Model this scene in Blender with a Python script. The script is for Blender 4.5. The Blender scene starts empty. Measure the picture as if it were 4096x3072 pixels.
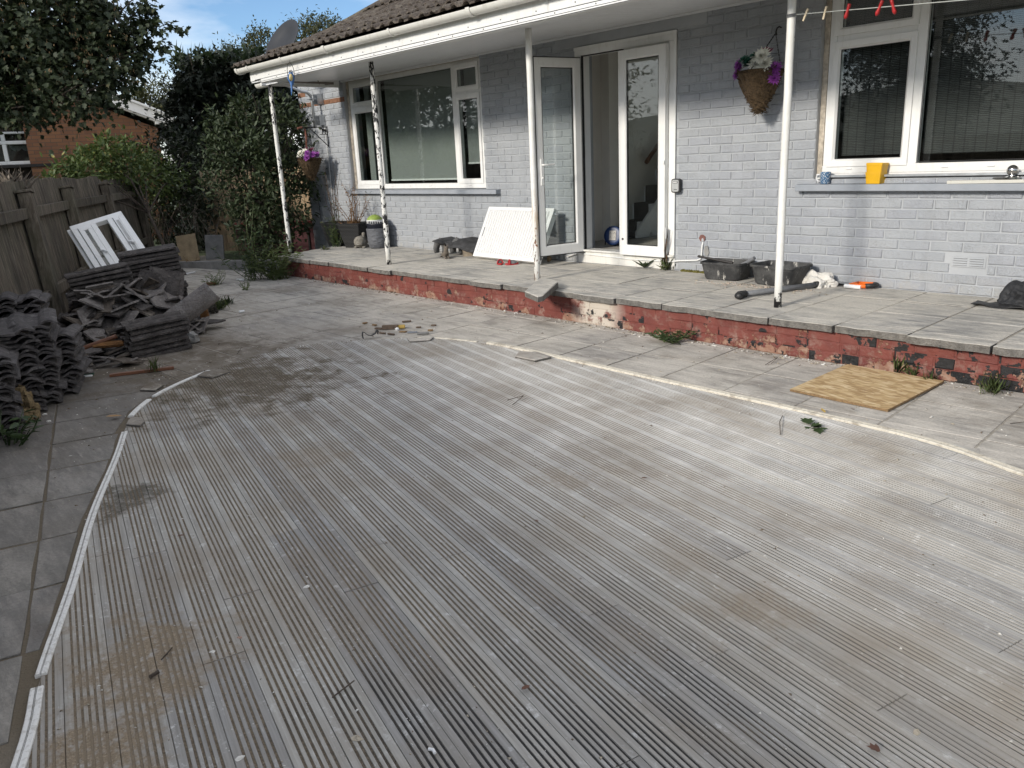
import bpy, bmesh, math, random
import numpy as np
from mathutils import Vector, Matrix, Euler
sc = bpy.context.scene
COL = sc.collection
rng = random.Random(7)
R = math.radians

# ------------------------------------------------------------------ camera
PITCH, ROLL, YAW, FPX = R(15.974), R(-2.7223), R(48.309), 3165.29
CAM = Vector((0, -6.2, 1.355))
_f = Vector((-math.sin(YAW)*math.cos(PITCH), math.cos(YAW)*math.cos(PITCH), -math.sin(PITCH)))
_r0 = Vector((math.cos(YAW), math.sin(YAW), 0)); _u0 = _r0.cross(_f)
_r = math.cos(ROLL)*_r0 + math.sin(ROLL)*_u0
_u = -math.sin(ROLL)*_r0 + math.cos(ROLL)*_u0
cd = bpy.data.cameras.new("camera"); cam = bpy.data.objects.new("camera", cd); COL.objects.link(cam)
cd.sensor_width = 36; cd.lens = FPX/4096*36; cd.clip_start = .05; cd.clip_end = 3000
mw = Matrix((_r, _u, -_f)).transposed().to_4x4(); mw.translation = CAM
cam.matrix_world = mw
sc.camera = cam

# ------------------------------------------------------------------ sky, sun, exposure
SUN_EL, SUN_AZ = R(23), R(-91)          # the sun stands square in front of the house wall
w = bpy.data.worlds.new("World"); sc.world = w; w.use_nodes = True
nt = w.node_tree; nt.nodes.clear()
n_out = nt.nodes.new("ShaderNodeOutputWorld"); n_bg = nt.nodes.new("ShaderNodeBackground")
n_sky = nt.nodes.new("ShaderNodeTexSky"); n_sky.sky_type = 'NISHITA'; n_sky.sun_disc = False
n_sky.sun_elevation = SUN_EL; n_sky.sun_rotation = R(90) - SUN_AZ
n_sky.air_density = .9; n_sky.dust_density = 0.0; n_sky.ozone_density = 4.0
n_tc = nt.nodes.new("ShaderNodeTexCoord")
n_map = nt.nodes.new("ShaderNodeMapping"); n_map.inputs['Scale'].default_value = (1, 1, 3.2); n_map.inputs['Location'].default_value = (1.5, 0, .1)
n_no = nt.nodes.new("ShaderNodeTexNoise"); n_no.inputs['Scale'].default_value = 1.5; n_no.inputs['Detail'].default_value = 7; n_no.inputs['Roughness'].default_value = .56
n_rp = nt.nodes.new("ShaderNodeValToRGB"); n_rp.color_ramp.elements[0].position = .37; n_rp.color_ramp.elements[1].position = .585
n_mx = nt.nodes.new("ShaderNodeMix"); n_mx.data_type = 'RGBA'; n_mx.inputs[7].default_value = (9.9, 9.75, 9.55, 1)
n_mt = nt.nodes.new("ShaderNodeMath"); n_mt.operation = 'MULTIPLY'; n_mt.inputs[1].default_value = .85
L = nt.links.new
L(n_tc.outputs['Generated'], n_map.inputs['Vector']); L(n_map.outputs[0], n_no.inputs['Vector']); L(n_no.outputs[0], n_rp.inputs[0])
L(n_rp.outputs[0], n_mt.inputs[0]); L(n_mt.outputs[0], n_mx.inputs[0]); L(n_sky.outputs[0], n_mx.inputs[6]); L(n_mx.outputs[2], n_bg.inputs[0])
n_bg.inputs[1].default_value = .11
L(n_bg.outputs[0], n_out.inputs[0])
sd = bpy.data.lights.new("sun", 'SUN'); sun = bpy.data.objects.new("sun", sd); COL.objects.link(sun)
sd.energy = 2.5; sd.angle = R(9); sd.color = (1, .93, .82)
_sv = Vector((math.cos(SUN_EL)*math.cos(SUN_AZ), math.cos(SUN_EL)*math.sin(SUN_AZ), math.sin(SUN_EL)))
sun.rotation_euler = _sv.to_track_quat('Z', 'Y').to_euler(); sun.location = (0, -20, 12)
vs = sc.view_settings
vs.view_transform = 'Standard'; vs.look = 'None'; vs.exposure = 0.52; vs.gamma = 1; vs.use_curve_mapping = False
sc.render.engine = 'CYCLES'; sc.cycles.use_denoising = True; sc.cycles.adaptive_threshold = .02
sc.cycles.max_bounces = 5; sc.cycles.transparent_max_bounces = 12; sc.cycles.caustics_reflective = False; sc.cycles.caustics_refractive = False

# ------------------------------------------------------------------ surveying: a sight line and a plane give a point of the place
def ray(u, v): return _r*((u-2048)/FPX) - _u*((v-1536)/FPX) + _f
def atX(u, v, X): d = ray(u, v); return CAM + d*((X-CAM.x)/d.x)
def atY(u, v, Y): d = ray(u, v); return CAM + d*((Y-CAM.y)/d.y)
def atZ(u, v, Z): d = ray(u, v); return CAM + d*((Z-CAM.z)/d.z)
def atD(u, v, D): return CAM + ray(u, v)*D
def atP(u, v, P, n): d = ray(u, v); return CAM + d*((Vector(P)-CAM).dot(n)/d.dot(n))

# ------------------------------------------------------------------ object helpers
WM = {}
def link(o, parent=None, mw=None):
    mw = Matrix.Identity(4) if mw is None else mw
    COL.objects.link(o)
    if parent is not None:
        o.parent = parent; o.matrix_parent_inverse = WM[parent.name].inverted()
    o.matrix_basis = mw; WM[o.name] = mw.copy()
    return o
def tag(o, label=None, cat=None, group=None, kind=None):
    if label: o["label"] = label
    if cat: o["category"] = cat
    if group: o["group"] = group
    if kind: o["kind"] = kind
    return o
def empty(name, loc, label=None, cat=None, group=None, rz=0):
    o = bpy.data.objects.new(name, None); o.empty_display_size = .1
    link(o, None, Matrix.Translation(Vector(loc)) @ Matrix.Rotation(rz, 4, 'Z')); return tag(o, label, cat, group)
def TR(loc=(0, 0, 0), rot=(0, 0, 0), s=1):
    m = Matrix.Translation(Vector(loc)) @ Euler(rot).to_matrix().to_4x4()
    if s != 1: m = m @ Matrix.Diagonal((*(s if hasattr(s, '__len__') else (s, s, s)), 1))
    return m
def frame_from(x, z, loc):
    x = Vector(x).normalized(); z = Vector(z); y = z.cross(x).normalized(); z = x.cross(y)
    m = Matrix((x, y, z)).transposed().to_4x4(); m.translation = Vector(loc); return m
def place(mesh, name, parent=None, mw=None):
    return link(bpy.data.objects.new(name, mesh), parent, mw)

class MB:
    """collects faces, then becomes one mesh"""
    def __init__(s): s.v = []; s.f = []; s.m = []
    def add(s, vs, fs, mi=0):
        b = len(s.v); s.v.extend([tuple(p) for p in vs]); s.f.extend([tuple(i+b for i in f) for f in fs]); s.m.extend([mi]*len(fs)); return s
    def box(s, c, size, rot=None, mi=0, taper=1.0):
        x, y, z = [a/2 for a in size]; t = taper
        vs = [(-x*t, -y*t, -z), (x*t, -y*t, -z), (x*t, y*t, -z), (-x*t, y*t, -z), (-x, -y, z), (x, -y, z), (x, y, z), (-x, y, z)]
        m = rot if isinstance(rot, Matrix) else (Euler(rot).to_matrix() if rot else None)
        c = Vector(c)
        vs = [(m.to_3x3() @ Vector(p) if m else Vector(p)) + c for p in vs]
        return s.add(vs, [(3, 2, 1, 0), (4, 5, 6, 7), (0, 1, 5, 4), (1, 2, 6, 5), (2, 3, 7, 6), (3, 0, 4, 7)], mi)
    def bb(s, a, b, mi=0):
        return s.box([(a[i]+b[i])/2 for i in range(3)], [abs(b[i]-a[i]) for i in range(3)], None, mi)
    def tube(s, path, rad, n=8, mi=0, caps=True, squash=None):
        path = [Vector(p) for p in path]; k = len(path)
        rad = [rad]*k if not hasattr(rad, '__len__') else rad
        b = len(s.v); up = None
        for i, p in enumerate(path):
            t = (path[min(i+1, k-1)] - path[max(i-1, 0)])
            t = t.normalized() if t.length > 1e-9 else Vector((0, 0, 1))
            if up is None: up = t.orthogonal().normalized()
            up = (up - t*up.dot(t)); up = up.normalized() if up.length > 1e-6 else t.orthogonal().normalized()
            sd_ = t.cross(up)
            for j in range(n):
                a = 2*math.pi*j/n
                s.v.append(tuple(p + up*(math.cos(a)*rad[i]) + sd_*(math.sin(a)*rad[i])))
        for i in range(k-1):
            for j in range(n):
                s.f.append((b+i*n+j, b+i*n+(j+1) % n, b+(i+1)*n+(j+1) % n, b+(i+1)*n+j)); s.m.append(mi)
        if caps:
            s.f.append(tuple(b+j for j in reversed(range(n)))); s.f.append(tuple(b+(k-1)*n+j for j in range(n))); s.m += [mi, mi]
        return s
    def lathe(s, prof, n=20, c=(0, 0, 0), mi=0, jit=0, mtx=None, ang=2*math.pi):
        b = len(s.v); c = Vector(c); full = abs(ang-2*math.pi) < 1e-6; cols = n if full else n+1
        for (r_, z_) in prof:
            for j in range(cols):
                a = ang*j/n; q = r_*(1+rng.uniform(-jit, jit))
                p = Vector((q*math.cos(a), q*math.sin(a), z_))
                if mtx: p = mtx @ p
                s.v.append(tuple(p+c))
        for i in range(len(prof)-1):
            for j in range(n):
                j2 = (j+1) % cols
                s.f.append((b+i*cols+j, b+i*cols+j2, b+(i+1)*cols+j2, b+(i+1)*cols+j)); s.m.append(mi)
        return s
    def prism(s, poly, z0, z1, mi=0, mtx=None):
        n = len(poly)
        vs = [Vector((p[0], p[1], z0)) for p in poly]+[Vector((p[0], p[1], z1)) for p in poly]
        if mtx: vs = [mtx @ p for p in vs]
        return s.add(vs, [tuple(reversed(range(n))), tuple(range(n, 2*n))]+[(i, (i+1) % n, n+(i+1) % n, n+i) for i in range(n)], mi)
    def ball(s, c, r, n=8, k=6, mi=0, jit=0, sc_=(1, 1, 1)):
        b = len(s.v); c = Vector(c)
        for i in range(k+1):
            th = math.pi*i/k
            for j in range(n):
                a = 2*math.pi*j/n; q = r*(1+rng.uniform(-jit, jit))
                s.v.append((c.x+q*math.sin(th)*math.cos(a)*sc_[0], c.y+q*math.sin(th)*math.sin(a)*sc_[1], c.z+q*math.cos(th)*sc_[2]))
        for i in range(k):
            for j in range(n):
                s.f.append((b+i*n+j, b+(i+1)*n+j, b+(i+1)*n+(j+1) % n, b+i*n+(j+1) % n)); s.m.append(mi)
        return s
    def mesh(s, name, mats, smooth=False):
        me = bpy.data.meshes.new(name); me.from_pydata(s.v, [], s.f)
        for m in (mats if isinstance(mats, (list, tuple)) else [mats]): me.materials.append(m)
        if any(s.m): me.polygons.foreach_set('material_index', s.m)
        if smooth: me.polygons.foreach_set('use_smooth', [True]*len(s.f))
        me.update(); return me
    def build(s, name, mats, parent=None, mw=None, smooth=False, bevel=0, auto=None):
        o = place(s.mesh(name, mats, smooth), name, parent, mw)
        if bevel:
            bv = o.modifiers.new("bevel", 'BEVEL'); bv.width = bevel; bv.segments = 2; bv.limit_method = 'ANGLE'; bv.harden_normals = False
        return o

def fast_mesh(name, V, F, mats, mi=None):
    """numpy: V (n,3), F (m,k) equal-sized faces"""
    me = bpy.data.meshes.new(name); nv, (nf, k) = len(V), F.shape
    me.vertices.add(nv); me.vertices.foreach_set('co', np.asarray(V, np.float32).ravel())
    me.loops.add(nf*k); me.loops.foreach_set('vertex_index', F.astype(np.int32).ravel())
    me.polygons.add(nf); me.polygons.foreach_set('loop_start', np.arange(0, nf*k, k, dtype=np.int32))
    for m in (mats if isinstance(mats, (list, tuple)) else [mats]): me.materials.append(m)
    if mi is not None: me.polygons.foreach_set('material_index', np.asarray(mi, np.int32))
    me.update(calc_edges=True); return me

# ------------------------------------------------------------------ material helper
class MT:
    def __init__(s, name, color=(.5, .5, .5), rough=.8, **kw):
        s.m = bpy.data.materials.new(name); s.m.use_nodes = True; s.nt = s.m.node_tree
        s.b = s.nt.nodes['Principled BSDF']; s.set('Base Color', color); s.set('Roughness', rough)
        for k, v in kw.items(): s.set({'metal': 'Metallic', 'spec': 'Specular IOR Level', 'sheen': 'Sheen Weight', 'sss': 'Subsurface Weight', 'trans': 'Transmission Weight', 'coat': 'Coat Weight'}[k], v)
    def nd(s, t, **kw):
        n = s.nt.nodes.new('ShaderNode'+t)
        for k, v in kw.items(): setattr(n, k, v)
        return n
    def plug(s, sock, v):
        if hasattr(v, 'is_linked') or hasattr(v, 'links'): s.nt.links.new(v, sock)
        elif sock.type == 'RGBA': sock.default_value = (*v[:3], 1) if hasattr(v, '__len__') else (v, v, v, 1)
        else: sock.default_value = v
    def set(s, k, v): s.plug(s.b.inputs[k], v); return s
    def pos(s): return s.nd('NewGeometry').outputs['Position']
    def nrm(s): return s.nd('NewGeometry').outputs['Normal']
    def obj(s): return s.nd('TexCoord').outputs['Object']
    def rnd(s): return s.nd('ObjectInfo').outputs['Random']
    def map(s, v, scale=(1, 1, 1), rot=(0, 0, 0), loc=(0, 0, 0)):
        n = s.nd('Mapping'); s.plug(n.inputs['Vector'], v); n.inputs['Scale'].default_value = scale; n.inputs['Rotation'].default_value = rot; s.plug(n.inputs['Location'], loc); return n.outputs[0]
    def off(s, v):
        """shift a coordinate by the object's random number"""
        c = s.nd('CombineXYZ'); a = s.math('MULTIPLY', s.rnd(), 37.3); b = s.math('MULTIPLY', s.rnd(), 91.7)
        s.plug(c.inputs[0], a); s.plug(c.inputs[1], b); s.plug(c.inputs[2], a)
        n = s.nd('VectorMath', operation='ADD'); s.plug(n.inputs[0], v); s.plug(n.inputs[1], c.outputs[0]); return n.outputs[0]
    def noise(s, v, scale=5, detail=4, rough=.55, dist=0):
        n = s.nd('TexNoise'); s.plug(n.inputs['Vector'], v); n.inputs['Scale'].default_value = scale; n.inputs['Detail'].default_value = detail; n.inputs['Roughness'].default_value = rough; n.inputs['Distortion'].default_value = dist; return n.outputs[0]
    def vor(s, v, scale=5, feature='F1', out=0):
        n = s.nd('TexVoronoi', feature=feature); s.plug(n.inputs['Vector'], v); n.inputs['Scale'].default_value = scale; return n.outputs[out]
    def wave(s, v, scale=5, dist=2, detail=2, axis='X'):
        n = s.nd('TexWave', bands_direction=axis); s.plug(n.inputs['Vector'], v); n.inputs['Scale'].default_value = scale; n.inputs['Distortion'].default_value = dist; n.inputs['Detail'].default_value = detail; return n.outputs[1]
    def sep(s, v, i): n = s.nd('SeparateXYZ'); s.plug(n.inputs[0], v); return n.outputs[i]
    def math(s, op, a, b=0, clamp=False):
        n = s.nd('Math', operation=op, use_clamp=clamp); s.plug(n.inputs[0], a); s.plug(n.inputs[1], b); return n.outputs[0]
    def rng(s, v, a, b, c=0, d=1):
        n = s.nd('MapRange'); s.plug(n.inputs[0], v)
        for i, q in enumerate((a, b, c, d)): s.plug(n.inputs[i+1], q)
        return n.outputs[0]
    def ramp(s, f, stops, interp='LINEAR'):
        n = s.nd('ValToRGB'); s.plug(n.inputs[0], f); cr = n.color_ramp; cr.interpolation = interp
        while len(cr.elements) < len(stops): cr.elements.new(.5)
        for e, (p, c) in zip(cr.elements, stops): e.position = p; e.color = (*c[:3], 1) if hasattr(c, '__len__') else (c, c, c, 1)
        return n.outputs[0]
    def mix(s, f, a, b, mode='MIX'):
        n = s.nd('Mix', data_type='RGBA', blend_type=mode); s.plug(n.inputs[0], f); s.plug(n.inputs[6], a); s.plug(n.inputs[7], b); return n.outputs[2]
    def bump(s, h, strength=.5, dist=.01, normal=None):
        n = s.nd('Bump'); n.inputs['Strength'].default_value = strength; n.inputs['Distance'].default_value = dist; s.plug(n.inputs['Height'], h)
        if normal is not None: s.plug(n.inputs['Normal'], normal)
        s.plug(s.b.inputs['Normal'], n.outputs[0]); return n.outputs[0]
def simple(name, color, rough=.7, var=.25, scale=20, bump=.3, bd=.003, **kw):
    """a plain coloured stuff with mottling, grime and fine relief"""
    t = MT(name, color, rough, **kw); v = t.off(t.obj()); n = t.noise(v, scale, 6, .65)
    c = tuple(max(0, q*(1-var)) for q in color); d = tuple(min(1, q*(1+var*.6)) for q in color)
    t.set('Base Color', t.ramp(n, [(.3, c), (.7, d)])); t.bump(t.noise(v, scale*4, 4), bump, bd); return t.m

# ================================================================== MATERIALS OF THE SETTING
DECK_A = R(-12.8)
def spot(t, p, c, r, amp=.5, sx=1):
    """0..1 mask of a spilt patch round c with a ragged edge"""
    v = t.map(p, loc=(-c[0], -c[1], 0)); v = t.map(v, scale=(1/r, sx/r, 0))
    n = t.nd('VectorMath', operation='LENGTH'); t.plug(n.inputs[0], v)
    if not hasattr(t, 'rag'): t.rag = t.math('SUBTRACT', t.noise(p, 4.5, 6, .75), .5)
    d = t.math('ADD', n.outputs['Value'], t.math('MULTIPLY', t.rag, amp*9))
    return t.rng(d, 1.0, .35)
def mk_deck(sand):
    t = MT('deck_sand' if sand else 'deck_wood', rough=.9)
    p = t.pos(); g = t.map(p, rot=(0, 0, -DECK_A)); gr = t.noise(t.map(g, scale=(3, 90, 1)), 1, 3, .6)
    big = t.noise(p, 1.3, 4, .62); mid = t.noise(p, 6, 4, .65)
    soil = spot(t, p, (-5.05, -4.15), 1.0, .5, 1.25)
    spill = t.math('MAXIMUM', spot(t, p, atZ(640, 2560, 0), .16), spot(t, p, atZ(540, 2680, 0), .27))
    weak = t.math('MAXIMUM', spot(t, p, atZ(1240, 1830, 0), .2, .5), spot(t, p, atZ(2230, 1920, 0), .13)); weak = t.math('MAXIMUM', weak, spot(t, p, atZ(3000, 2420, 0), .2))
    spill = t.math('MAXIMUM', spill, t.math('MULTIPLY', weak, .45)); spill = t.math('MAXIMUM', spill, spot(t, p, atZ(450, 2950, 0), .2))
    if sand:
        fill = t.rng(t.math('ADD', t.rng(t.sep(p, 0), -.7, -2.3), t.math('MULTIPLY', t.math('SUBTRACT', t.noise(p, 2.2, 4), .5), 1.6)), .2, .6); fill = t.math('MAXIMUM', fill, spill)
        grit = t.ramp(t.noise(p, 160, 3, .7), [(.3, (.085, .064, .042)), (.55, (.175, .137, .094)), (.75, (.34, .285, .21))])
        col = t.mix(fill, (.035, .033, .031), grit); col = t.mix(t.math('MULTIPLY', spill, .8), col, (.27, .215, .15)); t.set('Base Color', t.mix(t.math('MULTIPLY', soil, .8), col, (.075, .057, .034)))
        t.bump(t.noise(p, 220, 3, .8), .9, .006); return t.m
    base = t.ramp(gr, [(.25, (.215, .207, .195)), (.55, (.305, .296, .281)), (.8, (.385, .376, .36))])
    tint = t.mix(t.rnd(), (.74, .74, .75), (1.16, 1.14, 1.08)); base = t.mix(1, base, tint, 'MULTIPLY')
    # plaster dust, thickest in the middle and towards the house
    dist = t.rng(t.sep(t.map(p, rot=(0, 0, R(-25))), 0), -1.0, -3.2)
    dl = t.nd('VectorMath', operation='LENGTH'); t.plug(dl.inputs[0], t.map(t.map(p, loc=(3.3, 2.75, 0)), scale=(1/2.9, 1/1.75, 0))); near = t.math('ADD', t.math('MULTIPLY', t.rng(dl.outputs['Value'], 1.25, .15), .85), .12)
    dust = t.math('MULTIPLY', near, t.math('ADD', t.rng(t.math('ADD', big, t.math('MULTIPLY', mid, .5)), .5, .95), .35), True)
    dust = t.math('MULTIPLY', dust, t.rng(gr, .1, .6, .65, 1.15), True)
    col = t.mix(dust, base, (.60, .588, .56))
    sm1 = t.rng(t.noise(t.map(g, scale=(1.2, 9, 1)), 2.3, 6, .8), .57, .75); sm2 = t.rng(t.noise(t.map(p, scale=(1, 1, 1), loc=(2, 7, 0)), 26, 4, .8), .56, .70); smear = t.math('MULTIPLY', t.math('ADD', t.math('MULTIPLY', sm1, .7), t.math('MULTIPLY', sm2, t.rng(mid, .42, .62)), True), t.rng(t.sep(t.map(p, rot=(0, 0, R(40))), 0), -6.2, -4.6, .18, .75))
    col = t.mix(smear, col, (.70, .70, .69))
    brown = t.rng(t.noise(t.map(p, loc=(4, 9, 0)), 2.0, 4, .6), .44, .70)
    col = t.mix(t.math('MULTIPLY', brown, .62), col, (.25, .21, .162))
    grit = t.ramp(t.noise(p, 170, 3, .7), [(.3, (.15, .115, .078)), (.6, (.26, .205, .142)), (.8, (.44, .37, .285))])
    col = t.mix(t.math('MULTIPLY', spill, t.rng(t.noise(p, 40, 4, .7), .3, .5)), col, grit)
    col = t.mix(t.math('MULTIPLY', soil, t.rng(mid, .3, .55, .55, .97)), col, t.ramp(t.noise(p, 90, 2, .7), [(.35, (.06, .046, .028)), (.65, (.15, .118, .078))])); col = t.mix(t.math('MULTIPLY', spot(t, p, atZ(465, 2010, 0), .2, .5), .85), col, (.06, .05, .034))
    speck = t.rng(t.vor(p, 46), .10, .05)
    col = t.mix(t.math('MULTIPLY', speck, t.rng(t.noise(p, 9, 3), .5, .62)), col, (.66, .64, .6))
    t.set('Base Color', col)
    h = t.math('ADD', gr, t.math('MULTIPLY', t.noise(p, 120, 2), .4)); t.bump(h, .5, .003); return t.m
M_deck, M_sand = mk_deck(False), mk_deck(True)

def mk_slab(name, lo, hi, dustc, dust_lo, dust_hi, dirt=None):
    t = MT(name, rough=.92); p = t.pos(); v = t.off(p)
    lay = t.noise(t.map(v, scale=(1.6, 7, 1), rot=(0, 0, R(24))), 2.2, 5, .66); fine = t.noise(p, 70, 2, .7)
    base = t.ramp(lay, [(.3, lo), (.62, hi)])
    base = t.mix(1, base, t.mix(t.rnd(), (.93, .93, .94), (1.05, 1.04, 1.01)), 'MULTIPLY')
    big = t.noise(p, 1.7, 4, .65)
    d = t.math('MULTIPLY', t.rng(t.math('ADD', big, t.math('MULTIPLY', t.math('SUBTRACT', lay, .5), .7)), dust_lo, dust_hi), .8)
    col = t.mix(d, base, dustc)
    if dirt:
        m = t.rng(t.noise(t.map(p, loc=(3, 5, 0)), 1.5, 4, .68), *dirt[:2]); lft = t.rng(t.sep(p, 0), -4.2, -6.2); lft = t.math('MULTIPLY', lft, t.rng(t.sep(p, 1), -2.4, -3.7))
        m = t.math('ADD', t.math('MULTIPLY', m, .5), t.math('MULTIPLY', lft, t.rng(big, .3, .6, .2, .85)), True)
        col = t.mix(m, col, dirt[2]); so_ = spot(t, p, (-5.6, -4.1), 1.15, .5, 1.3); col = t.mix(t.math('MULTIPLY', so_, t.rng(big, .3, .6, .4, .9)), col, (.105, .082, .054))
    scr = t.rng(t.noise(t.map(v, scale=(1, 5, 1), rot=(0, 0, R(20))), 5, 4, .78), .60, .72)
    col = t.mix(t.math('MULTIPLY', scr, .5), col, tuple(min(.7, q*1.25) for q in dustc))
    col = t.mix(t.math('MULTIPLY', t.rng(fine, .35, .65), .25), col, tuple(q*.45 for q in lo))
    t.set('Base Color', col)
    t.bump(t.math('ADD', lay, t.math('MULTIPLY', fine, .25)), .75, .012); return t.m
M_patio2 = mk_slab('patio_flag_dark', (.15, .142, .132), (.25, .236, .216), (.34, .315, .28), .48, .75, (.45, .66, (.125, .102, .078)))
M_patio = mk_slab('patio_flag', (.29, .272, .247), (.44, .415, .378), (.62, .58, .515), .34, .62, (.5, .66, (.175, .143, .108)))
M_terr = mk_slab('terrace_flag', (.27, .265, .253), (.47, .455, .425), (.66, .62, .545), .33, .60)
M_edge = simple('flag_edge', (.175, .165, .15), .95, .5, 22, .95, .012)
M_soil = simple('soil', (.16, .128, .092), .95, .45, 14, .9, .01)
t = MT('joint_grit', rough=.95); p_ = t.pos(); lf = t.math('MULTIPLY', t.rng(t.sep(p_, 1), -4.2, -4.5), t.rng(t.sep(p_, 0), -1.5, -2.2)); gn = t.noise(p_, 30, 4, .65); t.set('Base Color', t.mix(lf, t.ramp(gn, [(.3, (.25, .225, .19)), (.7, (.43, .395, .34))]), (.13, .105, .072))); t.bump(t.noise(p_, 120, 2), .9, .006); M_joint = t.m
M_grass = simple('rough_grass', (.055, .075, .03), .95, .5, 5, .8, .03)
M_conc = simple('grey_concrete', (.25, .245, .235), .9, .35, 7, .5, .006)

# ================================================================== GROUND
def catmull(pts, k=8, closed=True):
    out = []; n = len(pts)
    for i in range(n if closed else n-1):
        P = [Vector(pts[(i+j-1) % n] if closed else pts[min(max(i+j-1, 0), n-1)]) for j in range(4)]
        for a in range(k):
            t = a/k
            out.append(.5*((2*P[1])+(P[2]-P[0])*t+(2*P[0]-5*P[1]+4*P[2]-P[3])*t*t+(3*P[1]-P[0]-3*P[2]+P[3])*t**3))
    if not closed: out.append(Vector(pts[-1]))
    return out
CURVE = [(-.20, -2.86), (-.85, -2.65), (-1.28, -2.50), (-1.95, -2.455), (-2.94, -2.435), (-3.83, -2.41), (-4.5, -2.42), (-5.05, -2.58), (-5.36, -2.91), (-5.58, -3.22), (-5.68, -3.54), (-5.55, -3.99), (-5.35, -4.37), (-5.10, -4.69), (-4.78, -4.93), (-4.50, -5.05), (-4.11, -5.21), (-3.45, -5.50), (-2.88, -5.72), (-2.37, -5.93), (-2.0, -6.06), (-1.0, -6.5), (.4, -6.75), (1.6, -6.3), (2.1, -5.2), (1.7, -4.0), (.8, -3.25)]
CURVE = [Vector(p) for p in CURVE]
DECK = catmull(CURVE, 6)
def inside(p, poly):
    c = False; n = len(poly)
    for i in range(n):
        a, b = poly[i], poly[i-1]
        if (a[1] > p[1]) != (b[1] > p[1]) and p[0] < (b[0]-a[0])*(p[1]-a[1])/(b[1]-a[1])+a[0]: c = not c
    return c
def clip(poly, p, n):
    out = []
    for i in range(len(poly)):
        a, b = Vector(poly[i]), Vector(poly[(i+1) % len(poly)]); da, db = (a-p).dot(n), (b-p).dot(n)
        if da >= 0: out.append(a)
        if da*db < 0: out.append(a+(b-a)*(da/(da-db)))
    return out
def area(p): return abs(sum(p[i][0]*p[(i+1) % len(p)][1]-p[(i+1) % len(p)][0]*p[i][1] for i in range(len(p))))/2
def slab_mesh(poly, thick, mat, tilt=.0012, edge=.0025):
    """a riven flag: chamfered arris, slightly out of level; origin at its middle, top at z = 0"""
    c = sum((Vector(p) for p in poly), Vector((0, 0)))/len(poly); n = len(poly); mb = MB()
    tx, ty = rng.uniform(-tilt, tilt), rng.uniform(-tilt, tilt); top = []; rim = []; bot = []
    for p in poly:
        d = Vector(p)-c; l = max(d.length, 1e-3); q = d*(1-edge*1.4/l); z = (d.x*tx+d.y*ty)/.25
        top.append((q.x, q.y, z)); rim.append((d.x, d.y, z-edge*.8)); bot.append((d.x, d.y, -thick))
    mb.add(top+rim+bot, [tuple(range(n))]+[(n+i, n+(i+1) % n, (i+1) % n, i) for i in range(n)]); mb.add([], [])
    b0 = 0; mb.f += [(2*n+i, 2*n+(i+1) % n, n+(i+1) % n, n+i) for i in range(n)]+[tuple(reversed(range(2*n, 3*n)))]; mb.m += [1]*(n+1)
    return mb.mesh('flag', [mat, M_edge]), c
def ccw(p): return p if sum(p[i][0]*p[(i+1) % len(p)][1]-p[(i+1) % len(p)][0]*p[i][1] for i in range(len(p))) > 0 else p[::-1]

gm = MB(); gm.add([(-600, -600, -.06), (600, -600, -.06), (600, 600, -.06), (-600, 600, -.06)], [(0, 1, 2, 3)])
tag(gm.build('ground', M_grass), 'rough grassy ground round the house and beyond the fence', 'ground', kind='structure')
pm = MB(); pm.add([(-12.6, -7.6, -.0035), (4, -9, -.0035), (4, -1.3, -.0035), (-13.5, -1.0, -.0035)], [(0, 1, 2, 3)])
patio = tag(pm.build('patio', M_joint), 'grey flagstone patio between the deck and the raised terrace', 'patio', kind='structure')
def flags(origin, rot, half, S, keep, nx, ny, mat=None):
    ca, sa = math.cos(rot), math.sin(rot); cnt = 0
    for i in range(*nx):
        for j in range(*ny):
            g = .004+rng.uniform(0, .003)
            S2 = S*2.9 if mat else S; x0, x1, y0, y1 = i*S+g, (i+1)*S-g, j*S2+g, (j+1)*S2-g
            poly = [Vector((origin[0]+x*ca-y*sa, origin[1]+x*sa+y*ca)) for x, y in ((x0, y0), (x1, y0), (x1, y1), (x0, y1))]
            for p, n in half: poly = clip(poly, Vector(p), Vector(n)) if len(poly) > 2 else []
            if len(poly) < 3 or not keep(sum(poly, Vector((0, 0)))/len(poly)): continue
            ins = [inside(p, DECK) for p in poly]
            if all(ins): continue
            c = sum(poly, Vector((0, 0)))/len(poly)
            k = min(range(len(DECK)), key=lambda q: (DECK[q]-c).length_squared)
            if any(ins) or (DECK[k]-c).length < S*.8:
                tn = (DECK[(k+1) % len(DECK)]-DECK[k-1]).normalized(); nn = Vector((tn.y, -tn.x))
                if inside(DECK[k]+nn*.05, DECK): nn = -nn
                poly = clip(poly, DECK[k]+nn*(.034 if mat else 0), nn)
            if len(poly) < 3 or area(poly) < .012: continue
            if mat:
                pp = []
                for i_ in range(len(poly)):
                    a_, b_ = poly[i_], poly[(i_+1) % len(poly)]; n_ = max(1, int((b_-a_).length/.11)); pp += [a_.lerp(b_, k_/n_)+Vector((rng.uniform(-.004, .004), rng.uniform(-.004, .004))) for k_ in range(n_)]
                poly = pp
            me, c = slab_mesh(ccw(poly), .03, mat or M_patio)
            place(me, 'paving_slab', patio, Matrix.Translation((c.x, c.y, rng.uniform(-.0012, .0015)))); cnt += 1
    return cnt
flags((-1.6, -1.43), R(2.5), [((0, -4.42), (0, 1)), ((0, -1.425), (0, -1)), ((-12.3, -2.1), (1, .55))], .45, lambda c: c.y > c.x*-.42-9.1 and c.x < 1.5, (-25, 6), (-8, 1))
flags((-2.95, -5.83), R(-15), [((0, -4.43), (0, -1))], .43, lambda c: c.y > c.x*-.42-8.45, (-14, 2), (-3, 3), M_patio2)

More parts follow.
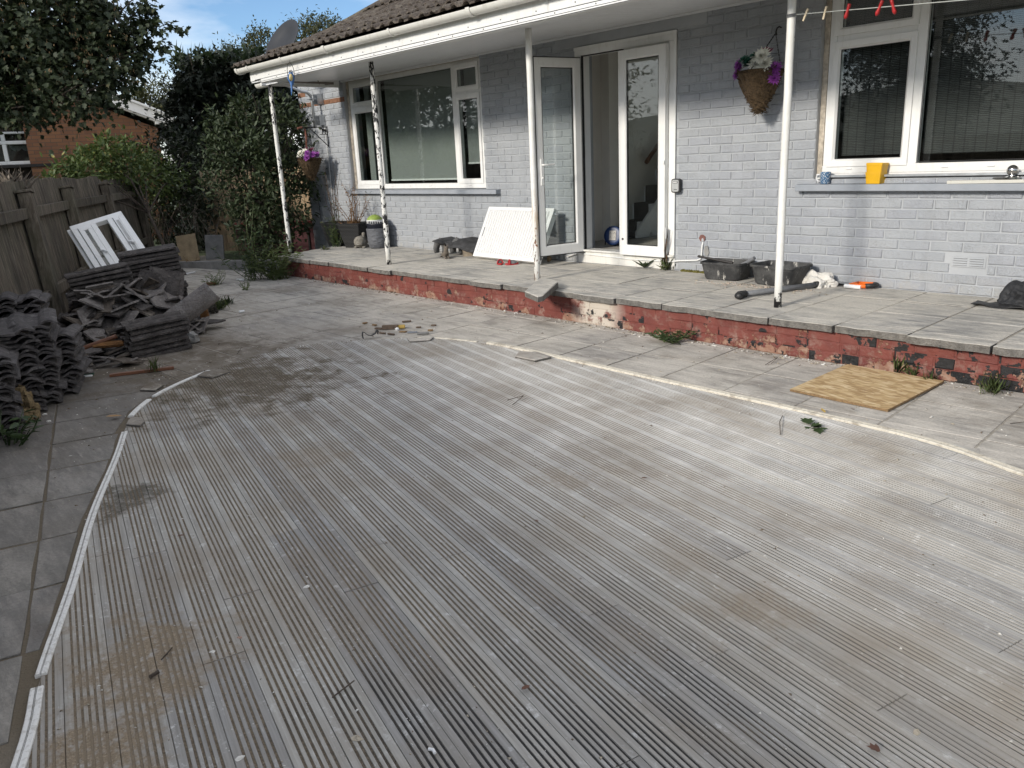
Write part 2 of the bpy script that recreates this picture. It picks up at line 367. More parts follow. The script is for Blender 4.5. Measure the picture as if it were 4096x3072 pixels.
# ------------------------------------------------------------------ the deck: every board its own piece, grooves cut in
ca, sa = math.cos(DECK_A), math.sin(DECK_A)
DUV = [Vector((p.x*ca+p.y*sa, -p.x*sa+p.y*ca)) for p in DECK]
def span(v):
    xs = []
    for i in range(len(DUV)):
        a, b = DUV[i], DUV[i-1]
        if (a.y > v) != (b.y > v): xs.append(a.x+(b.x-a.x)*(v-a.y)/(b.y-a.y))
    return (min(xs), max(xs)) if xs else None
dm = MB(); dm.add([(p.x, p.y, -.022) for p in DECK], [tuple(range(len(DECK)))])
deck = tag(dm.build('deck', M_soil), 'round grooved timber deck set into the patio, dusty with plaster and sand', 'deck', kind='structure')
BW = .117; prof = [(.0009, -.016, 0), (.0009, -.001, 0), (.002, 0, 0)]
vv = .0210
for i in range(5):
    prof += [(vv, 0, 0), (vv+.0008, -.0042, 1), (vv+.0072, -.0042, 0), (vv+.008, 0, 0)]; vv += .0168
prof += [(BW-.002, 0, 0), (BW-.0009, -.001, 0), (BW-.0009, -.016, 0)]
vmin, vmax = min(p.y for p in DUV), max(p.y for p in DUV)
row = 0; v0 = vmin-.02
BU = []
while v0 < vmax:
    s_ = span(v0+BW/2) or span(v0+BW*.9) or span(v0+BW*.1)
    if s_:
        cuts = [s_[0]-.5]; u = s_[0]+rng.uniform(.5, 2.0)
        while u < s_[1]-.3: cuts.append(u); u += rng.uniform(1.3, 2.4)
        cuts.append(s_[1]+.5)
        for a, b in zip(cuts, cuts[1:]):
            vs = []; dz = rng.uniform(-.0012, .0012)
            for end in (0, 1):
                for (pv, pz, _) in prof:
                    sp = span(v0+pv) or (s_[0]+.01, s_[0]+.012) if pv < BW/2 else (span(v0+pv) or (s_[1]-.012, s_[1]-.01))
                    lo, hi = max(a+.0015, sp[0]), min(b-.0015, sp[1])
                    if hi < lo: hi = lo = min(max((a+b)/2, sp[0]), sp[1])
                    uu = lo if end == 0 else hi
                    wx = uu*ca-(v0+pv)*sa; vs.append((uu, v0+pv, (pz*(.22+.8*min(1, max(0, (wx+2.0)/1.4))) if -.01 < pz < -.003 else pz)+dz+.004))
            n = len(prof); c = Vector(vs[0])
            mb = MB(); W_ = [((x*ca-y*sa), (x*sa+y*ca), z) for x, y, z in vs]; o = Vector((W_[n//2][0], W_[n//2][1], 0))
            mb.v = [(x-o.x, y-o.y, z) for x, y, z in W_]
            for i in range(n-1): mb.f.append((i, n+i, n+i+1, i+1)); mb.m.append(prof[i][2])
            mb.f += [tuple(range(n)), tuple(range(2*n-1, n-1, -1))]; mb.m += [0, 0]
            place(mb.mesh('deck_board', [M_deck, M_sand]), 'deck_board', deck, Matrix.Translation(o))
    v0 += BW; row += 1

# ================================================================== TERRACE
TZ = .25
t = MT('painted_plinth', rough=.75); p = t.pos()
def mk_plinth():
    t = MT('red_painted_brick', rough=.62); p = t.pos(); v = t.off(p)
    red = t.ramp(t.noise(p, 7, 6), [(.3, (.140, .034, .027)), (.7, (.205, .055, .041))])
    brick = t.ramp(t.noise(v, 16, 6, .7), [(.3, (.19, .085, .055)), (.5, (.28, .15, .10)), (.72, (.38, .28, .22))])
    x, z = t.sep(p, 0), t.sep(p, 2)
    loss = t.math('ADD', t.noise(p, 6, 7, .72), t.math('MULTIPLY', t.rng(z, .17, .03), .17)); loss = t.math('ADD', loss, t.math('MULTIPLY', t.rng(x, -5.2, -2.6), .06))
    loss = t.math('ADD', loss, t.math('MULTIPLY', t.math('SUBTRACT', t.rnd(), .5), .13))
    m = t.rng(loss, .69, .715); col = t.mix(m, red, brick)
    k = t.math('ADD', t.noise(t.map(v, loc=(7, 3, 1)), 7, 5, .6), t.math('MULTIPLY', t.rng(x, -3.4, -1.6), .10)); k = t.math('ADD', k, t.math('MULTIPLY', t.rng(z, .2, .08), .04))
    kk = t.rng(k, .645, .655)
    cr = spot(t, t.map(p, scale=(1, 0, 1), rot=(R(90), 0, 0)), (-4.27, 0), .3, .35, .0)
    crm = t.math('MULTIPLY', t.rng(t.math('ABSOLUTE', t.math('ADD', x, 4.27)), .30, .12), t.rng(t.noise(p, 9, 6, .7), .36, .46))
    col = t.mix(crm, col, (.56, .50, .43))
    d = t.math('MULTIPLY', t.rng(t.noise(p, 13, 6, .7), .52, .72), t.rng(z, .20, .02, .1, .65)); col = t.mix(d, col, (.40, .35, .29)); col = t.mix(kk, col, (.012, .012, .013))
    t.set('Base Color', col); t.bump(t.math('ADD', t.noise(v, 22, 7, .7), t.math('MULTIPLY', m, -.35)), .8, .012); return t.m
M_plinth = mk_plinth()
tb = MB(); TPOLY = [(3, -1.405), (3, -.003), (-10.22, -.003), (-10.03, -.9), (-9.82, -1.405)]
tb.prism(ccw([Vector(p) for p in TPOLY]), -.05, .204)
tb.add([(3, -1.40, .2468), (3, -.004, .2468), (-9.95, -.004, .2468), (-9.75, -1.40, .2468)], [(0, 1, 2, 3)], 1)
terrace = tag(tb.build('terrace', [M_soil, M_joint]), 'raised terrace of dusty grey flags on a red painted brick plinth', 'terrace', kind='structure')
# mortar face of the plinth and its bricks
pf = MB(); pf.bb((-9.84, -1.425, -.03), (3, -1.404, .203)); plinth = pf.build('plinth_wall', M_plinth, terrace)
bx = -9.84
for c in range(3):
    z0 = .002+c*.0675; x = -9.84-rng.uniform(0, .1)
    while x < 1.2:
        ln = .215 if rng.random() < .82 else .105
        a, b = max(x, -9.84), x+ln
        if b-a > .05:
            y = -1.425-rng.uniform(.002, .0075); h = .062+rng.uniform(-.002, .003); q = MB(); hl = (b-a)/2; e = .005
            fr = [(-hl+e, 0, e), (hl-e, 0, e), (hl-e, 0, h-e), (-hl+e, 0, h-e)]; bk = [(-hl, e, 0), (hl, e, 0), (hl, e, h), (-hl, e, h)]; bb = [(-hl, .02, 0), (hl, .02, 0), (hl, .02, h), (-hl, .02, h)]
            for P in (fr, bk):
                for i in range(4): P[i] = (P[i][0]+rng.uniform(-.003, .003), P[i][1]+rng.uniform(-.002, .002), P[i][2]+rng.uniform(-.003, .003))
            q.add(fr+bk+bb, [(0, 1, 2, 3)]+[(4+i, 4+(i+1) % 4, (i+1) % 4, i) for i in range(4)]+[(8+i, 8+(i+1) % 4, 4+(i+1) % 4, 4+i) for i in range(4)])
            place(q.mesh('brick', M_plinth), 'brick', plinth, Matrix.Translation(((a+b)/2, y, z0)))
        x += ln+.008
# flags of the terrace: three rows, 0.45 m, the front row overhanging
xs = [-.92+(-i)*.447 for i in range(22)]; xs = [.87, .42, -.03, -.475]+xs
for a, b in zip(xs, xs[1:]):
    for r_ in range(4):
        y1 = -.004-r_*.447 if r_ else -.004; y0 = -(r_+1)*.447
        if r_ == 3: y0 = -1.475+rng.uniform(-.018, .018)
        g = .004+rng.uniform(0, .003)
        poly = [Vector((b+g, y0+g)), Vector((a-g, y0+g+rng.uniform(-.006, .006) if r_ == 3 else y0+g)), Vector((a-g, y1-g)), Vector((b+g, y1-g))]
        if r_ == 3:
            for k in (.83, .66, .5, .34, .17): poly.insert(1, Vector((b+(a-b)*k, y0+rng.uniform(-.009, .012))))
        poly = clip(poly, Vector((-10.03, -.9)), Vector((.98, .2)));  poly = clip(poly, Vector((-10.03, -.9)), Vector((.92, .38))) if len(poly) > 2 else []
        if len(poly) < 3 or area(poly) < .01: continue
        me, c = slab_mesh(ccw(poly), .045, M_terr, .001, .003)
        place(me, 'paving_slab', terrace, Matrix.Translation((c.x, c.y, TZ+rng.uniform(-.002, .002))))
# a broken flag tipped on the edge beside the third post
P4 = [atZ(*q, .30) for q in ((2098, 1160), (2150, 1182), (2172, 1178), (2232, 1132), (2205, 1120), (2160, 1117))]
poly = ccw([Vector((q.x, q.y)) for q in P4]); me, c = slab_mesh(poly, .05, M_terr, .002, .008)
o = place(me, 'broken_flag', None, TR((c.x, c.y, .302), (R(2.5), R(-1.5), 0))); tag(o, 'broken grey flagstone lying loose at the terrace edge by the rusty post', 'flagstone')
# low concrete kerb running on from the terrace corner
kb = MB(); A, B = Vector((-9.72, -1.2)), Vector((-12.5, -1.95)); d = (B-A).normalized(); n_ = Vector((d.y, -d.x))*.07
for (q, z) in ((A, .175), (A.lerp(B, .5), .13), (B, .07)): pass
vs = []
for k in range(7):
    q = A.lerp(B, k/6); z = .185-.125*k/6+rng.uniform(-.004, .004)
    for s1, zz in ((-1, -.05), (-1, z), (1, z), (1, -.05)): vs.append((q.x+n_.x*s1, q.y+n_.y*s1, zz))
fs = []
for k in range(6):
    for j in range(4): fs.append((k*4+j, k*4+(j+1) % 4, k*4+4+(j+1) % 4, k*4+4+j))
fs += [(0, 1, 2, 3), (27, 26, 25, 24)]
kb.add(vs, fs); tag(kb.build('kerb_wall', M_conc), 'low grey concrete kerb wall running left from the terrace corner', 'wall')

# ================================================================== HOUSE
def mk_paint():
    t = MT('grey_blue_masonry_paint', rough=.72); p = t.pos(); v = t.off(p)
    n = t.noise(p, 3.2, 6, .6)
    col = t.ramp(n, [(.3, (.325, .345, .372)), (.7, (.40, .416, .438))])
    col = t.mix(t.math('MULTIPLY', t.rng(t.rnd(), .3, 1), .6), col, (.33, .345, .385))
    run = t.rng(t.noise(t.map(p, scale=(7, 1, .5)), 1.4, 5, .6), .54, .74); col = t.mix(t.math('MULTIPLY', run, .3), col, (.20, .21, .225))
    low = t.math('MULTIPLY', t.rng(t.sep(p, 2), .42, .26), t.rng(t.noise(p, 9, 5, .7), .4, .62)); col = t.mix(t.math('MULTIPLY', low, .55), col, (.42, .40, .36))
    t.set('Base Color', col)
    rst = t.noise(t.map(v, scale=(60, 1, 9)), 1, 3, .65); amt = t.rng(t.noise(v, 3, 2), .4, .6, .25, 1)
    t.bump(t.math('ADD', t.math('MULTIPLY', rst, amt), t.math('MULTIPLY', t.noise(v, 90, 2, .7), .5)), 1.0, .016); return t.m
M_paint = mk_paint()
M_mort = MT('painted_joint', rough=.75); _p = M_mort.pos(); M_mort.set('Base Color', M_mort.ramp(M_mort.noise(_p, 4, 5), [(.3, (.355, .372, .392)), (.7, (.43, .444, .462))])); M_mort.bump(M_mort.noise(_p, 60, 5), .5, .004); M_mort = M_mort.m
M_orange = simple('bare_orange_brick', (.235, .115, .066), .85, .4, 25, .6, .006)
def mk_upvc(name='white_upvc', c=(.80, .80, .785), dirt=.35):
    t = MT(name, c, .32); p = t.pos(); m = t.rng(t.noise(t.map(p, scale=(6, 6, 1.2)), 3, 7, .7), .52, .8)
    t.set('Base Color', t.mix(t.math('MULTIPLY', m, dirt), c, (.42, .39, .33))); t.set('Roughness', t.rng(m, 0, 1, .3, .6)); return t.m
M_upvc = mk_upvc(); M_gut = mk_upvc('dirty_white_gutter', (.72, .71, .66), .8); M_soff = mk_upvc('soffit_white', (.74, .75, .76), .12)
M_seal = simple('black_gasket', (.012, .012, .013), .5, .2, 30, .1)
M_cream = simple('old_cream_timber', (.50, .44, .36), .8, .5, 18, .6, .004)
def mk_glass(name='window_glass', dark=.0):
    m = bpy.data.materials.new(name); m.use_nodes = True; nt = m.node_tree; nt.nodes.clear()
    o = nt.nodes.new('ShaderNodeOutputMaterial'); mx = nt.nodes.new('ShaderNodeMixShader'); g = nt.nodes.new('ShaderNodeBsdfGlossy'); tr = nt.nodes.new('ShaderNodeBsdfTransparent'); fr = nt.nodes.new('ShaderNodeFresnel'); mt = nt.nodes.new('ShaderNodeMath'); ge = nt.nodes.new('ShaderNodeNewGeometry'); mi_ = nt.nodes.new('ShaderNodeMath'); mi_.operation = 'MULTIPLY_ADD'; mi_.inputs[1].default_value = 1/1.52-1.52; mi_.inputs[2].default_value = 1.52; nt.links.new(ge.outputs['Backfacing'], mi_.inputs[0]); nt.links.new(mi_.outputs[0], fr.inputs[0])
    g.inputs['Roughness'].default_value = .004; tr.inputs[0].default_value = (.90, .93, .92, 1); fr.inputs[0].default_value = 1.52; mt.operation = 'MULTIPLY_ADD'; mt.inputs[1].default_value = 1.3; mt.inputs[2].default_value = .015; mt.use_clamp = True
    # faint unevenness of the sheet
    tn = nt.nodes.new('ShaderNodeTexNoise'); tn.inputs['Scale'].default_value = 1.4; bp = nt.nodes.new('ShaderNodeBump'); bp.inputs['Strength'].default_value = .02; bp.inputs['Distance'].default_value = .02
    nt.links.new(tn.outputs[0], bp.inputs['Height']); nt.links.new(bp.outputs[0], g.inputs['Normal'])
    nt.links.new(fr.outputs[0], mt.inputs[0]); nt.links.new(mt.outputs[0], mx.inputs[0]); nt.links.new(tr.outputs[0], mx.inputs[1]); nt.links.new(g.outputs[0], mx.inputs[2]); nt.links.new(mx.outputs[0], o.inputs[0]); return m
M_glass = mk_glass()
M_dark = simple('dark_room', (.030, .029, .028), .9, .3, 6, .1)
M_blind = simple('grey_roller_blind', (.27, .285, .272), .85, .08, 60, .15, .001)
M_metal = simple('galvanised_steel', (.50, .52, .54), .38, .25, 14, .15, metal=.85)
M_blk = simple('black_iron', (.02, .017, .016), .6, .4, 30, .4)
M_rust = simple('rusty_iron', (.16, .065, .03), .85, .5, 40, .6)

house = empty('bungalow', (-5.5, 0, TZ), 'grey-blue painted brick bungalow with white canopy, windows and double door', 'house')
SOF = 2.47
# ---- wall with real brickwork: openings as rectangles in (x, z)
OPEN = [(-10.20, -7.26, 1.005, 2.6), (-5.80, -4.555, .1, 2.37), (-3.215, -.30, 1.075, 2.6), (-6.07, -4.25, 2.36, 2.6), (-2.135, -1.885, .445, .53), (-7.75, -7.55, .445, .53)]
wb = MB(); YF = .008
def wall_rect(x0, x1, z0, z1): wb.bb((x0, YF, z0), (x1, .26, z1))
wall_rect(-11.5, -10.20, .0, SOF+.05); wall_rect(-10.20, -7.26, .0, 1.005); wall_rect(-7.26, -5.80, .0, SOF+.05); wall_rect(-5.80, -4.555, 2.37, SOF+.05)
wall_rect(-4.555, -3.215, .0, SOF+.05); wall_rect(-3.215, -.30, .0, 1.075); wall_rect(-.30, 3.0, .0, SOF+.05); wall_rect(-5.80, -4.555, -.02, .26)
wall = wb.build('wall', M_mort, house)
variants = []
for k in range(6):
    rr = random.Random(k+50); q = MB(); e = .0055; hl, h = .1075, .0645
    fr = [(-hl+e, 0, e), (-hl*.3, 0, e*.8), (hl*.4, 0, e*.9), (hl-e, 0, e), (hl-e, 0, h-e), (hl*.3, 0, h-e*.8), (-hl*.4, 0, h-e*.9), (-hl+e, 0, h-e)]
    rm = [(-hl, e, 0), (-hl*.3, e, 0), (hl*.4, e, 0), (hl, e, 0), (hl, e, h), (hl*.3, e, h), (-hl*.4, e, h), (-hl, e, h)]
    J = lambda P, a: [(x+rr.uniform(-a, a), y+rr.uniform(-.001, .001), z+rr.uniform(-a, a)*.7) for x, y, z in P]
    fr, rm = J(fr, .0022), J(rm, .0018); bk = [(x, .02, z) for x, y, z in rm]
    q.add(fr+rm+bk, [tuple(range(8))]+[(8+i, 8+(i+1) % 8, (i+1) % 8, i) for i in range(8)]+[(16+i, 16+(i+1) % 8, 8+(i+1) % 8, 8+i) for i in range(8)])
    variants.append(q)
VM = [[v.mesh('brick', m) for v in variants] for m in (M_paint, M_orange)]
bricks = []
for c in range(-3, 30):
    z0 = TZ+.004+c*.0752; x = -11.5+(.1125 if c % 2 else 0)-.225
    while x < .6:
        segs = [(max(x, -11.499), min(x+.215, .6))]
        for (a, b, s0, s1) in OPEN:
            if z0+.05 > s0 and z0+.012 < s1: segs = [t_ for (p0, p1) in segs for t_ in ((p0, min(p1, a-.002)), (max(p0, b+.002), p1)) if t_[1]-t_[0] > 0]
        for (p0, p1) in segs:
            if p1-p0 > .035 and z0 > (.0 if p1 < -10.2 else TZ-.03) and z0+.0645 < SOF+.05: bricks.append(((p0+p1)/2, z0, p1-p0))
        x += .225
def seen(b):
    P = Vector((b[0], 0, b[1]))-CAM; dpt = P.dot(_f); u_ = 2048+FPX*P.dot(_r)/dpt; v_ = 1536-FPX*P.dot(_u)/dpt
    return (-60 < u_ < 4150 and -40 < v_ < 3072, b[2]*abs(P.y)/P.length**2)
bricks.sort(key=lambda b: (not seen(b)[0], -seen(b)[1]))
def is_bare(b): return (b[0] < -10.2 and 2.205 < b[1] < 2.275) or (-11.47 < b[0] < -11.2 and 2.34 < b[1] < 2.41)
bare = [b for b in bricks if is_bare(b)]; painted = [b for b in bricks if not is_bare(b)]
NB = 300-len(bare)
for i, b in enumerate(bare+painted[:NB]):
    m = VM[1 if i < len(bare) else 0][rng.randrange(6)]
    place(m, 'brick', wall, TR((b[0], rng.uniform(-.002, .002), b[1]), (0, rng.uniform(-.004, .004), 0), (b[2]/.215, 1, 1)))
jb = MB()
for b in painted[NB:]:
    v = variants[rng.randrange(6)]; y = rng.uniform(-.002, .002); s_ = b[2]/.215
    jb.add([(b[0]+p[0]*s_, y+p[1], b[1]+p[2]) for p in v.v], v.f)
tag(jb.build('brickwork', M_paint, wall), kind='stuff')
# air bricks
for (xc, zc) in ((-2.01, .487), (-7.65, .487)):
    q = MB(); q.bb((xc-.112, .002, zc-.038), (xc+.112, .03, zc+.038))
    for s1 in (-1, 1):
        for k in range(4):
            q.box((xc+s1*.054, -.001, zc-.024+k*.0165), (.088, .012, .006), (R(-28), 0, 0))
    q.build('air_brick', M_mort, house)
lt = MB(); lt.bb((-6.07, .001, 2.372), (-4.25, .05, SOF+.04)); lt.build('lintel', M_mort, house, bevel=.004)
# side and back of the house, ceiling; unseen hall rear opening added for daylight
sb = MB(); sb.bb((-11.5, .26, -.02), (-11.25, 4.8, SOF)); sb.bb((-11.25, 4.6, -.02), (-6.26, 4.8, SOF)); sb.bb((-4.04, 4.6, -.02), (3, 4.8, SOF)); sb.bb((2.75, .26, -.02), (3, 4.6, SOF)); sb.build('outer_wall', M_mort, house)
ce = MB(); ce.bb((-11.5, .262, SOF+.06), (3, 4.8, SOF+.1)); ce.build('ceiling', M_soff, house)

# ---- windows: frame, casements, panes, blind
def win_frame(name, x0, x1, z0, z1, ymul, mulls, lights, Y=.055, ft=.055):
    """outer frame + mullions; lights: (xa, xb, za, zb, opening?)"""
    fr = MB(); d = .035
    fr.bb((x0, Y-d*.2, z0), (x1, Y+.07, z0+ft*1.15)); fr.bb((x0, Y, z1-ft), (x1, Y+.07, z1)); fr.bb((x0, Y, z0+ft*1.15), (x0+ft, Y+.07, z1-ft)); fr.bb((x1-ft, Y, z0+ft*1.15), (x1, Y+.07, z1-ft))
    for xm in mulls: fr.bb((xm-.035, Y+.002, z0+ft*1.15), (xm+.035, Y+.068, z1-ft))
    for (a, b, z) in ymul: fr.bb((a, Y+.003, z-.026), (b, Y+.067, z+.026))
    f = fr.build('window', M_upvc, house, bevel=.004)
    for (a, b, c, e, op) in lights:
        if op:
            cs = MB(); t_ = .058; y0, y1 = Y-.016, Y+.05
            # four mitred rails with a sloped inner bead
            o_ = [(a, c), (b, c), (b, e), (a, e)]; i_ = [(a+t_, c+t_), (b-t_, c+t_), (b-t_, e-t_), (a+t_, e-t_)]; m_ = [(a+t_*.72, c+t_*.72), (b-t_*.72, c+t_*.72), (b-t_*.72, e-t_*.72), (a+t_*.72, e-t_*.72)]
            vs = [(x, y1, z) for x, z in o_]+[(x, y0, z) for x, z in o_]+[(x, y0+.001, z) for x, z in m_]+[(x, y0+.02, z) for x, z in i_]+[(x, y1, z) for x, z in i_]
            fs = []
            for ring in range(4):
                for k in range(4): fs.append((ring*4+k, ring*4+(k+1) % 4, ring*4+4+(k+1) % 4, ring*4+4+k))
            cs.add(vs, fs); cs.build('casement', M_upvc, f, bevel=.0025)
            gs = MB(); s_ = .004
            gs.add([(a+t_-s_, y0+.012, c+t_-s_), (b-t_+s_, y0+.012, c+t_-s_), (b-t_+s_, y0+.012, e-t_+s_), (a+t_-s_, y0+.012, e-t_+s_)], [(0, 1, 2, 3)])
            ga, gb_, gc, ge, gy = a+t_, b-t_, c+t_, e-t_, y0+.024
        else: ga, gb_, gc, ge, gy = a, b, c, e, Y+.030
        pn = MB(); pn.bb((ga-.004, gy, gc-.004), (gb_+.004, gy+.006, ge+.004)); pn.build('pane', M_glass, f)
        gk = MB(); w_ = .005
        gk.bb((ga, gy-.003, gc), (gb_, gy-.0005, gc+w_)); gk.bb((ga, gy-.003, ge-w_), (gb_, gy-.0005, ge)); gk.bb((ga, gy-.003, gc+w_), (ga+w_, gy-.0005, ge-w_)); gk.bb((gb_-w_, gy-.003, gc+w_), (gb_, gy-.0005, ge-w_))
        gk.build('gasket', M_seal, f)
    return f
wl = win_frame('left', -10.14, -7.30, 1.02, 2.46, [(-10.085, -9.515, 2.105), (-7.785, -7.355, 2.105)], [-9.48, -7.82],
    [(-10.10, -9.505, 2.125, 2.425, True), (-10.10, -9.505, 1.075, 2.09, True), (-9.445, -7.855, 1.09, 2.40, False), (-7.795, -7.34, 2.125, 2.425, True), (-7.795, -7.34, 1.075, 2.09, True)])
wr = win_frame('right', -3.17, -.36, 1.115, 2.50, [(-3.115, -2.525, 2.10)], [-2.49, -1.05],
    [(-3.135, -2.515, 2.125, 2.47, True), (-3.135, -2.515, 1.165, 2.085, True), (-2.455, -1.085, 1.185, 2.44, False), (-1.015, -.42, 1.165, 2.44, True)])
# weep slots in the bottom rails
for (xx, zz, f) in [(-9.9, 1.055, wl), (-9.25, 1.055, wl), (-8.85, 1.055, wl), (-8.4, 1.055, wl), (-7.6, 1.055, wl), (-2.95, 1.148, wr), (-2.25, 1.148, wr), (-1.95, 1.148, wr)]:
    q = MB(); q.bb((xx-.022, .040, zz-.005), (xx+.022, .05, zz+.005)); q.build('weep_cover', M_upvc, f, bevel=.002)
# fillets between frame and brick reveal
q = MB(); q.bb((-3.213, .05, 1.116), (-3.172, .12, 2.50)); q.build('fillet', M_cream, wr); q = MB(); q.bb((-10.198, .05, 1.02), (-10.142, .12, 2.46)); q.build('fillet', M_cream, wl)
q = MB(); q.bb((-10.198, .012, 2.462), (-7.262, .12, SOF+.03)); q.build('fillet', M_cream, wl)
# sills
def mk_sill():
    t = MT('painted_sill', rough=.6); p = t.pos(); c = t.ramp(t.noise(p, 6, 5), [(.3, (.27, .295, .33)), (.7, (.33, .35, .385))])
    m = t.math('MULTIPLY', t.rng(t.noise(p, 15, 6, .75), .56, .585), t.rng(t.sep(p, 0), -8.9, -9.8)); t.set('Base Color', t.mix(m, c, (.02, .02, .022))); t.bump(t.noise(p, 40, 5), .3, .003); return t.m
M_sill = mk_sill()
def sill(x0, x1, z0, z1, par):
    q = MB(); q.add([(x0, -.075, z0), (x1, -.075, z0), (x1, .10, z0), (x0, .10, z0), (x0, -.075, z1-.012), (x1, -.075, z1-.012), (x1, .10, z1), (x0, .10, z1)], [(3, 2, 1, 0), (4, 5, 6, 7), (0, 1, 5, 4), (1, 2, 6, 5), (2, 3, 7, 6), (3, 0, 4, 7)])
    return q.build('sill', M_sill, par, bevel=.006)
sill(-10.28, -7.0, .957, 1.016, wl); sill(-3.33, -.2, .985, 1.048, wr)
q = MB(); q.bb((-3.214, .045, 1.049), (-.32, .12, 1.114)); q.build('sub_sill', M_upvc, wr, bevel=.003); q = MB(); q.bb((-3.18, -.02, 1.088), (-.34, .05, 1.104)); q.build('drip_rail', M_metal, wr)
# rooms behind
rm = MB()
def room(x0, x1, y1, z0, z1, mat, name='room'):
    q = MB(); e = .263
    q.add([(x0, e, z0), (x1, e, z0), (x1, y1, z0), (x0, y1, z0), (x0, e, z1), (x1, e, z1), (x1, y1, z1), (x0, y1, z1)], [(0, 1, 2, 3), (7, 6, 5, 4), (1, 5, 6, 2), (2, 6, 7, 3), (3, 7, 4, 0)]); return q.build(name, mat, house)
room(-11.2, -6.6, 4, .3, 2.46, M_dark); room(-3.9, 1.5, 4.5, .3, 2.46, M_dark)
bl = MB(); bl.bb((-9.42, .16, 1.14), (-7.80, .163, 2.46)); b_ = bl.build('blind', M_blind, wl); q = MB(); q.bb((-9.42, .152, 1.118), (-7.80, .168, 1.14)); q.build('blind_rail', M_upvc, wl)
q = MB(); q.bb((-7.74, .16, 1.32), (-7.36, .163, 2.46)); q.build('blind', M_blind, wl); q = MB(); q.bb((-7.74, .152, 1.30), (-7.36, .168, 1.32)); q.build('blind_rail', M_upvc, wl)
q = MB(); q.bb((-10.0, .2, 1.02), (-9.86, .22, 2.46)); q.build('curtain', M_blind, wl)
q = MB(); q.bb((-7.75, .55, .9), (-7.2, .95, 1.22)); q.build('box_inside', M_rust, wl)
def mk_woven():
    t = MT('woven_dark_blind', rough=.9); p = t.pos(); a = t.wave(t.map(p, scale=(1, 1, 1)), 26, 3, 2, 'Z'); b = t.math('MULTIPLY', t.rng(t.math('ABSOLUTE', t.math('SUBTRACT', t.math('FRACT', t.math('MULTIPLY', t.sep(p, 0), 14)), .5)), .09, .02), .5)
    c = t.ramp(t.math('ADD', t.math('MULTIPLY', a, .5), t.math('MULTIPLY', t.noise(t.map(p, scale=(4, 1, 90)), 1, 4), .6)), [(.3, (.030, .030, .031)), (.8, (.095, .095, .096))]); t.set('Base Color', t.mix(b, c, (.012, .012, .012))); return t.m
M_woven = mk_woven()
for a, b, zb in ((-3.08, -2.55, 1.245), (-2.46, -.4, 1.24)):
    q = MB(); q.bb((a, .17, zb), (b, .175, 2.46)); q.build('blind', M_woven, wr)

# ---- doorway
df = MB(); Y0 = -.004
df.bb((-5.795, Y0, .392), (-5.715, .13, 2.285)); df.bb((-4.64, Y0, .392), (-4.56, .13, 2.285)); df.bb((-5.795, Y0, 2.286), (-4.56, .13, 2.366))
dfr = df.build('door_frame', M_upvc, house, bevel=.004)
q = MB(); q.bb((-5.797, -.012, 2.335), (-4.557, -.0045, 2.3665)); q.bb((-4.585, -.012, .392), (-4.557, -.0045, 2.334)); q.build('frame_trim', M_upvc, dfr, bevel=.002)
q = MB(); q.bb((-5.80, -.006, .252), (-4.555, .13, .372)); q.bb((-5.80, -.03, .372), (-4.555, .13, .391)); q.build('threshold', mk_upvc('grubby_threshold', (.72, .71, .67), .75), dfr, bevel=.003)
q = MB(); q.bb((-5.713, .004, .392), (-5.706, .03, 2.285)); q.bb((-5.713, .004, 2.277), (-5.19, .03, 2.2845)); q.build('gasket', M_seal, dfr)
def leaf(w_, h_, rails, mw, handle=None, lbl=None, hs=1):
    t_, bt = .088, .10; D = .05; q = MB()
    o_ = [(0, 0), (w_, 0), (w_, h_), (0, h_)]; i_ = [(t_, bt), (w_-t_, bt), (w_-t_, h_-t_), (t_, h_-t_)]; k_ = .014
    m_ = [(t_-k_, bt-k_), (w_-t_+k_, bt-k_), (w_-t_+k_, h_-t_+k_), (t_-k_, h_-t_+k_)]
    vs = []
    for P, y in ((i_, D/2-.012), (m_, D/2), (o_, D/2), (o_, -D/2), (m_, -D/2), (i_, -D/2+.012), (i_, D/2-.012)): vs += [(x, y, z) for x, z in P]
    fs = []
    for r_ in range(6):
        for k in range(4): fs.append((r_*4+k, r_*4+(k+1) % 4, r_*4+4+(k+1) % 4, r_*4+4+k))
    q.add(vs, fs); o = q.build('door', M_upvc, house, mw, bevel=.002)
    if lbl: o['label'] = lbl
    g = MB(); g.bb((t_-.003, -.004, bt-.003), (w_-t_+.003, .004, h_-t_+.003)); g.build('pane', M_glass, o, mw)
    for sd_ in (-1, 1):
        g = MB(); y = sd_*.0075; e = .006
        g.bb((t_, y-.002, bt), (w_-t_, y+.002, bt+e)); g.bb((t_, y-.002, h_-t_-e), (w_-t_, y+.002, h_-t_)); g.bb((t_, y-.002, bt+e), (t_+e, y+.002, h_-t_-e)); g.bb((w_-t_-e, y-.002, bt+e), (w_-t_, y+.002, h_-t_-e)); g.build('gasket', M_seal, o, mw)
    return o
mR = TR((-5.185, -.035, .372)); dR = leaf(.55, 1.89, 0, mR, lbl='closed right leaf of the white double door')
th = math.atan2(-.53, -.105); mL = TR((-5.722, -.018, .372), (0, 0, th)); dL = leaf(.55, 1.89, 0, mL, lbl='left leaf of the white double door standing open')
q = MB(); q.bb((0, -.028, 0), (.003, .028, 1.89)); q.bb((.5485, -.028, 0), (.5525, .028, 1.89)); q.bb((.0, -.029, 1.889), (.55, .029, 1.897)); q.bb((.0, -.029, -.007), (.55, .029, .001)); q.build('seal', M_seal, dL, mL)
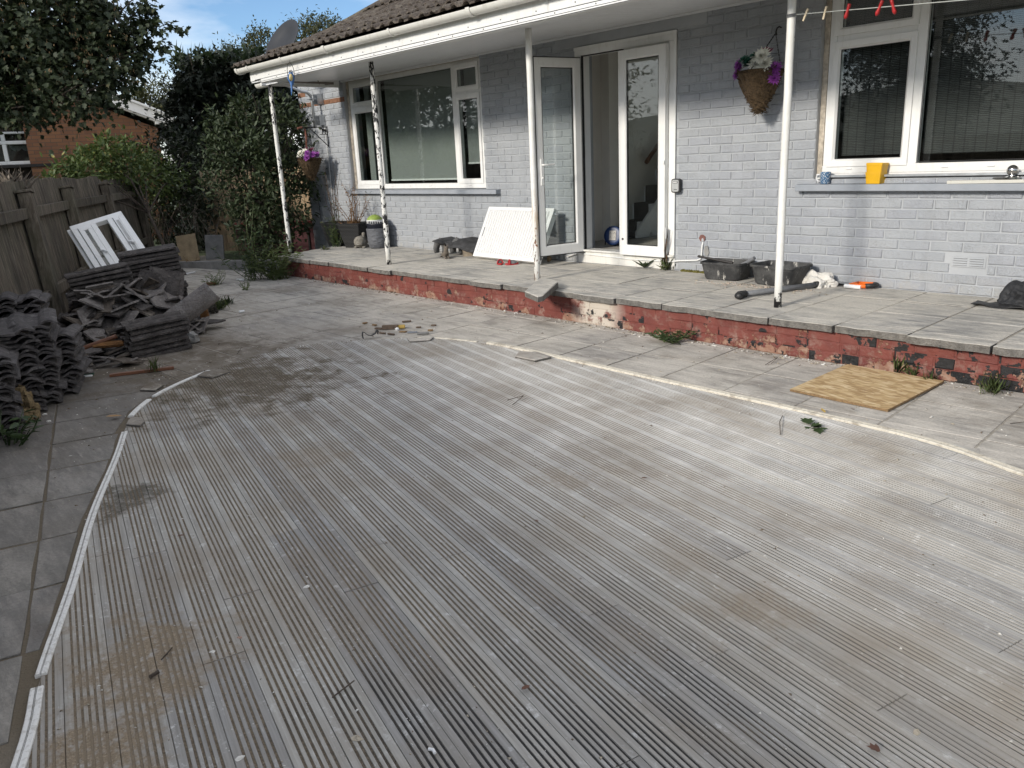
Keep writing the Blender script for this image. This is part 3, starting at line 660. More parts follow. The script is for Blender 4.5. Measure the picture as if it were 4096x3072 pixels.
# lever handle on the side of the open leaf that faces us, lock strip
for sgn in (1, -1):
    q = MB(); y = sgn*.03; q.bb((.478, min(y-.005*sgn, y+.005*sgn), .70), (.508, max(y-.005*sgn, y+.005*sgn), .955)); q.tube([(.493, y, .895), (.493, y+sgn*.045, .895), (.47, y+sgn*.05, .895), (.375, y+sgn*.048, .898)], .009, 8); q.ball((.493, y+sgn*.006, .77), .012, 8, 5); q.build('handle', M_upvc, dL, mL, smooth=False)
q = MB(); q.bb((.5525, -.012, .15), (.5555, .010, 1.75)); q.bb((.5555, -.008, .75), (.5585, .006, .95)); q.build('lock_strip', M_metal, dL, mL)
for zz in (.18, 1.60): q = MB(); q.bb((.535, -.040, zz), (.575, -.026, zz+.10)); q.tube([(.56, -.043, zz-.01), (.56, -.043, zz+.11)], .009, 8); q.build('hinge', M_upvc, dR, mR)
q = MB(); q.ball((.045, -.028, .155), .011, 8, 5); q.build('bolt_cap', M_blk, dR, mR)
q = MB(); q.bb((.535, -.041, .86), (.552, -.0265, .89)); q.build('latch', M_upvc, dR, mR)
# hall seen through the door
M_hall = simple('hall_wall', (.80, .765, .70), .85, .06, 3, .1); M_halld = simple('hall_far_wall', (.36, .33, .29), .85, .06, 3, .1); M_carpet = simple('brown_grey_carpet', (.16, .15, .135), .95, .45, 90, .8, .01); M_wood = simple('red_brown_timber', (.17, .07, .035), .5, .3, 20, .2)
hall = MB(); x0, x1, y1, z0, z1 = -6.25, -4.05, 4.30, .372, 2.46; e = .263
hall.add([(x0, e, z0), (x1, e, z0), (x1, y1, z0), (x0, y1, z0), (x0, e, z1), (x1, e, z1), (x1, y1, z1), (x0, y1, z1)], [(3, 7, 4, 0), (1, 5, 6, 2)], 0); hall.add([(x0, e, z0), (x1, e, z0), (x1, y1, z0), (x0, y1, z0)], [(0, 1, 2, 3)], 1); hall.add([(x0, e, z1), (x1, e, z1), (x1, y1, z1), (x0, y1, z1)], [(3, 2, 1, 0)], 2)  # no rear wall: left open so sky light brightens the hall
hall.bb((-6.249, .90, .373), (-6.13, 1.02, 2.455), 0)
h_ = hall.build('hall', [M_hall, simple('hall_floor', (.42, .39, .35), .7, .2, 20, .2), M_soff], house)
# stairs climbing to the right inside
for k in range(11):
    q = MB(); yy = 1.22+k*.22; zz = .372+(k+1)*.19
    q.bb((-6.245, yy, .374), (-5.97, yy+.24, zz-.002)); q.build('stair_riser', M_upvc, h_); q = MB(); q.bb((-6.2, yy-.025, .38+k*.19), (-6.0, yy+.24, zz+.012)); q.build('stair_carpet', M_carpet, h_)
q = MB(); zs = lambda y: .372+(y-1.22)/.22*.19
q.add([(-5.97, 1.15, .38), (-5.97, 1.35, .38), (-5.97, 3.4, zs(3.4)-.10), (-5.97, 3.4, zs(3.4)+.10), (-5.97, 1.15, zs(1.15)+.14), (-5.94, 1.15, .38), (-5.94, 1.35, .38), (-5.94, 3.4, zs(3.4)-.10), (-5.94, 3.4, zs(3.4)+.10), (-5.94, 1.15, zs(1.15)+.14)], [(4, 3, 2, 1, 0), (5, 6, 7, 8, 9), (4, 9, 8, 3), (0, 5, 9, 4), (1, 2, 7, 6)]); q.build('stair_string', M_upvc, h_)
q = MB(); q.tube([(-6.18, 1.62, 1.22), (-6.18, 1.68, 1.27), (-6.18, 2.2, 1.72), (-6.18, 2.8, 2.24)], .026, 10); q.build('handrail', M_wood, h_, smooth=True)
q = MB(); q.lathe([(0, -.03), (.13, -.025), (.15, 0)], 20, (-5.15, 1.2, 2.45)); q.build('ceiling_lamp', M_upvc, h_, smooth=True)

# ---- canopy: soffit boards, fascia, gutter, posts
XL = -10.30; YE = -1.545
SZF = lambda y: SOF+.018+y*.077          # the soffit falls towards the gutter
q = MB(); q.add([(x, y, SZF(y)+dz) for y in (-.003, -1.552) for (x, dz) in ((-.0485, .004), (-.0455, 0), (.0455, 0), (.0485, .004), (.0485, .014), (-.0485, .014))], [(0, 1, 7, 6), (1, 2, 8, 7), (2, 3, 9, 8), (3, 4, 10, 9), (5, 0, 6, 11), (5, 4, 3, 2, 1, 0), (6, 7, 8, 9, 10, 11)])
bm_ = q.mesh('soffit_board', M_soff); x = -9.69
while x < 1.55: place(bm_, 'soffit_board', house, Matrix.Translation((x, 0, 0))); x += .1
q = MB(); q.add([(x, y, SZF(y)+dz) for y in (-.003, -1.12) for (x, dz) in ((-.0485, .004), (-.0455, 0), (.0455, 0), (.0485, .004), (.0485, .014), (-.0485, .014))], [(0, 1, 7, 6), (1, 2, 8, 7), (2, 3, 9, 8), (3, 4, 10, 9), (5, 0, 6, 11), (5, 4, 3, 2, 1, 0), (6, 7, 8, 9, 10, 11)])
bm_ = q.mesh('soffit_board', M_soff)
for k in range(5): place(bm_, 'soffit_board', house, Matrix.Translation((-9.79-k*.1, 0, 0)))
q = MB(); q.add([(-9.74, -1.55, SZF(-1.55)+.008), (1.6, -1.55, SZF(-1.55)+.008), (1.6, -.003, SZF(0)+.008), (-9.74, -.003, SZF(0)+.008), (XL+.02, -1.1, SZF(-1.1)+.009), (-9.74, -1.1, SZF(-1.1)+.009), (-9.74, -.003, SZF(0)+.009), (XL+.02, -.003, SZF(0)+.009)], [(0, 1, 2, 3), (4, 5, 6, 7)]); q.build('soffit_back', M_conc, house)
q = MB(); q.bb((XL+.1, -.03, SOF-.012), (-7.26, .006, SOF+.014)); q.bb((-4.25, -.022, SOF-.004), (1.6, -.001, SOF+.015)); q.bb((-7.26, -.022, SOF-.004), (-4.25, -.001, SOF+.015)); q.build('wall_bead', M_soff, house)
FX = -9.73
q = MB(); q.bb((FX, YE-.022, SOF-.085), (1.6, YE, SOF+.08)); q.build('fascia', M_upvc, house, bevel=.003)
q = MB(); q.bb((FX+.30, YE-.034, SOF-.128), (1.6, YE-.0225, SOF-.082)); q.bb((FX+.30, YE-.034, SOF-.128), (1.6, YE+.03, SOF-.118)); q.build('fascia_trim', M_upvc, house, bevel=.002)
q = MB(); q.bb((FX+.12, YE-.0285, SOF-.0815), (1.6, YE-.0222, SOF-.0755)); q.build('shadow_gap', M_seal, house); q = MB(); q.bb((FX+.30, YE-.0348, SOF-.110), (1.6, YE-.0341, SOF-.106)); q.build('trim_groove', M_seal, house)  # dark strips paint in the shade of the fascia gap and trim groove
q = MB()
for k in range(28):
    xx = FX+.3+k*.41; q.ball((xx, YE-.035, SOF-.094), .006, 6, 4); q.ball((xx+.2, YE-.023, SOF-.05), .006, 6, 4)
tag(q.build('nail_heads', simple('nail_grey', (.25, .25, .25), .5), house), kind='stuff')
for xj in (-4.62, -7.3): q = MB(); q.bb((xj-.03, YE-.0265, SOF-.075), (xj+.03, YE-.0222, SOF+.075)); q.build('joint_cover', M_upvc, house, bevel=.001)
# left end of the canopy
q = MB(); q.bb((XL-.02, -1.16, SOF-.07), (XL+.019, -.002, SOF+.10)); q.build('end_fascia', M_upvc, house, bevel=.003)
def gutter(x0, x1, y, z, r, name='gutter'):
    q = MB(); n = 14; vs = []
    for x in (x0, x1):
        for rr in (r, r-.004):
            for j in range(n+1): a = math.pi*(1+j/n); vs.append((x, y+rr*math.cos(a), z+rr*math.sin(a)))
    m = n+1; fs = []
    for j in range(n): fs += [(j, j+1, 2*m+j+1, 2*m+j), (m+j+1, m+j, 3*m+j, 3*m+j+1), (j+1, j, m+j, m+j+1), (2*m+j, 2*m+j+1, 3*m+j+1, 3*m+j)]
    fs += [(0, 2*m, 3*m, m), (m-1, 2*m-1, 4*m-1, 3*m-1)]
    fs.append(tuple(range(m)))
    q.add(vs, fs); return q.build(name, M_gut, house, smooth=False)
GY, GZ, GR = YE-.082, SOF+.066, .054
gutter(-9.90, 1.6, GY, GZ, GR)
gutter(-10.66, -10.3, -1.02, SOF-.02, .055)
def band(x, wd, r, name):
    q = MB(); n = 14; vs = []
    for xx in (x-wd/2, x+wd/2):
        for j in range(n+1): a = math.pi*(1+j/n)-.12+.24*j/n; vs.append((xx, GY+r*math.cos(a), GZ+r*math.sin(a)))
    for xx in (x-wd/2, x+wd/2):
        for j in range(n+1): a = math.pi*(1+j/n)-.12+.24*j/n; vs.append((xx, GY+(r-.006)*math.cos(a), GZ+(r-.006)*math.sin(a)))
    m = n+1; fs = []
    for j in range(n): fs += [(j, j+1, m+j+1, m+j), (j+1, j, 2*m+j, 2*m+j+1), (m+j, m+j+1, 3*m+j+1, 3*m+j)]
    q.add(vs, fs); q.bb((x-wd*.4, GY+r-.012, GZ-.05), (x+wd*.4, YE-.0225, GZ-.02)); q.build(name, M_gut, house)
for xx in (-9.55, -8.7, -6.55, -4.6, -2.6, -.6): band(xx, .028, GR+.007, 'gutter_bracket')
for xx in (-9.86, -7.75, -5.40): band(xx, .05, GR+.008, 'gutter_union')

def mk_postpaint(name, thr, base=None, rust=0):
    t = MT(name, rough=.5); p = t.pos(); z = t.sep(p, 2); v = t.off(p)
    lx = t.sep(t.obj(), 0)
    n = t.math('ADD', t.noise(t.map(v, scale=(1, 1, .55)), 26, 6, .68), t.math('MULTIPLY', t.math('SUBTRACT', t.noise(v, 3.3, 3), .5), .35))
    if base: n = t.math('ADD', n, t.math('MULTIPLY', t.rng(z, base[0], base[1]), base[2]))
    m = t.rng(n, thr, thr+.012); under = (.012, .012, .014)
    if rust: under = t.ramp(t.noise(v, 18, 5), [(.42, (.02, .017, .015)), (.55, (.17, .07, .03)), (.7, (.28, .13, .05))])
    wht = t.ramp(t.noise(v, 9, 5), [(.3, (.70, .69, .64)), (.7, (.80, .795, .77))])
    if rust:
        st = t.math('MULTIPLY', t.rng(t.noise(t.map(v, scale=(9, 9, .7)), 3, 5, .7), .52, .7), t.rng(z, 1.2, .9)); wht = t.mix(st, wht, (.50, .32, .14))
    t.set('Base Color', t.mix(m, wht, under)); t.bump(t.math('ADD', t.math('MULTIPLY', m, -.5), t.math('MULTIPLY', t.noise(v, 60, 4), .6)), .6, .003); return t.m
POSTS = [(-10.21, -1.08, mk_postpaint('flaking_post_paint', .53), .028), (-7.64, -1.18, mk_postpaint('flaking_post_paint_worse', .515), .028), (-5.26, -1.14, mk_postpaint('rust_stained_post_paint', .70, (1.0, .25, .17), 1), .028), (-2.85, -1.11, mk_postpaint('clean_post_paint', .76, (.52, .27, .34)), .027)]
for (x, y, m, r_) in POSTS:
    q = MB(); zz = [TZ-.01+i*(SZF(y)-TZ+.01)/12 for i in range(13)]; q.tube([(rng.uniform(-.002, .002), rng.uniform(-.002, .002), z) for z in zz], [r_*(1+rng.uniform(-.03, .03)) for z in zz], 16)
    q.build('post', m, house, TR((x, y, 0)), smooth=True)

# ---- roof: interlocking tiles with a rolled profile
def mk_rooftile(name, a, b, c, moss, ms=8):
    t = MT(name, rough=.95); p = t.pos(); v = t.off(p); n = t.noise(v, 12, 7, .7)
    col = t.ramp(n, [(.28, a), (.5, b), (.75, c)]); col = t.mix(t.math('MULTIPLY', t.rng(t.noise(v, ms, 7, .78), .54, .66), .6), col, moss)
    t.set('Base Color', col); t.bump(t.math('ADD', n, t.math('MULTIPLY', t.vor(v, 60), .6)), .9, .012); return t.m
M_roof = mk_rooftile('mossy_roof_tile', (.028, .022, .018), (.085, .068, .055), (.165, .14, .112), (.27, .25, .20), 22)
M_tile = mk_rooftile('old_brown_tile', (.028, .024, .023), (.062, .054, .050), (.12, .105, .097), (.17, .155, .14), 10)
M_tileu = mk_rooftile('grey_tile_end', (.075, .067, .062), (.165, .148, .138), (.27, .248, .23), (.32, .30, .275), 9)
M_tileg = mk_rooftile('dark_grey_tile', (.030, .027, .028), (.07, .063, .063), (.13, .12, .118), (.20, .19, .18), 14)
def tile_profile(W, k=14, amp=.022):
    out = []
    for t_, h in ((0, 0), (.19, 0), (.245, .55), (.31, 1), (.39, 1), (.45, .55), (.505, 0), (.69, 0), (.745, .55), (.81, 1), (.89, 1), (.95, .55), (1, .15)): out.append((-W/2+W*t_, amp*h))
    return out
def tile_mesh(name, W, Ln, th, mat, amp=.022, jit=0, k=14):
    pr = tile_profile(W, k, amp); q = MB(); vs = []; rows = 3
    for r_ in range(rows):
        y = -Ln/2+Ln*r_/(rows-1)
        for dz in (0, -th):
            for (x, z) in pr: vs.append((x+rng.uniform(-jit, jit), y+rng.uniform(-jit, jit)*2, z+dz+rng.uniform(-jit, jit)))
    m = len(pr); fs = []; S = 2*m
    for r_ in range(rows-1):
        for i in range(m-1): fs += [(r_*S+i, r_*S+i+1, (r_+1)*S+i+1, (r_+1)*S+i), (r_*S+m+i+1, r_*S+m+i, (r_+1)*S+m+i, (r_+1)*S+m+i+1)]
        fs += [(r_*S+m, r_*S, (r_+1)*S, (r_+1)*S+m), (r_*S+m-1, r_*S+2*m-1, (r_+1)*S+2*m-1, (r_+1)*S+m-1)]
    for i in range(m-1): fs += [(i+1, i, m+i, m+i+1), ((rows-1)*S+i, (rows-1)*S+i+1, (rows-1)*S+m+i+1, (rows-1)*S+m+i)]
    q.add(vs, fs); return q.mesh(name, mat)
PT = R(30); EV = Vector((0, YE-.10, SOF+.108)); RV = [tile_mesh('roof_tile', .315, .43, .016, M_roof, .026, .003) for _ in range(4)]
rp = MB(); HX = -9.96; BK = .85
rise = lambda h: .40*h if h < BK else .40*BK+.62*(h-BK)
up = lambda x, h: (x, EV.y+h, EV.z-.05+rise(h))
rp.add([up(HX+.05, .08), up(1.6, .08), up(1.6, BK), up(HX+BK, BK), up(1.6, 5.6), up(HX+5.6, 5.6)], [(0, 1, 2, 3), (3, 2, 4, 5)])
rp.add([up(HX+.05, .08), up(HX+BK, BK), up(HX+5.6, 5.6), (HX+.05, EV.y+11, EV.z-.02)], [(0, 1, 2, 3)])
roof = rp.build('roof', M_roof, house)
for r_ in range(10):
    x = HX+.2
    while x < -3.5 if r_ < 4 else x < -6:
        s_ = .14+r_*.315 if .14+r_*.315 < BK else .14+r_*.315*.93; P = up(x, s_); PT = math.atan(.40 if s_ < BK-.1 else .62 if s_ > BK+.1 else .5)
        if x > HX+s_-.03 and (x < -4.2 or r_ < 2): place(RV[rng.randrange(4)], 'roof_tile', roof, TR((P[0], P[1], P[2]+.048+rng.uniform(-.004, .004)), (PT-R(5.5), rng.uniform(-.015, .015), rng.uniform(-.02, .02))))
        x += .305
# hip: half-round tiles bedded in mortar
for k in range(12):
    s_ = .82+k*.28; a = Vector(up(HX+s_, s_)); b = Vector(up(HX+s_+.3, s_+.3)); q = MB()
    q.lathe([(.105, 0), (.10, .44), (.085, .44), (.09, 0), (.105, 0)], 10, ang=math.pi); dz = (b-a).normalized()
    place(q.mesh('hip_tile', mk_rooftile('lichened_hip', (.09, .08, .065), (.19, .165, .13), (.28, .25, .20), (.33, .30, .2), 14) if k == 0 else bpy.data.materials['lichened_hip']), 'hip_tile', roof, frame_from(Vector((dz.y, -dz.x, 0)), dz, a+Vector((0, 0, .05))))
q = MB()
for k in range(60): s_ = .05+k*.05; a = Vector(up(HX+s_, s_)); q.ball(a+Vector((rng.uniform(-.05, .05), rng.uniform(-.03, .03), .03)), rng.uniform(.02, .04), 6, 4, jit=.3)
tag(q.build('hip_mortar', M_conc, roof), kind='stuff')

# ================================================================== THINGS ON AND ROUND THE HOUSE
HV = Vector((_f.x, _f.y, 0)).normalized()          # level direction of sight
def on_t(u, v, back=0): p = atZ(u, v, TZ); p.y = min(p.y, -.035-back); d = Vector((p.x-CAM.x, p.y-CAM.y, 0)).normalized(); return p+d*back
def on_g(u, v, back=0): p = atZ(u, v, 0); d = Vector((p.x-CAM.x, p.y-CAM.y, 0)).normalized(); return p+d*back
M_blackp = simple('black_plastic', (.022, .022, .023), .5, .4, 18, .25)
M_tub = simple('mortar_stained_black_plastic', (.035, .035, .036), .6, .5, 9, .3)
t = MT('cement_splashed_tub', rough=.6); p_ = t.off(t.obj()); s_ = t.rng(t.noise(t.map(p_, scale=(14, 14, 3)), 1.3, 6, .75), .60, .66); s2 = t.rng(t.noise(p_, 9, 6, .7), .45, .75)
c_ = t.mix(t.math('MULTIPLY', s2, .6), (.028, .028, .029), (.15, .15, .145)); t.set('Base Color', t.mix(s_, c_, (.50, .48, .44))); t.bump(t.noise(p_, 40, 5), .4, .003); M_tub = t.m
M_white = simple('white_gloss_paint', (.80, .80, .795), .3, .06, 12, .1)
M_red = simple('red_plastic', (.45, .022, .025), .45, .25, 30, .1)
M_pegw = simple('pale_peg_wood', (.62, .53, .38), .7, .2, 40, .2)
M_grey = simple('grey_plastic', (.17, .175, .185), .5, .25, 20, .2)
M_pot = simple('grey_textured_pot', (.115, .12, .135), .6, .2, 18, .3)
M_stone = simple('weathered_stone', (.27, .25, .215), .95, .55, 22, .9, .008)
M_stoned = simple('dark_weathered_stone', (.13, .13, .13), .9, .6, 14, .9, .006)
M_lime = simple('lime_green_plastic', (.28, .38, .08), .45, .25, 25, .2)
M_coir = simple('brown_coir', (.125, .08, .04), .98, .65, 55, 1, .02)
M_yel = simple('yellow_plastic', (.72, .40, .008), .45, .08, 8, .1)
M_orange_p = simple('orange_plastic', (.80, .15, .012), .45, .12, 20, .1)
M_osbE = simple('osb_edge', (.25, .16, .08), .9, .5, 60, .6, .003)

# --- brackets, pipe and dish
dish = empty('satellite_dish', (-10.86, -.02, 1.9), 'dark grey satellite dish on a bent galvanised pole behind the roof corner', 'satellite dish')
pA = Vector((-10.86, -.13, 1.89)); e1 = atX(1110, 338, -10.80); e2 = Vector((e1.x, e1.y, e1.z+.18)); top = atX(1140, 215, -10.80)
q = MB(); q.tube([pA, (pA.x, pA.y, 2.26), (pA.x, pA.y-.015, 2.34), (pA.x, pA.y-.07, 2.385), (pA.x+.0, pA.y-.16, 2.395), Vector((e1.x, e1.y+.14, e1.z-.012)), Vector((e1.x, e1.y+.04, e1.z+.01)), Vector((e1.x, e1.y, e1.z+.06)), e2, Vector((e1.x, e1.y, 2.9))], .021, 12); q.build('pole', M_metal, dish, smooth=True)
for zz in (2.29, 2.0):
    q = MB(); q.bb((-10.90, -.006, zz-.075), (-10.76, -.001, zz+.075)); q.bb((-10.89, -.09, zz-.07), (-10.885, -.006, zz+.07)); q.bb((-10.775, -.09, zz-.07), (-10.77, -.006, zz+.07)); q.build('wall_bracket', M_metal, dish)
    q = MB(); q.tube([(-10.93, -.10, zz), (-10.93, -.165, zz), (-10.79, -.165, zz), (-10.79, -.10, zz)], .007, 6); q.tube([(-10.97, -.16, zz), (-10.78, -.16, zz)], .006, 6); q.build('u_bolt', M_metal, dish)
dc = atX(1143, 182, -10.80); q = MB(); fw = (CAM-dc).normalized(); ax = Vector((.50, -.72, .46)).normalized()
mD = frame_from(Vector((1, .1, 0)), ax, dc); q.lathe([(.001, 0), (.12, .008), (.24, .035), (.345, .078), (.352, .078), (.352, .070), (.24, .024), (.12, -.004), (.001, -.012)], 36, mtx=mD.to_3x3(), c=dc); q.build('reflector', simple('dark_dish_paint', (.016, .018, .023), .55, .2, 8, .05), dish, smooth=True)
q = MB(); q.tube([dc-ax*.02, dc-ax*.12, Vector((e1.x, e1.y, 2.86))], .02, 8); q.build('mount', M_metal, dish)

# --- flowers and hanging baskets
def flower(mb, c, nrm, r_, n, mi, layers=2, w_=.32):
    nrm = Vector(nrm).normalized(); a0 = nrm.orthogonal().normalized(); b0 = nrm.cross(a0)
    for l in range(layers):
        tilt = .25+.55*l
        for k in range(n):
            a = 2*math.pi*(k+.5*l)/n+rng.uniform(-.12, .12); d = (a0*math.cos(a)+b0*math.sin(a))
            dd = (d*math.cos(tilt)+nrm*math.sin(tilt)); s_ = dd.cross(nrm).normalized()*r_*w_*.5; L_ = r_*(1-.28*l)*rng.uniform(.85, 1.1)
            mb.add([Vector(c), Vector(c)+dd*L_*.55+s_, Vector(c)+dd*L_-nrm*r_*.08, Vector(c)+dd*L_*.55-s_], [(0, 1, 2, 3)], mi)
def petal(name, a, b): return simple(name, tuple((x+y)/2 for x, y in zip(a, b)), .6, .3, 60, .2, .002)
M_fw, M_fp, M_fm, M_fg, M_fk = petal('white_petals', (.72, .70, .58), (.85, .84, .78)), petal('purple_petals', (.20, .03, .25), (.30, .06, .36)), petal('magenta_petals', (.20, .01, .06), (.30, .02, .10)), petal('teal_leaves', (.02, .10, .07), (.04, .17, .12)), petal('pink_petals', (.5, .2, .35), (.6, .3, .45))
def fibre_cone(c, rt, h, tilt=0, n=620):
    mb = MB(); c = Vector(c)
    pr = [(rt, 0), (rt*1.02, -h*.08), (rt*.93, -h*.25), (rt*.72, -h*.5), (rt*.46, -h*.74), (rt*.22, -h*.93), (.006, -h)]
    mb.lathe(pr, 24, c, jit=.09); mb.lathe([(rt, 0), (rt*.9, -.01), (.001, -.03)], 20, c)
    for _ in range(n):
        t_ = rng.random(); r0 = rt*(1-t_)**.85+.006; a = rng.uniform(0, 6.28); p = c+Vector((r0*math.cos(a), r0*math.sin(a), -h*t_))
        tg = Vector((-math.sin(a), math.cos(a), rng.uniform(-.8, .8))).normalized()*rng.uniform(.03, .085); o_ = Vector((math.cos(a), math.sin(a), 0))*rng.uniform(.004, .03); wv = Vector((0, 0, .004))
        mb.add([p-wv, p+tg*.5+o_-wv, p+tg+o_*.3, p+tg*.5+o_+wv, p+wv], [(0, 1, 3, 4), (1, 2, 3)])
    return mb
def chain(mb, a, b, r_=.004, n=14):
    a, b = Vector(a), Vector(b)
    for k in range(n):
        p, q_ = a.lerp(b, k/n), a.lerp(b, (k+.8)/n); s_ = (b-a).cross(Vector((0, 0, 1) if k % 2 else (1, .3, 0))); s_ = s_.normalized()*r_*1.2 if s_.length > 0 else Vector((r_, 0, 0))
        mb.tube([p, p.lerp(q_, .25)+s_, p.lerp(q_, .75)+s_, q_], r_*.55, 4, caps=False); mb.tube([p, p.lerp(q_, .25)-s_, p.lerp(q_, .75)-s_, q_], r_*.55, 4, caps=False)
def basket(c, rt, h, hook, label, fl):
    b = empty('hanging_basket', (c[0], c[1], c[2]-h), label, 'hanging basket', 'hanging baskets of cloth flowers')
    fibre_cone(c, rt, h).build('coir_cone', M_coir, b)
    for (dx, dy, dz, r_, n, mi, nr) in fl:
        mb = MB(); flower(mb, Vector(c)+Vector((dx, dy, dz)), nr, r_, n, 0, 3 if mi != 3 else 2, .3 if mi != 3 else .6)
        mb.build('leaf_rosette' if mi == 3 else 'flower', (M_fw, M_fp, M_fm, M_fg, M_fk)[mi], b)
    ch = MB()
    for a in (.6, 2.7, 4.8): chain(ch, (c[0]+rt*.95*math.cos(a), c[1]+rt*.95*math.sin(a), c[2]), hook)
    ch.build('chain', M_blk, b); return b
def posy(rt):
    F = []
    for _ in range(7): F.append((rng.uniform(-.35, .5)*rt, rng.uniform(-.8, .1)*rt, .035+rng.uniform(0, .05), .075, 15, 0, (rng.uniform(-.1, .4), -1, .75)))
    for _ in range(7): F.append((rt*rng.uniform(.5, 1.05), rng.uniform(-.7, .3)*rt, rng.uniform(-.03, .07), .06, 12, 1, (.5, -.8, .4)))
    for _ in range(6): F.append((rng.uniform(-.95, -.3)*rt, rng.uniform(-.7, .2)*rt, .03+rng.uniform(0, .06), .055, 8, 3, (-.4, -.6, .8)))
    for _ in range(4): F.append((rng.uniform(-.4, .4)*rt, rng.uniform(-.2, .5)*rt, .11+rng.uniform(0, .03), .04, 10, 2, (0, -.8, .8)))
    return F
LB = (-10.74, -.34, 1.475)
F = posy(.17)+[(-.17, -.08, .0, .035, 9, 4, (-.7, -.6, .3)), (-.19, -.05, .03, .03, 9, 4, (-.7, -.6, .3))]
basket(LB, .165, .30, (LB[0], LB[1]-.02, 1.87), 'coir cone hanging basket on the iron bracket at the left corner of the house', F)
RB = (-3.615, -.185, 1.93); rt = .165; F = []
for (dx, dz) in ((.02, .04), (.06, .09), (.09, .03)): F.append((dx, -.09, dz, .085, 17, 0, (.15, -1, .6)))
for (dx, dz) in ((-.15, .02), (-.17, -.02), (-.16, .05), (.15, -.03), (.16, -.08), (.165, .0)): F.append((dx, -.06, dz, .06, 14, 1, (dx*3, -.8, .3)))
for _ in range(9): F.append((rng.uniform(-.12, -.0), rng.uniform(-.12, .02), .03+rng.uniform(0, .07), .055, 8, 3, (-.3, -.6, .9)))
for (dx, dz) in ((.05, .13), (.08, .125), (.03, .12)): F.append((dx, -.03, dz, .05, 14, 2, (.1, -.6, .8)))
basket(RB, rt, .33, (-3.56, -.07, 2.20), 'coir cone hanging basket on the wall between the door and the large window', F)
q = MB(); q.tube([(-3.555, .0, 2.245), (-3.555, -.03, 2.25), (-3.555, -.06, 2.238), (-3.556, -.075, 2.205), (-3.56, -.055, 2.19)], .006, 8); tag(q.build('wall_hook', M_blk, None), 'small black wall hook above the right hanging basket', 'hook')
# wall bracket of the left basket, with a dog cut-out
br = empty('basket_bracket', (-10.74, -.002, 1.6), 'black iron basket bracket with a dog silhouette on the corner pier', 'bracket')
q = MB(); q.tube([(-10.74, -.004, 1.62), (-10.74, -.004, 1.905)], .008, 6); q.tube([(-10.74, -.004, 1.9), (-10.74, -.40, 1.9)], .0075, 6); q.tube([(-10.74, -.006, 1.63), (-10.74, -.29, 1.895)], .006, 6); q.tube([(-10.74, -.006, 1.80), (-10.74, -.13, 1.80)], .005, 6)
q.tube([(-10.74, -.34, 1.9)]+[(-10.74, -.34+.025*math.sin(a), 1.875+.025*math.cos(a)) for a in (0, 1, 2, 3, 4, 5)], .005, 6); q.build('arm', M_blk, br)
q = MB(); dog = [(-.012, 1.835), (-.02, 1.87), (-.07, 1.872), (-.095, 1.895), (-.115, 1.89), (-.112, 1.875), (-.095, 1.87), (-.088, 1.85), (-.09, 1.805), (-.08, 1.805), (-.076, 1.84), (-.045, 1.842), (-.04, 1.805), (-.03, 1.805), (-.028, 1.84)]
q.prism([(y, z) for y, z in dog], -.0025, .0025, mtx=Matrix(((0, 0, 1, -10.74), (1, 0, 0, 0), (0, 1, 0, 0), (0, 0, 0, 1)))); q.build('dog_cutout', M_blk, br)
q = MB(); q.tube([(-10.74, -.4, 1.9), (-10.75, -.47, 1.885)], .016, 6); q.tube([(-10.74, -.36, 1.88), (-10.735, -.355, 1.78), (-10.75, -.36, 1.62), (-10.745, -.345, 1.52)], [.012, .017, .010, .007], 6); q.build('red_twine', simple('faded_red_twine', (.21, .085, .06), .95, .3, 60, .6), br)
# cables down the pier
q = MB(); q.tube([(-10.79, -.012, 1.9), (-10.77, -.012, 1.4), (-10.79, -.012, .8), (-10.79, -.012, .45)], .005, 6); tag(q.build('white_cable', M_upvc), 'thin white cable running down the corner pier', 'cable')
q = MB(); q.tube([(-11.22, -.008, 1.0), (-11.2, -.008, .6), (-11.17, -.008, .42)], .004, 6); tag(q.build('dark_cable', M_blk), 'thin dark cable beside the edge of the corner pier', 'cable')

# --- parrot on a ring hanging from the gutter
PX, PY = -8.52, -1.66
pr = empty('parrot_ornament', (PX, PY, 2.2), 'blue and yellow parrot ornament on a wire ring below the gutter', 'ornament')
q = MB(); q.tube([(PX+.035*math.sin(a)*1.0, PY-.06*math.sin(a), 2.365+.10*math.cos(a)) for a in [i*2*math.pi/24 for i in range(25)]], .0035, 5); q.tube([(PX, PY, 2.465), (PX, PY+.02, 2.56), (PX, PY+.03, 2.585)], .0025, 5); q.build('ring', M_blk, pr)
M_blue = simple('blue_paint', (.06, .17, .42), .5, .3, 40, .2); M_py = simple('pale_yellow_paint', (.62, .50, .22), .5, .2, 40, .2)
q = MB(); q.tube([(PX, PY, 2.395), (PX, PY, 2.385), (PX, PY, 2.37), (PX-.004, PY, 2.345), (PX-.006, PY, 2.31), (PX, PY-.005, 2.275), (PX+.004, PY-.012, 2.23), (PX+.008, PY-.02, 2.17), (PX+.012, PY-.03, 2.125)], [.004, .018, .022, .025, .030, .024, .012, .009, .004], 10); q.build('body', M_blue, pr, smooth=True)
q = MB(); q.ball((PX+.014, PY-.014, 2.312), .024, 8, 6, sc_=(.9, .9, 1.7)); q.build('belly', M_py, pr, smooth=True)
q = MB(); q.ball((PX+.010, PY-.010, 2.378), .017, 8, 6); q.build('face', M_white, pr, smooth=True); q = MB(); q.tube([(PX+.02, PY-.02, 2.380), (PX+.032, PY-.030, 2.372), (PX+.030, PY-.030, 2.358)], [.008, .006, .001], 6); q.build('beak', M_blk, pr)
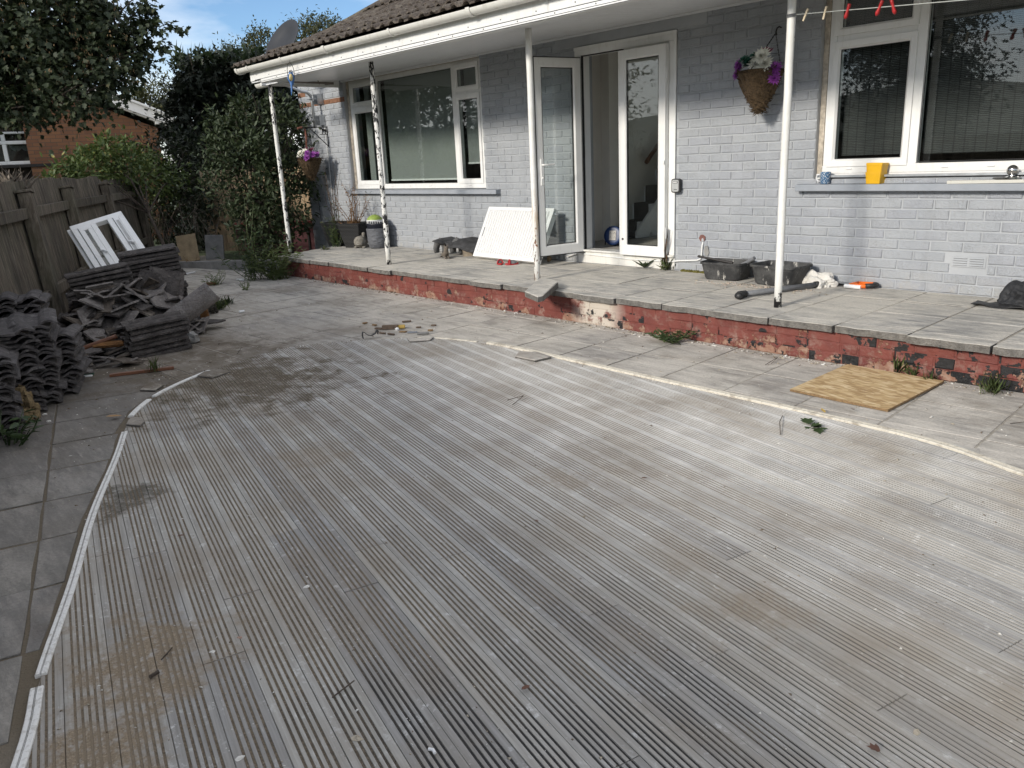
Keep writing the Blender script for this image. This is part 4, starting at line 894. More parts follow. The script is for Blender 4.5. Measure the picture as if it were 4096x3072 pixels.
for sgn in (-1, 1): q = MB(); q.tube([(PX-.012+sgn*.010, PY+sgn*.024, 2.345), (PX-.012+sgn*.006, PY+sgn*.026, 2.30), (PX, PY+sgn*.012, 2.235)], [.010, .013, .003], 6); q.build('wing', M_blue, pr, smooth=True)
# retractable clothes airer under the soffit
q = MB(); a0, a1 = atZ(1105, 322, 2.40), atZ(1295, 333, 2.40); q.tube([(-9.9, -1.25, 2.42), (-9.85, -.35, 2.40)], .009, 6); q.tube([(-10.1, -1.2, 2.44), (-10.1, -.2, 2.44)], .009, 6); q.tube([(-9.85, -.35, 2.40), (-10.15, -.30, 2.42)], .008, 6); q.tube([(-9.95, -.5, 2.40), (-9.97, -.52, 2.475)], .006, 6)
tag(q.build('hanging_rail', simple('brown_rail', (.18, .15, .13), .6, .3, 30), None), 'thin brown rail hanging under the soffit by the first post', 'rail')

# --- planters, pot, ornaments on the terrace
def mk_rattan():
    t = MT('black_rattan', rough=.45); v = t.obj(); w1 = t.wave(t.map(v, scale=(1, 1, 1)), 17, .6, 1, 'Z'); w2 = t.wave(v, 19, 0, 0, 'DIAGONAL')
    h = t.math('MULTIPLY', w1, t.math('ADD', t.math('MULTIPLY', w2, .5), .5)); t.set('Base Color', t.ramp(h, [(.2, (.006, .006, .006)), (.8, (.035, .034, .033))])); t.bump(h, 1, .012); return t.m
M_rattan = mk_rattan()
def planter(c, rz, label, s_=1):
    o = empty('planter', c, label, 'planter', 'black rattan planters', rz); m = TR(c, (0, 0, rz))
    q = MB(); a, b, h = .105*s_, .165*s_, .335*s_
    def ring(w_, z): return [(-w_, -w_, z), (w_, -w_, z), (w_, w_, z), (-w_, w_, z)]
    R_ = [ring(a, 0), ring((a+b)/2+.006, h*.5), ring(b, h-.02), ring(b+.008, h-.02), ring(b+.008, h), ring(b-.018, h), ring(b-.02, h-.05)]
    vs = sum(R_, []); fs = [(3, 2, 1, 0)]
    for r_ in range(len(R_)-1):
        for k in range(4): fs.append((r_*4+k, r_*4+(k+1) % 4, r_*4+4+(k+1) % 4, r_*4+4+k))
    fs.append(tuple(range(len(vs)-4, len(vs)))); q.add(vs, fs); q.build('body', M_rattan, o, m, bevel=.004)
    q = MB(); w_ = b-.022; q.add([(-w_, -w_, h-.04), (w_, -w_, h-.04), (w_, w_, h-.04), (-w_, w_, h-.04)], [(0, 1, 2, 3)]); q.build('compost', M_soil, o, m); return o
PC = on_t(1425, 990, .10); PC.y = min(PC.y, -.22); planter((PC.x, PC.y, TZ), R(28), 'black rattan planter of dead brown stems beside the grey pot')
PL = Vector((PC.x-.42, PC.y-.02, TZ)); planter(PL, R(20), 'black rattan planter half hidden by green weeds at the left corner')
pc = on_t(1530, 993, .15); pc.y = min(pc.y, -.2)
o = empty('plant_pot', (pc.x, pc.y, TZ), 'round grey textured pot with a dark rim against the house wall', 'pot')
q = MB(); n = 40; q.lathe([(.001, 0), (.115, 0), (.135, .015), (.148, .12), (.155, .26), (.157, .265), (.150, .268), (.145, .25)], n, (pc.x, pc.y, TZ)); 
t = MT('quilted_pot', (.125, .13, .145), .55); v = t.obj(); h = t.vor(t.map(v, scale=(1, 1, 2.2)), 22, 'SMOOTH_F1'); t.bump(h, .8, .012); q.build('body', t.m, o, smooth=True)
q = MB(); q.lathe([(.138, .20), (.140, .30), (.152, .315), (.155, .33), (.147, .335), (.13, .29), (.001, .285)], n, (pc.x, pc.y, TZ)); q.build('liner', simple('navy_plastic', (.010, .012, .022), .4, .2, 20), o, smooth=True)
lp = Vector((pc.x-.02, pc.y-.02, TZ))
o = empty('garden_lamp', (lp.x, lp.y, TZ+.287), 'lime green domed lantern with a white slatted skirt standing in the grey pot', 'lantern')
q = MB(); q.lathe([(.105, .105), (.10, .125), (.07, .155), (.03, .172), (.001, .176)], 20, (lp.x, lp.y, TZ+.27)); q.lathe([(.105, .105), (.001, .10)], 20, (lp.x, lp.y, TZ+.27)); q.build('dome', M_lime, o, smooth=True)
q = MB(); q.lathe([(.112, .095), (.112, .108), (.100, .108)], 20, (lp.x, lp.y, TZ+.27))
for k in range(22): a = k*2*math.pi/22; q.tube([(lp.x+.105*math.cos(a), lp.y+.105*math.sin(a), TZ+.29), (lp.x+.108*math.cos(a), lp.y+.108*math.sin(a), TZ+.368)], .0045, 5)
q.build('skirt', M_white, o)
fc = on_t(1447, 993, .13); 
o = empty('stone_frog', (fc.x, fc.y, TZ), 'weathered stone frog ornament with two raised eyes before the planter', 'ornament')
mF = frame_from((-_f.y*.2+.75, -.65, 0), (0, 0, 1), (fc.x, fc.y, TZ)); q = MB()
q.tube([(.115, 0, .045), (.10, 0, .058), (.06, 0, .075), (.0, 0, .085), (-.07, 0, .075), (-.14, 0, .05), (-.17, 0, .03)], [.02, .062, .088, .092, .078, .05, .015], 14); q.build('body', M_stone, o, mF, smooth=True)
for sgn in (-1, 1):
    q = MB(); q.tube([(.02, sgn*.05, .11), (.03, sgn*.052, .17), (.035, sgn*.053, .195), (.035, sgn*.053, .21)], [.03, .021, .027, .012], 10); q.build('eye', M_stone, o, mF, smooth=True); q = MB(); q.ball((.085, sgn*.06, .012), .03, 8, 5, sc_=(1.4, 1, .6)); q.build('foot', M_stone, o, mF, smooth=True)
q = MB(); q.tube([(.105, -.065, .055), (.135, -.03, .052), (.142, 0, .05), (.135, .03, .052), (.105, .065, .055)], .008, 6); q.build('lip', M_stone, o, mF, smooth=True)
# rubber mat over two curled stone pieces, a drilled block and a small cat
mc = on_t(1765, 1024, .10); bd = (on_t(1870, 1025)-on_t(1770, 1025)).normalized()
def lump(name, c, rad, label, cat, mat, s1=(1, 1, 1), tilt=0):
    q = MB(); pts = []; 
    q.tube([(-.055, 0, .03), (-.06, .0, .08), (-.045, 0, .135), (-.0, 0, .165), (.04, 0, .15), (.055, 0, .10), (.05, 0, .05), (.03, 0, .02)], [.035, .042, .045, .046, .042, .04, .034, .02], 10)
    return tag(q.build(name, mat, None, TR(c, (0, 0, tilt), s1), smooth=True), label, cat)
lump('stone_ornament', (mc.x, mc.y, TZ), .05, 'dark grey curled stone ornament under the left end of the rubber mat', 'ornament', M_stoned, (.9, 1.3, 1.0), R(40))
m2 = on_t(1832, 1025, .06); lump('stone_ornament', (m2.x, m2.y, TZ), .05, 'mottled grey curled stone ornament under the middle of the rubber mat', 'ornament', M_stoned, (1, 1.3, 1.05), R(30))
m3 = on_t(1880, 1026, .10); q = MB(); q.box((0, 0, .062), (.12, .2, .12)); q.bb((-.02, -.1035, .07), (.02, -.1, .085), 1); q.bb((-.012, -.1035, .055), (.03, -.1, .069), 1)
tag(q.build('drilled_block', [simple('buff_block', (.30, .25, .19), .95, .4, 20, .8, .006), M_blk], None, TR((m3.x, m3.y, TZ), (0, 0, R(35))), bevel=.006), 'buff block with a hole in its end, propping the rubber mat', 'block')
mm = (mc+m3)/2; q = MB(); nx, ny = 18, 8; vs = []
for j in range(ny+1):
    for i in range(nx+1):
        u_, v_ = i/nx-.5, j/ny-.5; zz = .192+.012*math.sin(u_*9+1)-.10*max(0, u_-.1)**1.3-.28*max(0, -v_-.12)**1.2*(1 if u_ > -.15 else .2)+.03*max(0, -u_-.3)
        vs.append((u_*.62, v_*.36, zz))
q.add(vs, [(j*(nx+1)+i, j*(nx+1)+i+1, (j+1)*(nx+1)+i+1, (j+1)*(nx+1)+i) for j in range(ny) for i in range(nx)])
t = MT('black_rubber_mat', rough=.75); v = t.obj(); h = t.math('MULTIPLY', t.wave(v, 30, 0, 0, 'X'), t.wave(v, 30, 0, 0, 'Y')); t.set('Base Color', t.ramp(t.noise(v, 14, 5), [(.3, (.025, .025, .027)), (.7, (.075, .075, .078))])); t.bump(h, .8, .006)
o = q.build('rubber_mat', t.m, None, TR((mm.x+.10, mm.y+.03, TZ), (0, 0, R(12))), smooth=True); so = o.modifiers.new('solid', 'SOLIDIFY'); so.thickness = .008
tag(o, 'black ribbed rubber mat draped over stone ornaments by the radiator', 'mat')
cc = on_t(1783, 1034, .03); M_cat = simple('brown_weathered_resin', (.16, .135, .11), .9, .4, 50, .7, .004); mC = TR((cc.x, cc.y, TZ), (0, 0, R(-25)), 1.15); o = empty('cat_figurine', (cc.x, cc.y, TZ), 'small brown lying cat figurine with raised head before the rubber mat', 'figurine')
q = MB(); q.tube([(-.085, 0, .02), (-.06, 0, .032), (-.01, 0, .036), (.03, 0, .045), (.042, 0, .075), (.05, 0, .10), (.052, 0, .118), (.052, 0, .128)], [.015, .028, .03, .03, .024, .024, .022, .008], 10); q.build('body', M_cat, o, mC, smooth=True)
for sgn in (-1, 1): q = MB(); q.tube([(.05, sgn*.014, .12), (.05, sgn*.018, .145)], [.010, .001], 5); q.build('ear', M_cat, o, mC); q = MB(); q.tube([(.035, sgn*.018, .02), (.085, sgn*.018, .010)], [.012, .009], 6); q.build('paw', M_cat, o, mC, smooth=True)
q = MB(); q.tube([(-.08, 0, .018), (-.09, -.03, .012), (-.05, -.045, .01)], [.009, .008, .006], 6); q.build('tail', M_cat, o, mC, smooth=True)

# --- radiator leaning on the wall
RA, RBt = Vector((-7.09, -.345, TZ)), Vector((-6.0, -.385, TZ)); ux = (RBt-RA).normalized(); upv = Vector((0, .52, 1)); nz = ux.cross(upv.normalized()).normalized(); upv = nz.cross(ux)*-1 if nz.cross(ux).z < 0 else nz.cross(ux)
W_, H_ = 1.09, .60
mRd = Matrix((ux, upv, ux.cross(upv))).transposed().to_4x4(); mRd.translation = RA+Vector((0, 0, .012))
o = empty('radiator', (RA.x+.5, RA.y, TZ), 'white ribbed panel radiator leaning against the wall left of the door', 'radiator')
q = MB(); vs = []; n = 25
prf = [(0, 0), (.03, 0)]
for k in range(n):
    x0 = .035+k*(W_-.07)/n; w1 = (W_-.07)/n; prf += [(x0+w1*.12, 0), (x0+w1*.3, .016), (x0+w1*.7, .016), (x0+w1*.88, 0)]
prf += [(W_-.03, 0), (W_, 0)]
lv = [0, .03, .055, H_-.055, H_-.03, H_]
for y in lv:
    for (xx, zz) in prf: vs.append((xx, y, .055+(zz if .05 < y < H_-.05 else 0)))
m = len(prf); q.add(vs, [(j*m+i, j*m+i+1, (j+1)*m+i+1, (j+1)*m+i) for j in range(len(lv)-1) for i in range(m-1)])
q.bb((0, 0, 0), (W_, H_, .0548)); q.build('panel', M_white, o, mRd)
q = MB(); q.bb((W_-.004, .0, -.004), (W_+.012, H_, .057)); q.build('side_cover', M_white, o, mRd, bevel=.002)
q = MB(); q.tube([(W_+.0, H_-.055, .025), (W_+.045, H_-.055, .025)], .016, 10); q.tube([(W_+.03, H_-.055, .025), (W_+.06, H_-.055, .025)], .010, 8); q.build('valve', M_metal, o, mRd); q = MB(); q.tube([(W_+.01, .05, .025), (W_+.022, .05, .025)], .017, 12); q.build('plug', M_grey, o, mRd)
q = MB(); q.bb((.045, H_*.40, .066), (.068, H_*.58, .070)); q.build('tape_strip', M_grey, o, mRd)
for xx, yy in ((.07, .5), (.10, .08), (.86, .04)): q = MB(); q.bb((xx, yy, .066), (xx+.09, yy+.012, .069)); q.build('bracket_mark', M_white, o, mRd)
# red and grey shoes
sp = on_t(2000, 1060, .04)
for k, (dx, dy, rz, lb) in enumerate(((0, 0, R(150), 'grey and red slipper lying on the terrace before the radiator'), (.12, .05, R(60), 'red and grey slipper on its side nearest the third post'))):
    o = empty('slipper', (sp.x+dx, sp.y+dy, TZ), lb, 'slipper', 'slippers before the radiator'); m = TR((sp.x+dx, sp.y+dy, TZ+.003), (R(10)*k, 0, rz))
    q = MB(); q.prism([(.075*math.cos(a)*(1+.15*math.cos(a)), .032*math.sin(a)) for a in [i*.4488 for i in range(14)]], 0, .014); q.build('sole', M_red, o, m, bevel=.003)
    q = MB(); q.ball((.022, 0, .018), .036, 10, 6, sc_=(1.25, .85, .85)); q.build('upper', M_grey, o, m, smooth=True); q = MB(); q.tube([(-.02, -.034, .012), (-.015, -.02, .045), (-.012, 0, .052), (-.015, .02, .045), (-.02, .034, .012)], .007, 6); q.build('trim', M_red, o, m)
sp = on_t(2195, 1048, .02); q = MB(); q.ball((0, 0, .028), .032, 7, 5, jit=.35, sc_=(1, .7, 1)); tag(q.build('dry_leaf_ball', simple('dry_leaf', (.30, .21, .12), .9, .4, 30), None, TR((sp.x, sp.y, TZ))), 'crumpled dry leaf beside the foot of the radiator', 'leaf')
# key safe
o = empty('key_safe', (-4.53, 0, 1.03), 'black and silver combination key safe on the door frame', 'key safe'); mK = TR((-4.525, -.014, 1.035), (R(0), 0, R(12)))
def rbox(w_, h_, d0, d1, r_=.02, n=5):
    P = []
    for cx, cz, a0 in ((w_/2-r_, h_/2-r_, 0), (-w_/2+r_, h_/2-r_, 90), (-w_/2+r_, -h_/2+r_, 180), (w_/2-r_, -h_/2+r_, 270)):
        for k in range(n+1): a = R(a0+90*k/n); P.append((cx+r_*math.cos(a), cz+r_*math.sin(a)))
    q = MB(); return q.prism(P, d0, d1, mtx=Matrix(((1, 0, 0, 0), (0, 0, -1, 0), (0, 1, 0, 0), (0, 0, 0, 1))))
rbox(.085, .125, 0, .045).build('case', M_blackp, o, mK, bevel=.004); rbox(.066, .105, .0455, .05, .016).build('door', simple('silver_enamel', (.42, .43, .43), .4, .1, 30, metal=.4), o, mK)
q = MB(); q.bb((-.022, -.0535, .022), (.022, -.0505, .04)); q.build('dial_window', M_blk, o, mK)
for k in range(4): q = MB(); q.bb((-.018+k*.0095, -.0555, .025), (-.0115+k*.0095, -.053, .037)); q.build('dial', M_white, o, mK)
q = MB(); q.bb((-.012, -.0525, -.036), (.018, -.0503, -.031)); q.build('maker_mark', M_blk, o, mK)
# white cable along the threshold and up to a patched hole
q = MB(); q.tube([(-5.95, -.02, .30), (-5.8, -.014, .345), (-5.5, -.013, .338), (-5.1, -.013, .326), (-4.6, -.014, .33), (-4.5, -.012, .345), (-4.3, -.010, .362), (-4.262, -.010, .375), (-4.25, -.010, .41), (-4.245, -.010, .50), (-4.24, -.004, .53)], .0075, 8); tag(q.build('mains_cable', M_upvc, None, smooth=True), 'white cable clipped along the threshold up to the patched hole', 'cable')
o = empty('patched_hole', (-4.24, 0, .5), 'patched cable hole with bare red brick and cement right of the door', 'wall patch'); 
q = MB(); q.prism([(.032*math.cos(a)*(1+rng.uniform(-.2, .2)), .034*math.sin(a)*(1+rng.uniform(-.2, .2))) for a in [i*.45 for i in range(14)]], 0, .004, mtx=Matrix(((1, 0, 0, -4.25), (0, 0, -1, -.003), (0, 1, 0, .565), (0, 0, 0, 1)))); q.build('bare_brick', simple('bare_maroon', (.21, .10, .085), .9, .3, 30, .5), o)
q = MB(); q.prism([(.026*math.cos(a)*(1+rng.uniform(-.2, .2)), .05*math.sin(a)*(1+rng.uniform(-.15, .15))) for a in [i*.45 for i in range(14)]], 0, .006, mtx=Matrix(((1, 0, 0, -4.2), (0, 0, -1, -.003), (0, 1, 0, .455), (0, 0, 0, 1)))); q.build('cement', M_conc, o); q = MB(); q.ball((-4.245, -.006, .545), .018, 8, 6, sc_=(.8, .3, 1.2)); q.build('filler', M_mort, o)

# --- tubs, sack, saw, pipe, bag
def rrect(a, b, z, r_, n=5):
    P = []
    for cx, cy, a0 in ((a-r_, b-r_, 0), (-a+r_, b-r_, 90), (-a+r_, -b+r_, 180), (a-r_, -b+r_, 270)):
        for k in range(n+1): t_ = R(a0+90*k/n); P.append((cx+r_*math.cos(t_), cy+r_*math.sin(t_), z))
    return P
def tub(c, rz, a, b, h, label):
    o = empty('mixing_tub', c, label, 'tub', 'black mixing tubs', rz); m = TR(c, (0, 0, rz)); q = MB()
    rings = [rrect(a*.74, b*.74, 0, .05), rrect(a*.80, b*.80, .012, .055), rrect(a*.93, b*.93, h-.03, .06), rrect(a*.93, b*.93, h-.02, .06), rrect(a, b, h-.018, .065), rrect(a, b, h, .065), rrect(a*.93, b*.93, h-.001, .06), rrect(a*.89, b*.89, h-.035, .055), rrect(a*.72, b*.72, .02, .045)]
    n = len(rings[0]); vs = sum(rings, []); fs = [tuple(reversed(range(n)))]
    for r_ in range(len(rings)-1):
        for k in range(n): fs.append((r_*n+k, r_*n+(k+1) % n, r_*n+n+(k+1) % n, r_*n+n+k))
    fs.append(tuple(range(len(vs)-n, len(vs)))); q.add(vs, fs); q.build('shell', M_tub, o, m, smooth=False)
    q = MB(); q.add(rrect(a*.78, b*.78, h*.35, .05), [tuple(range(n))]); q.build('mortar', simple('dried_mortar', (.20, .195, .18), .95, .4, 25, .8), o, m); return o
tub((-3.86, -.19, TZ), R(6), .205, .155, .155, 'black mixing tub with white splashes and a tool in it, left of the other tub')
tub((-3.34, -.215, TZ), R(-7), .215, .165, .165, 'black mixing tub standing between the fourth post and the white sack')
q = MB(); q.tube([(-4.13, -.24, TZ+.185), (-3.8, -.20, TZ+.14)], [.010, .014], 8); tag(q.build('tool_handle', M_blk), 'dark wooden tool handle sticking out left of the first tub', 'tool')
q = MB(); q.tube([(-3.77, -.20, TZ+.10), (-3.66, -.21, TZ+.155), (-3.58, -.22, TZ+.20)], .016, 10); tag(q.build('short_pipe', M_grey), 'short grey pipe leaning out of the left mixing tub', 'pipe')
def crumple(name, c, size, mat, label, cat, amp=.35, seed=1, sub=4, rz=0):
    bm = bmesh.new(); bmesh.ops.create_icosphere(bm, subdivisions=sub, radius=1); from mathutils import noise as mn
    for v in bm.verts:
        p = v.co.copy(); n1 = mn.ridged_multi_fractal(p*1.3+Vector((seed*7, 0, 0)), 1, 2, 3, 1, 2) if False else mn.noise(p*1.6+Vector((seed*7, 0, 0))); n2 = abs(mn.noise(p*2.6+Vector((0, seed*5, 0))))+.5*abs(mn.noise(p*6+Vector((seed, 0, 3))))
        k = 1+amp*n1-amp*.7*n2; v.co = Vector((p.x*k*size[0], p.y*k*size[1], max(-.15, p.z)*k*size[2]+.15*size[2]))
    me = bpy.data.meshes.new(name); bm.to_mesh(me); bm.free(); me.materials.append(mat)
    o = place(me, name, None, TR(c, (0, 0, rz))); return tag(o, label, cat)
M_sack = simple('white_woven_sack', (.66, .64, .60), .8, .12, 18, .3)
crumple('sack', (-3.06, -.135, TZ-.005), (.175, .10, .105), M_sack, 'crumpled white sack right of the mixing tubs', 'sack', .5, 5, rz=R(-10))
o = empty('hand_saw', (-2.72, -.06, TZ), 'hand saw with an orange handle lying by the white sack', 'saw'); mS = TR((-2.70, -.075, TZ+.004), (0, 0, R(-4)))
q = MB(); q.add([(-.42, .015, .02), (-.08, -.03, .018), (-.08, .05, .022), (-.42, .04, .022)], [(0, 1, 2, 3)]); q.add([(-.42, .015, .0185), (-.08, -.03, .0165), (-.08, .05, .0205), (-.42, .04, .0205)], [(3, 2, 1, 0)]); q.build('blade', M_metal, o, mS)
q = MB(); q.tube([(-.09, -.045, .018), (.04, -.055, .022)], .017, 8); q.tube([(-.09, .055, .02), (.05, .06, .024)], .016, 8); q.tube([(-.09, -.05, .018), (-.085, .055, .02)], .018, 8); q.build('handle', M_orange_p, o, mS, smooth=True)
q = MB(); q.tube([(.03, -.055, .024), (.075, -.02, .026), (.075, .035, .026), (.045, .06, .024)], .019, 8); q.build('grip', M_blackp, o, mS, smooth=True)
q = MB(); q.tube([(-2.83, -.14, TZ+.018), (-2.70, -.145, TZ+.016)], .016, 8); tag(q.build('white_offcut', M_white), 'white plastic offcut beside the saw handle', 'offcut')
o = empty('grey_pipe', (-3.2, -.6, TZ), 'grey plastic waste pipe with black elbow lying behind the fourth post', 'pipe'); A, B = Vector((-3.255, -.96, TZ+.028)), Vector((-3.0, -.20, TZ+.026))
q = MB(); q.tube([A, B], .021, 14); q.build('tube', M_grey, o, smooth=True); d = (B-A).normalized(); q = MB(); q.tube([A+d*.06, A-d*.005], .028, 14); q.tube([A, A-d*.02+Vector((.02, -.02, 0)), A-d*.03+Vector((.06, -.03, 0))], .026, 12); q.build('elbow', M_blackp, o, smooth=True); q = MB(); q.tube([B-d*.06, B+d*.02], .026, 14); q.build('coupling', M_blackp, o, smooth=True)
crumple('black_bag', (-1.60, -.19, TZ), (.165, .12, .135), simple('black_fabric', (.020, .021, .024), .7, .5, 10, .5, .006), 'crumpled black bag against the wall at the right edge', 'bag', .35, 8, rz=R(12))
q = MB(); vs = []; 
for j in range(5):
    for i in range(9): vs.append((-.24+i*.06, -.09+j*.045, .012+.010*math.sin(i*1.7+j)+.006*math.cos(j*2+i)))
q.add(vs, [(j*9+i, j*9+i+1, j*9+i+10, j*9+i+9) for j in range(4) for i in range(8)]); o = q.build('black_sheet', M_blackp, None, TR((-1.60, -.30, TZ)), smooth=True); o.modifiers.new('s', 'SOLIDIFY').thickness = .004; tag(o, 'flat black plastic sheet under the black bag', 'sheet')

# --- on the right sill
SZ = 1.0395
o = empty('mug', (-3.10, -.025, SZ), 'white mug with blue pattern at the left end of the right sill', 'mug'); t = MT('blue_pattern_glaze', rough=.2); v = t.obj(); ck = t.vor(t.map(v, scale=(1, 1, 1.4)), 95, 'F1', 0); t.set('Base Color', t.mix(t.rng(ck, .25, .4), (.75, .77, .78), (.06, .14, .26)))
q = MB(); q.lathe([(.001, 0), (.034, 0), (.037, .006), (.040, .085), (.0405, .092), (.038, .092), (.034, .01), (.001, .008)], 24); q.build('body', t.m, o, TR((-3.10, -.025, SZ)), smooth=True)
q = MB(); q.tube([(-.037, -.008, .075), (-.062, -.014, .07), (-.068, -.016, .048), (-.058, -.013, .025), (-.036, -.008, .02)], .0055, 8); q.build('handle', M_white, o, TR((-3.10, -.025, SZ)), smooth=True)
def box_open(a, b, h, th):
    q = MB(); rings = [rrect(a*.88, b*.88, 0, .008, 2), rrect(a*.97, b*.97, h-.018, .009, 2), rrect(a, b, h-.018, .01, 2), rrect(a, b, h, .01, 2), rrect(a-th, b-th, h, .008, 2), rrect(a*.88-th, b*.88-th, .004, .006, 2)]; n = len(rings[0]); vs = sum(rings, []); fs = [tuple(reversed(range(n)))]
    for r_ in range(len(rings)-1):
        for k in range(n): fs.append((r_*n+k, r_*n+(k+1) % n, r_*n+n+(k+1) % n, r_*n+n+k))
    fs.append(tuple(range(len(vs)-n, len(vs)))); q.add(vs, fs); return q
tag(box_open(.062, .05, .085, .004).build('yellow_box', M_yel, None, TR((-2.705, -.02, SZ), (0, 0, R(-6)))), 'yellow plastic box at the bottom of the stack on the right sill', 'box', 'yellow boxes on the sill')
tag(box_open(.064, .052, .078, .004).build('yellow_box', M_yel, None, TR((-2.703, -.02, SZ+.072), (R(-1), R(1.5), R(-5)))), 'yellow plastic box on top of the stack on the right sill', 'box', 'yellow boxes on the sill')
o = empty('sill_board', (-1.2, -.03, SZ), 'off-white painted board lying on the right sill', 'board'); q = MB(); q.box((-1.38, -.03, SZ+.012), (1.6, .10, .022), (0, R(-.4), 0)); q.build('plank', mk_upvc('old_white_board', (.60, .59, .54), .8), o, bevel=.002)
o = empty('door_knob', (-1.80, -.035, SZ+.024), 'polished metal ball knob lying on the board on the right sill', 'knob'); M_chr = simple('polished_steel', (.55, .54, .52), .18, .1, 10, .02, metal=1.0)
q = MB(); q.ball((-1.79, -.035, SZ+.078), .036, 20, 14); q.build('ball', M_chr, o, smooth=True); q = MB(); q.lathe([(.001, .0), (.05, .0), (.05, .012), (.02, .02), (.014, .045)], 20, (-1.79, -.035, SZ+.024)); q.bb((-1.90, -.055, SZ+.024), (-1.80, -.015, SZ+.034)); q.build('rose', M_chr, o)

# --- washing line with pegs
q = MB(); p5 = (-.42, -1.11); q.tube([(p5[0], p5[1], TZ), (p5[0], p5[1], SZF(-1.11))], .027, 14); q.build('post', POSTS[3][2], house, smooth=True)
LA = Vector((-2.85, -1.11, 2.148)); P2 = atY(4000, -22, -1.11); LE = LA+(P2-LA)*((p5[0]-LA.x)/(P2.x-LA.x))
lo = empty('washing_line', LA, 'thin grey washing line tied to the fourth post', 'washing line'); q = MB(); q.tube([LA+Vector((.03, 0, 0)), LA.lerp(LE, .5)-Vector((0, 0, .012)), LE], .0028, 6); q.build('cord', simple('grey_cord', (.42, .44, .42), .7), lo)
q = MB(); 
for k in range(3): q.tube([(LA.x+.030*math.cos(a), LA.y+.030*math.sin(a), LA.z-.008+k*.007+.003*math.sin(a)) for a in [i*.42 for i in range(16)]], .0032, 5, caps=False)
q.tube([LA+Vector((.036, -.01, 0)), LA+Vector((.037, -.012, -.08)), LA+Vector((.036, -.012, -.14))], .002, 5); q.build('knot', M_grey, lo)
def peg(u, tilt, wood, label):
    best = min((LA.lerp(LE, k/400) for k in range(401)), key=lambda P: abs(2048+FPX*(P-CAM).dot(_r)/(P-CAM).dot(_f)-u)); m = TR(best-Vector((0, 0, .006)), (0, tilt, R(15)))
    o = empty('clothes_peg', best, label, 'clothes peg', 'pegs on the washing line')
    for sgn in (-1, 1):
        q = MB()
        if wood: q.add([(-.005, sgn*.001, -.038), (.005, sgn*.001, -.038), (.005, sgn*.006, -.036), (-.005, sgn*.006, -.036), (-.005, sgn*.003, .0), (.005, sgn*.003, .0), (.005, sgn*.010, 0), (-.005, sgn*.010, 0), (-.005, sgn*.006, .038), (.005, sgn*.006, .038), (.005, sgn*.011, .038), (-.005, sgn*.011, .038)], [(0, 1, 5, 4), (3, 7, 6, 2), (0, 4, 7, 3), (1, 2, 6, 5), (4, 5, 9, 8), (7, 11, 10, 6), (4, 8, 11, 7), (5, 6, 10, 9), (0, 3, 2, 1), (8, 9, 10, 11)])
        else: q.tube([(0, sgn*.004, -.045), (0, sgn*.006, -.03), (0, sgn*.005, 0), (0, sgn*.008, .02), (0, sgn*.014, .038)], [.006, .012, .007, .009, .008], 8)
        q.build('jaw', M_pegw if wood else M_red, o, m, smooth=not wood)
    q = MB(); q.tube([(0, -.011, .004), (.006, 0, .006), (0, .011, .004), (-.006, 0, .006), (0, -.011, .004)], .0015, 5); q.build('spring', M_metal, o, m)
peg(3222, R(22), True, 'wooden clothes peg on the line nearest the fourth post'); peg(3298, R(12), True, 'wooden clothes peg on the line, second from the post')
peg(3392, R(14), False, 'red clothes peg on the line nearest the wooden pegs'); peg(3520, R(20), False, 'red clothes peg on the line, middle one of the three red'); peg(3572, R(-18), False, 'red clothes peg on the line, farthest from the post')
# cable reel in the hall
rc = Vector((-5.70, .46, .376)); o = empty('cable_reel', rc, 'blue cable reel with a socket panel on the hall floor behind the open door', 'cable reel'); mr = frame_from((1, .35, 0), (.75, -.6, .15), rc+Vector((0, 0, .11)))
mr = mr @ Matrix.Diagonal((.74, .74, .74, 1))
M_rb = simple('blue_reel_plastic', (.012, .035, .12), .4, .2, 20); q = MB()
for zz in (.05, -.06): q.lathe([(.001, zz), (.10, zz+.004), (.13, zz), (.14, zz-.008), (.13, zz-.016), (.001, zz-.012)], 24)
q.build('flange', M_rb, o, mr, smooth=True); q = MB(); q.lathe([(.10, -.06), (.10, .045)], 20); q.build('cable_coil', M_blk, o, mr); q = MB(); q.box((0, 0, .058), (.105, .14, .008)); q.build('socket_panel', simple('pale_panel', (.45, .43, .40), .5, .1), o, mr, bevel=.003)
for a, b in ((-.03, .04), (.03, .04), (-.03, -.02), (.03, -.02)):
    q = MB(); q.box((a, b, .0635), (.006, .012, .003)); q.box((a-.012, b-.016, .0635), (.010, .005, .003)); q.box((a+.012, b-.016, .0635), (.010, .005, .003)); q.build('socket', M_blk, o, mr)
q = MB(); q.tube([(-.13, -.13, .0), (-.15, .0, -.06), (-.1, .13, -.06), (.1, .13, -.06), (.15, 0, -.06), (.13, -.13, 0)], .010, 8); q.build('stand', M_blk, o, mr)
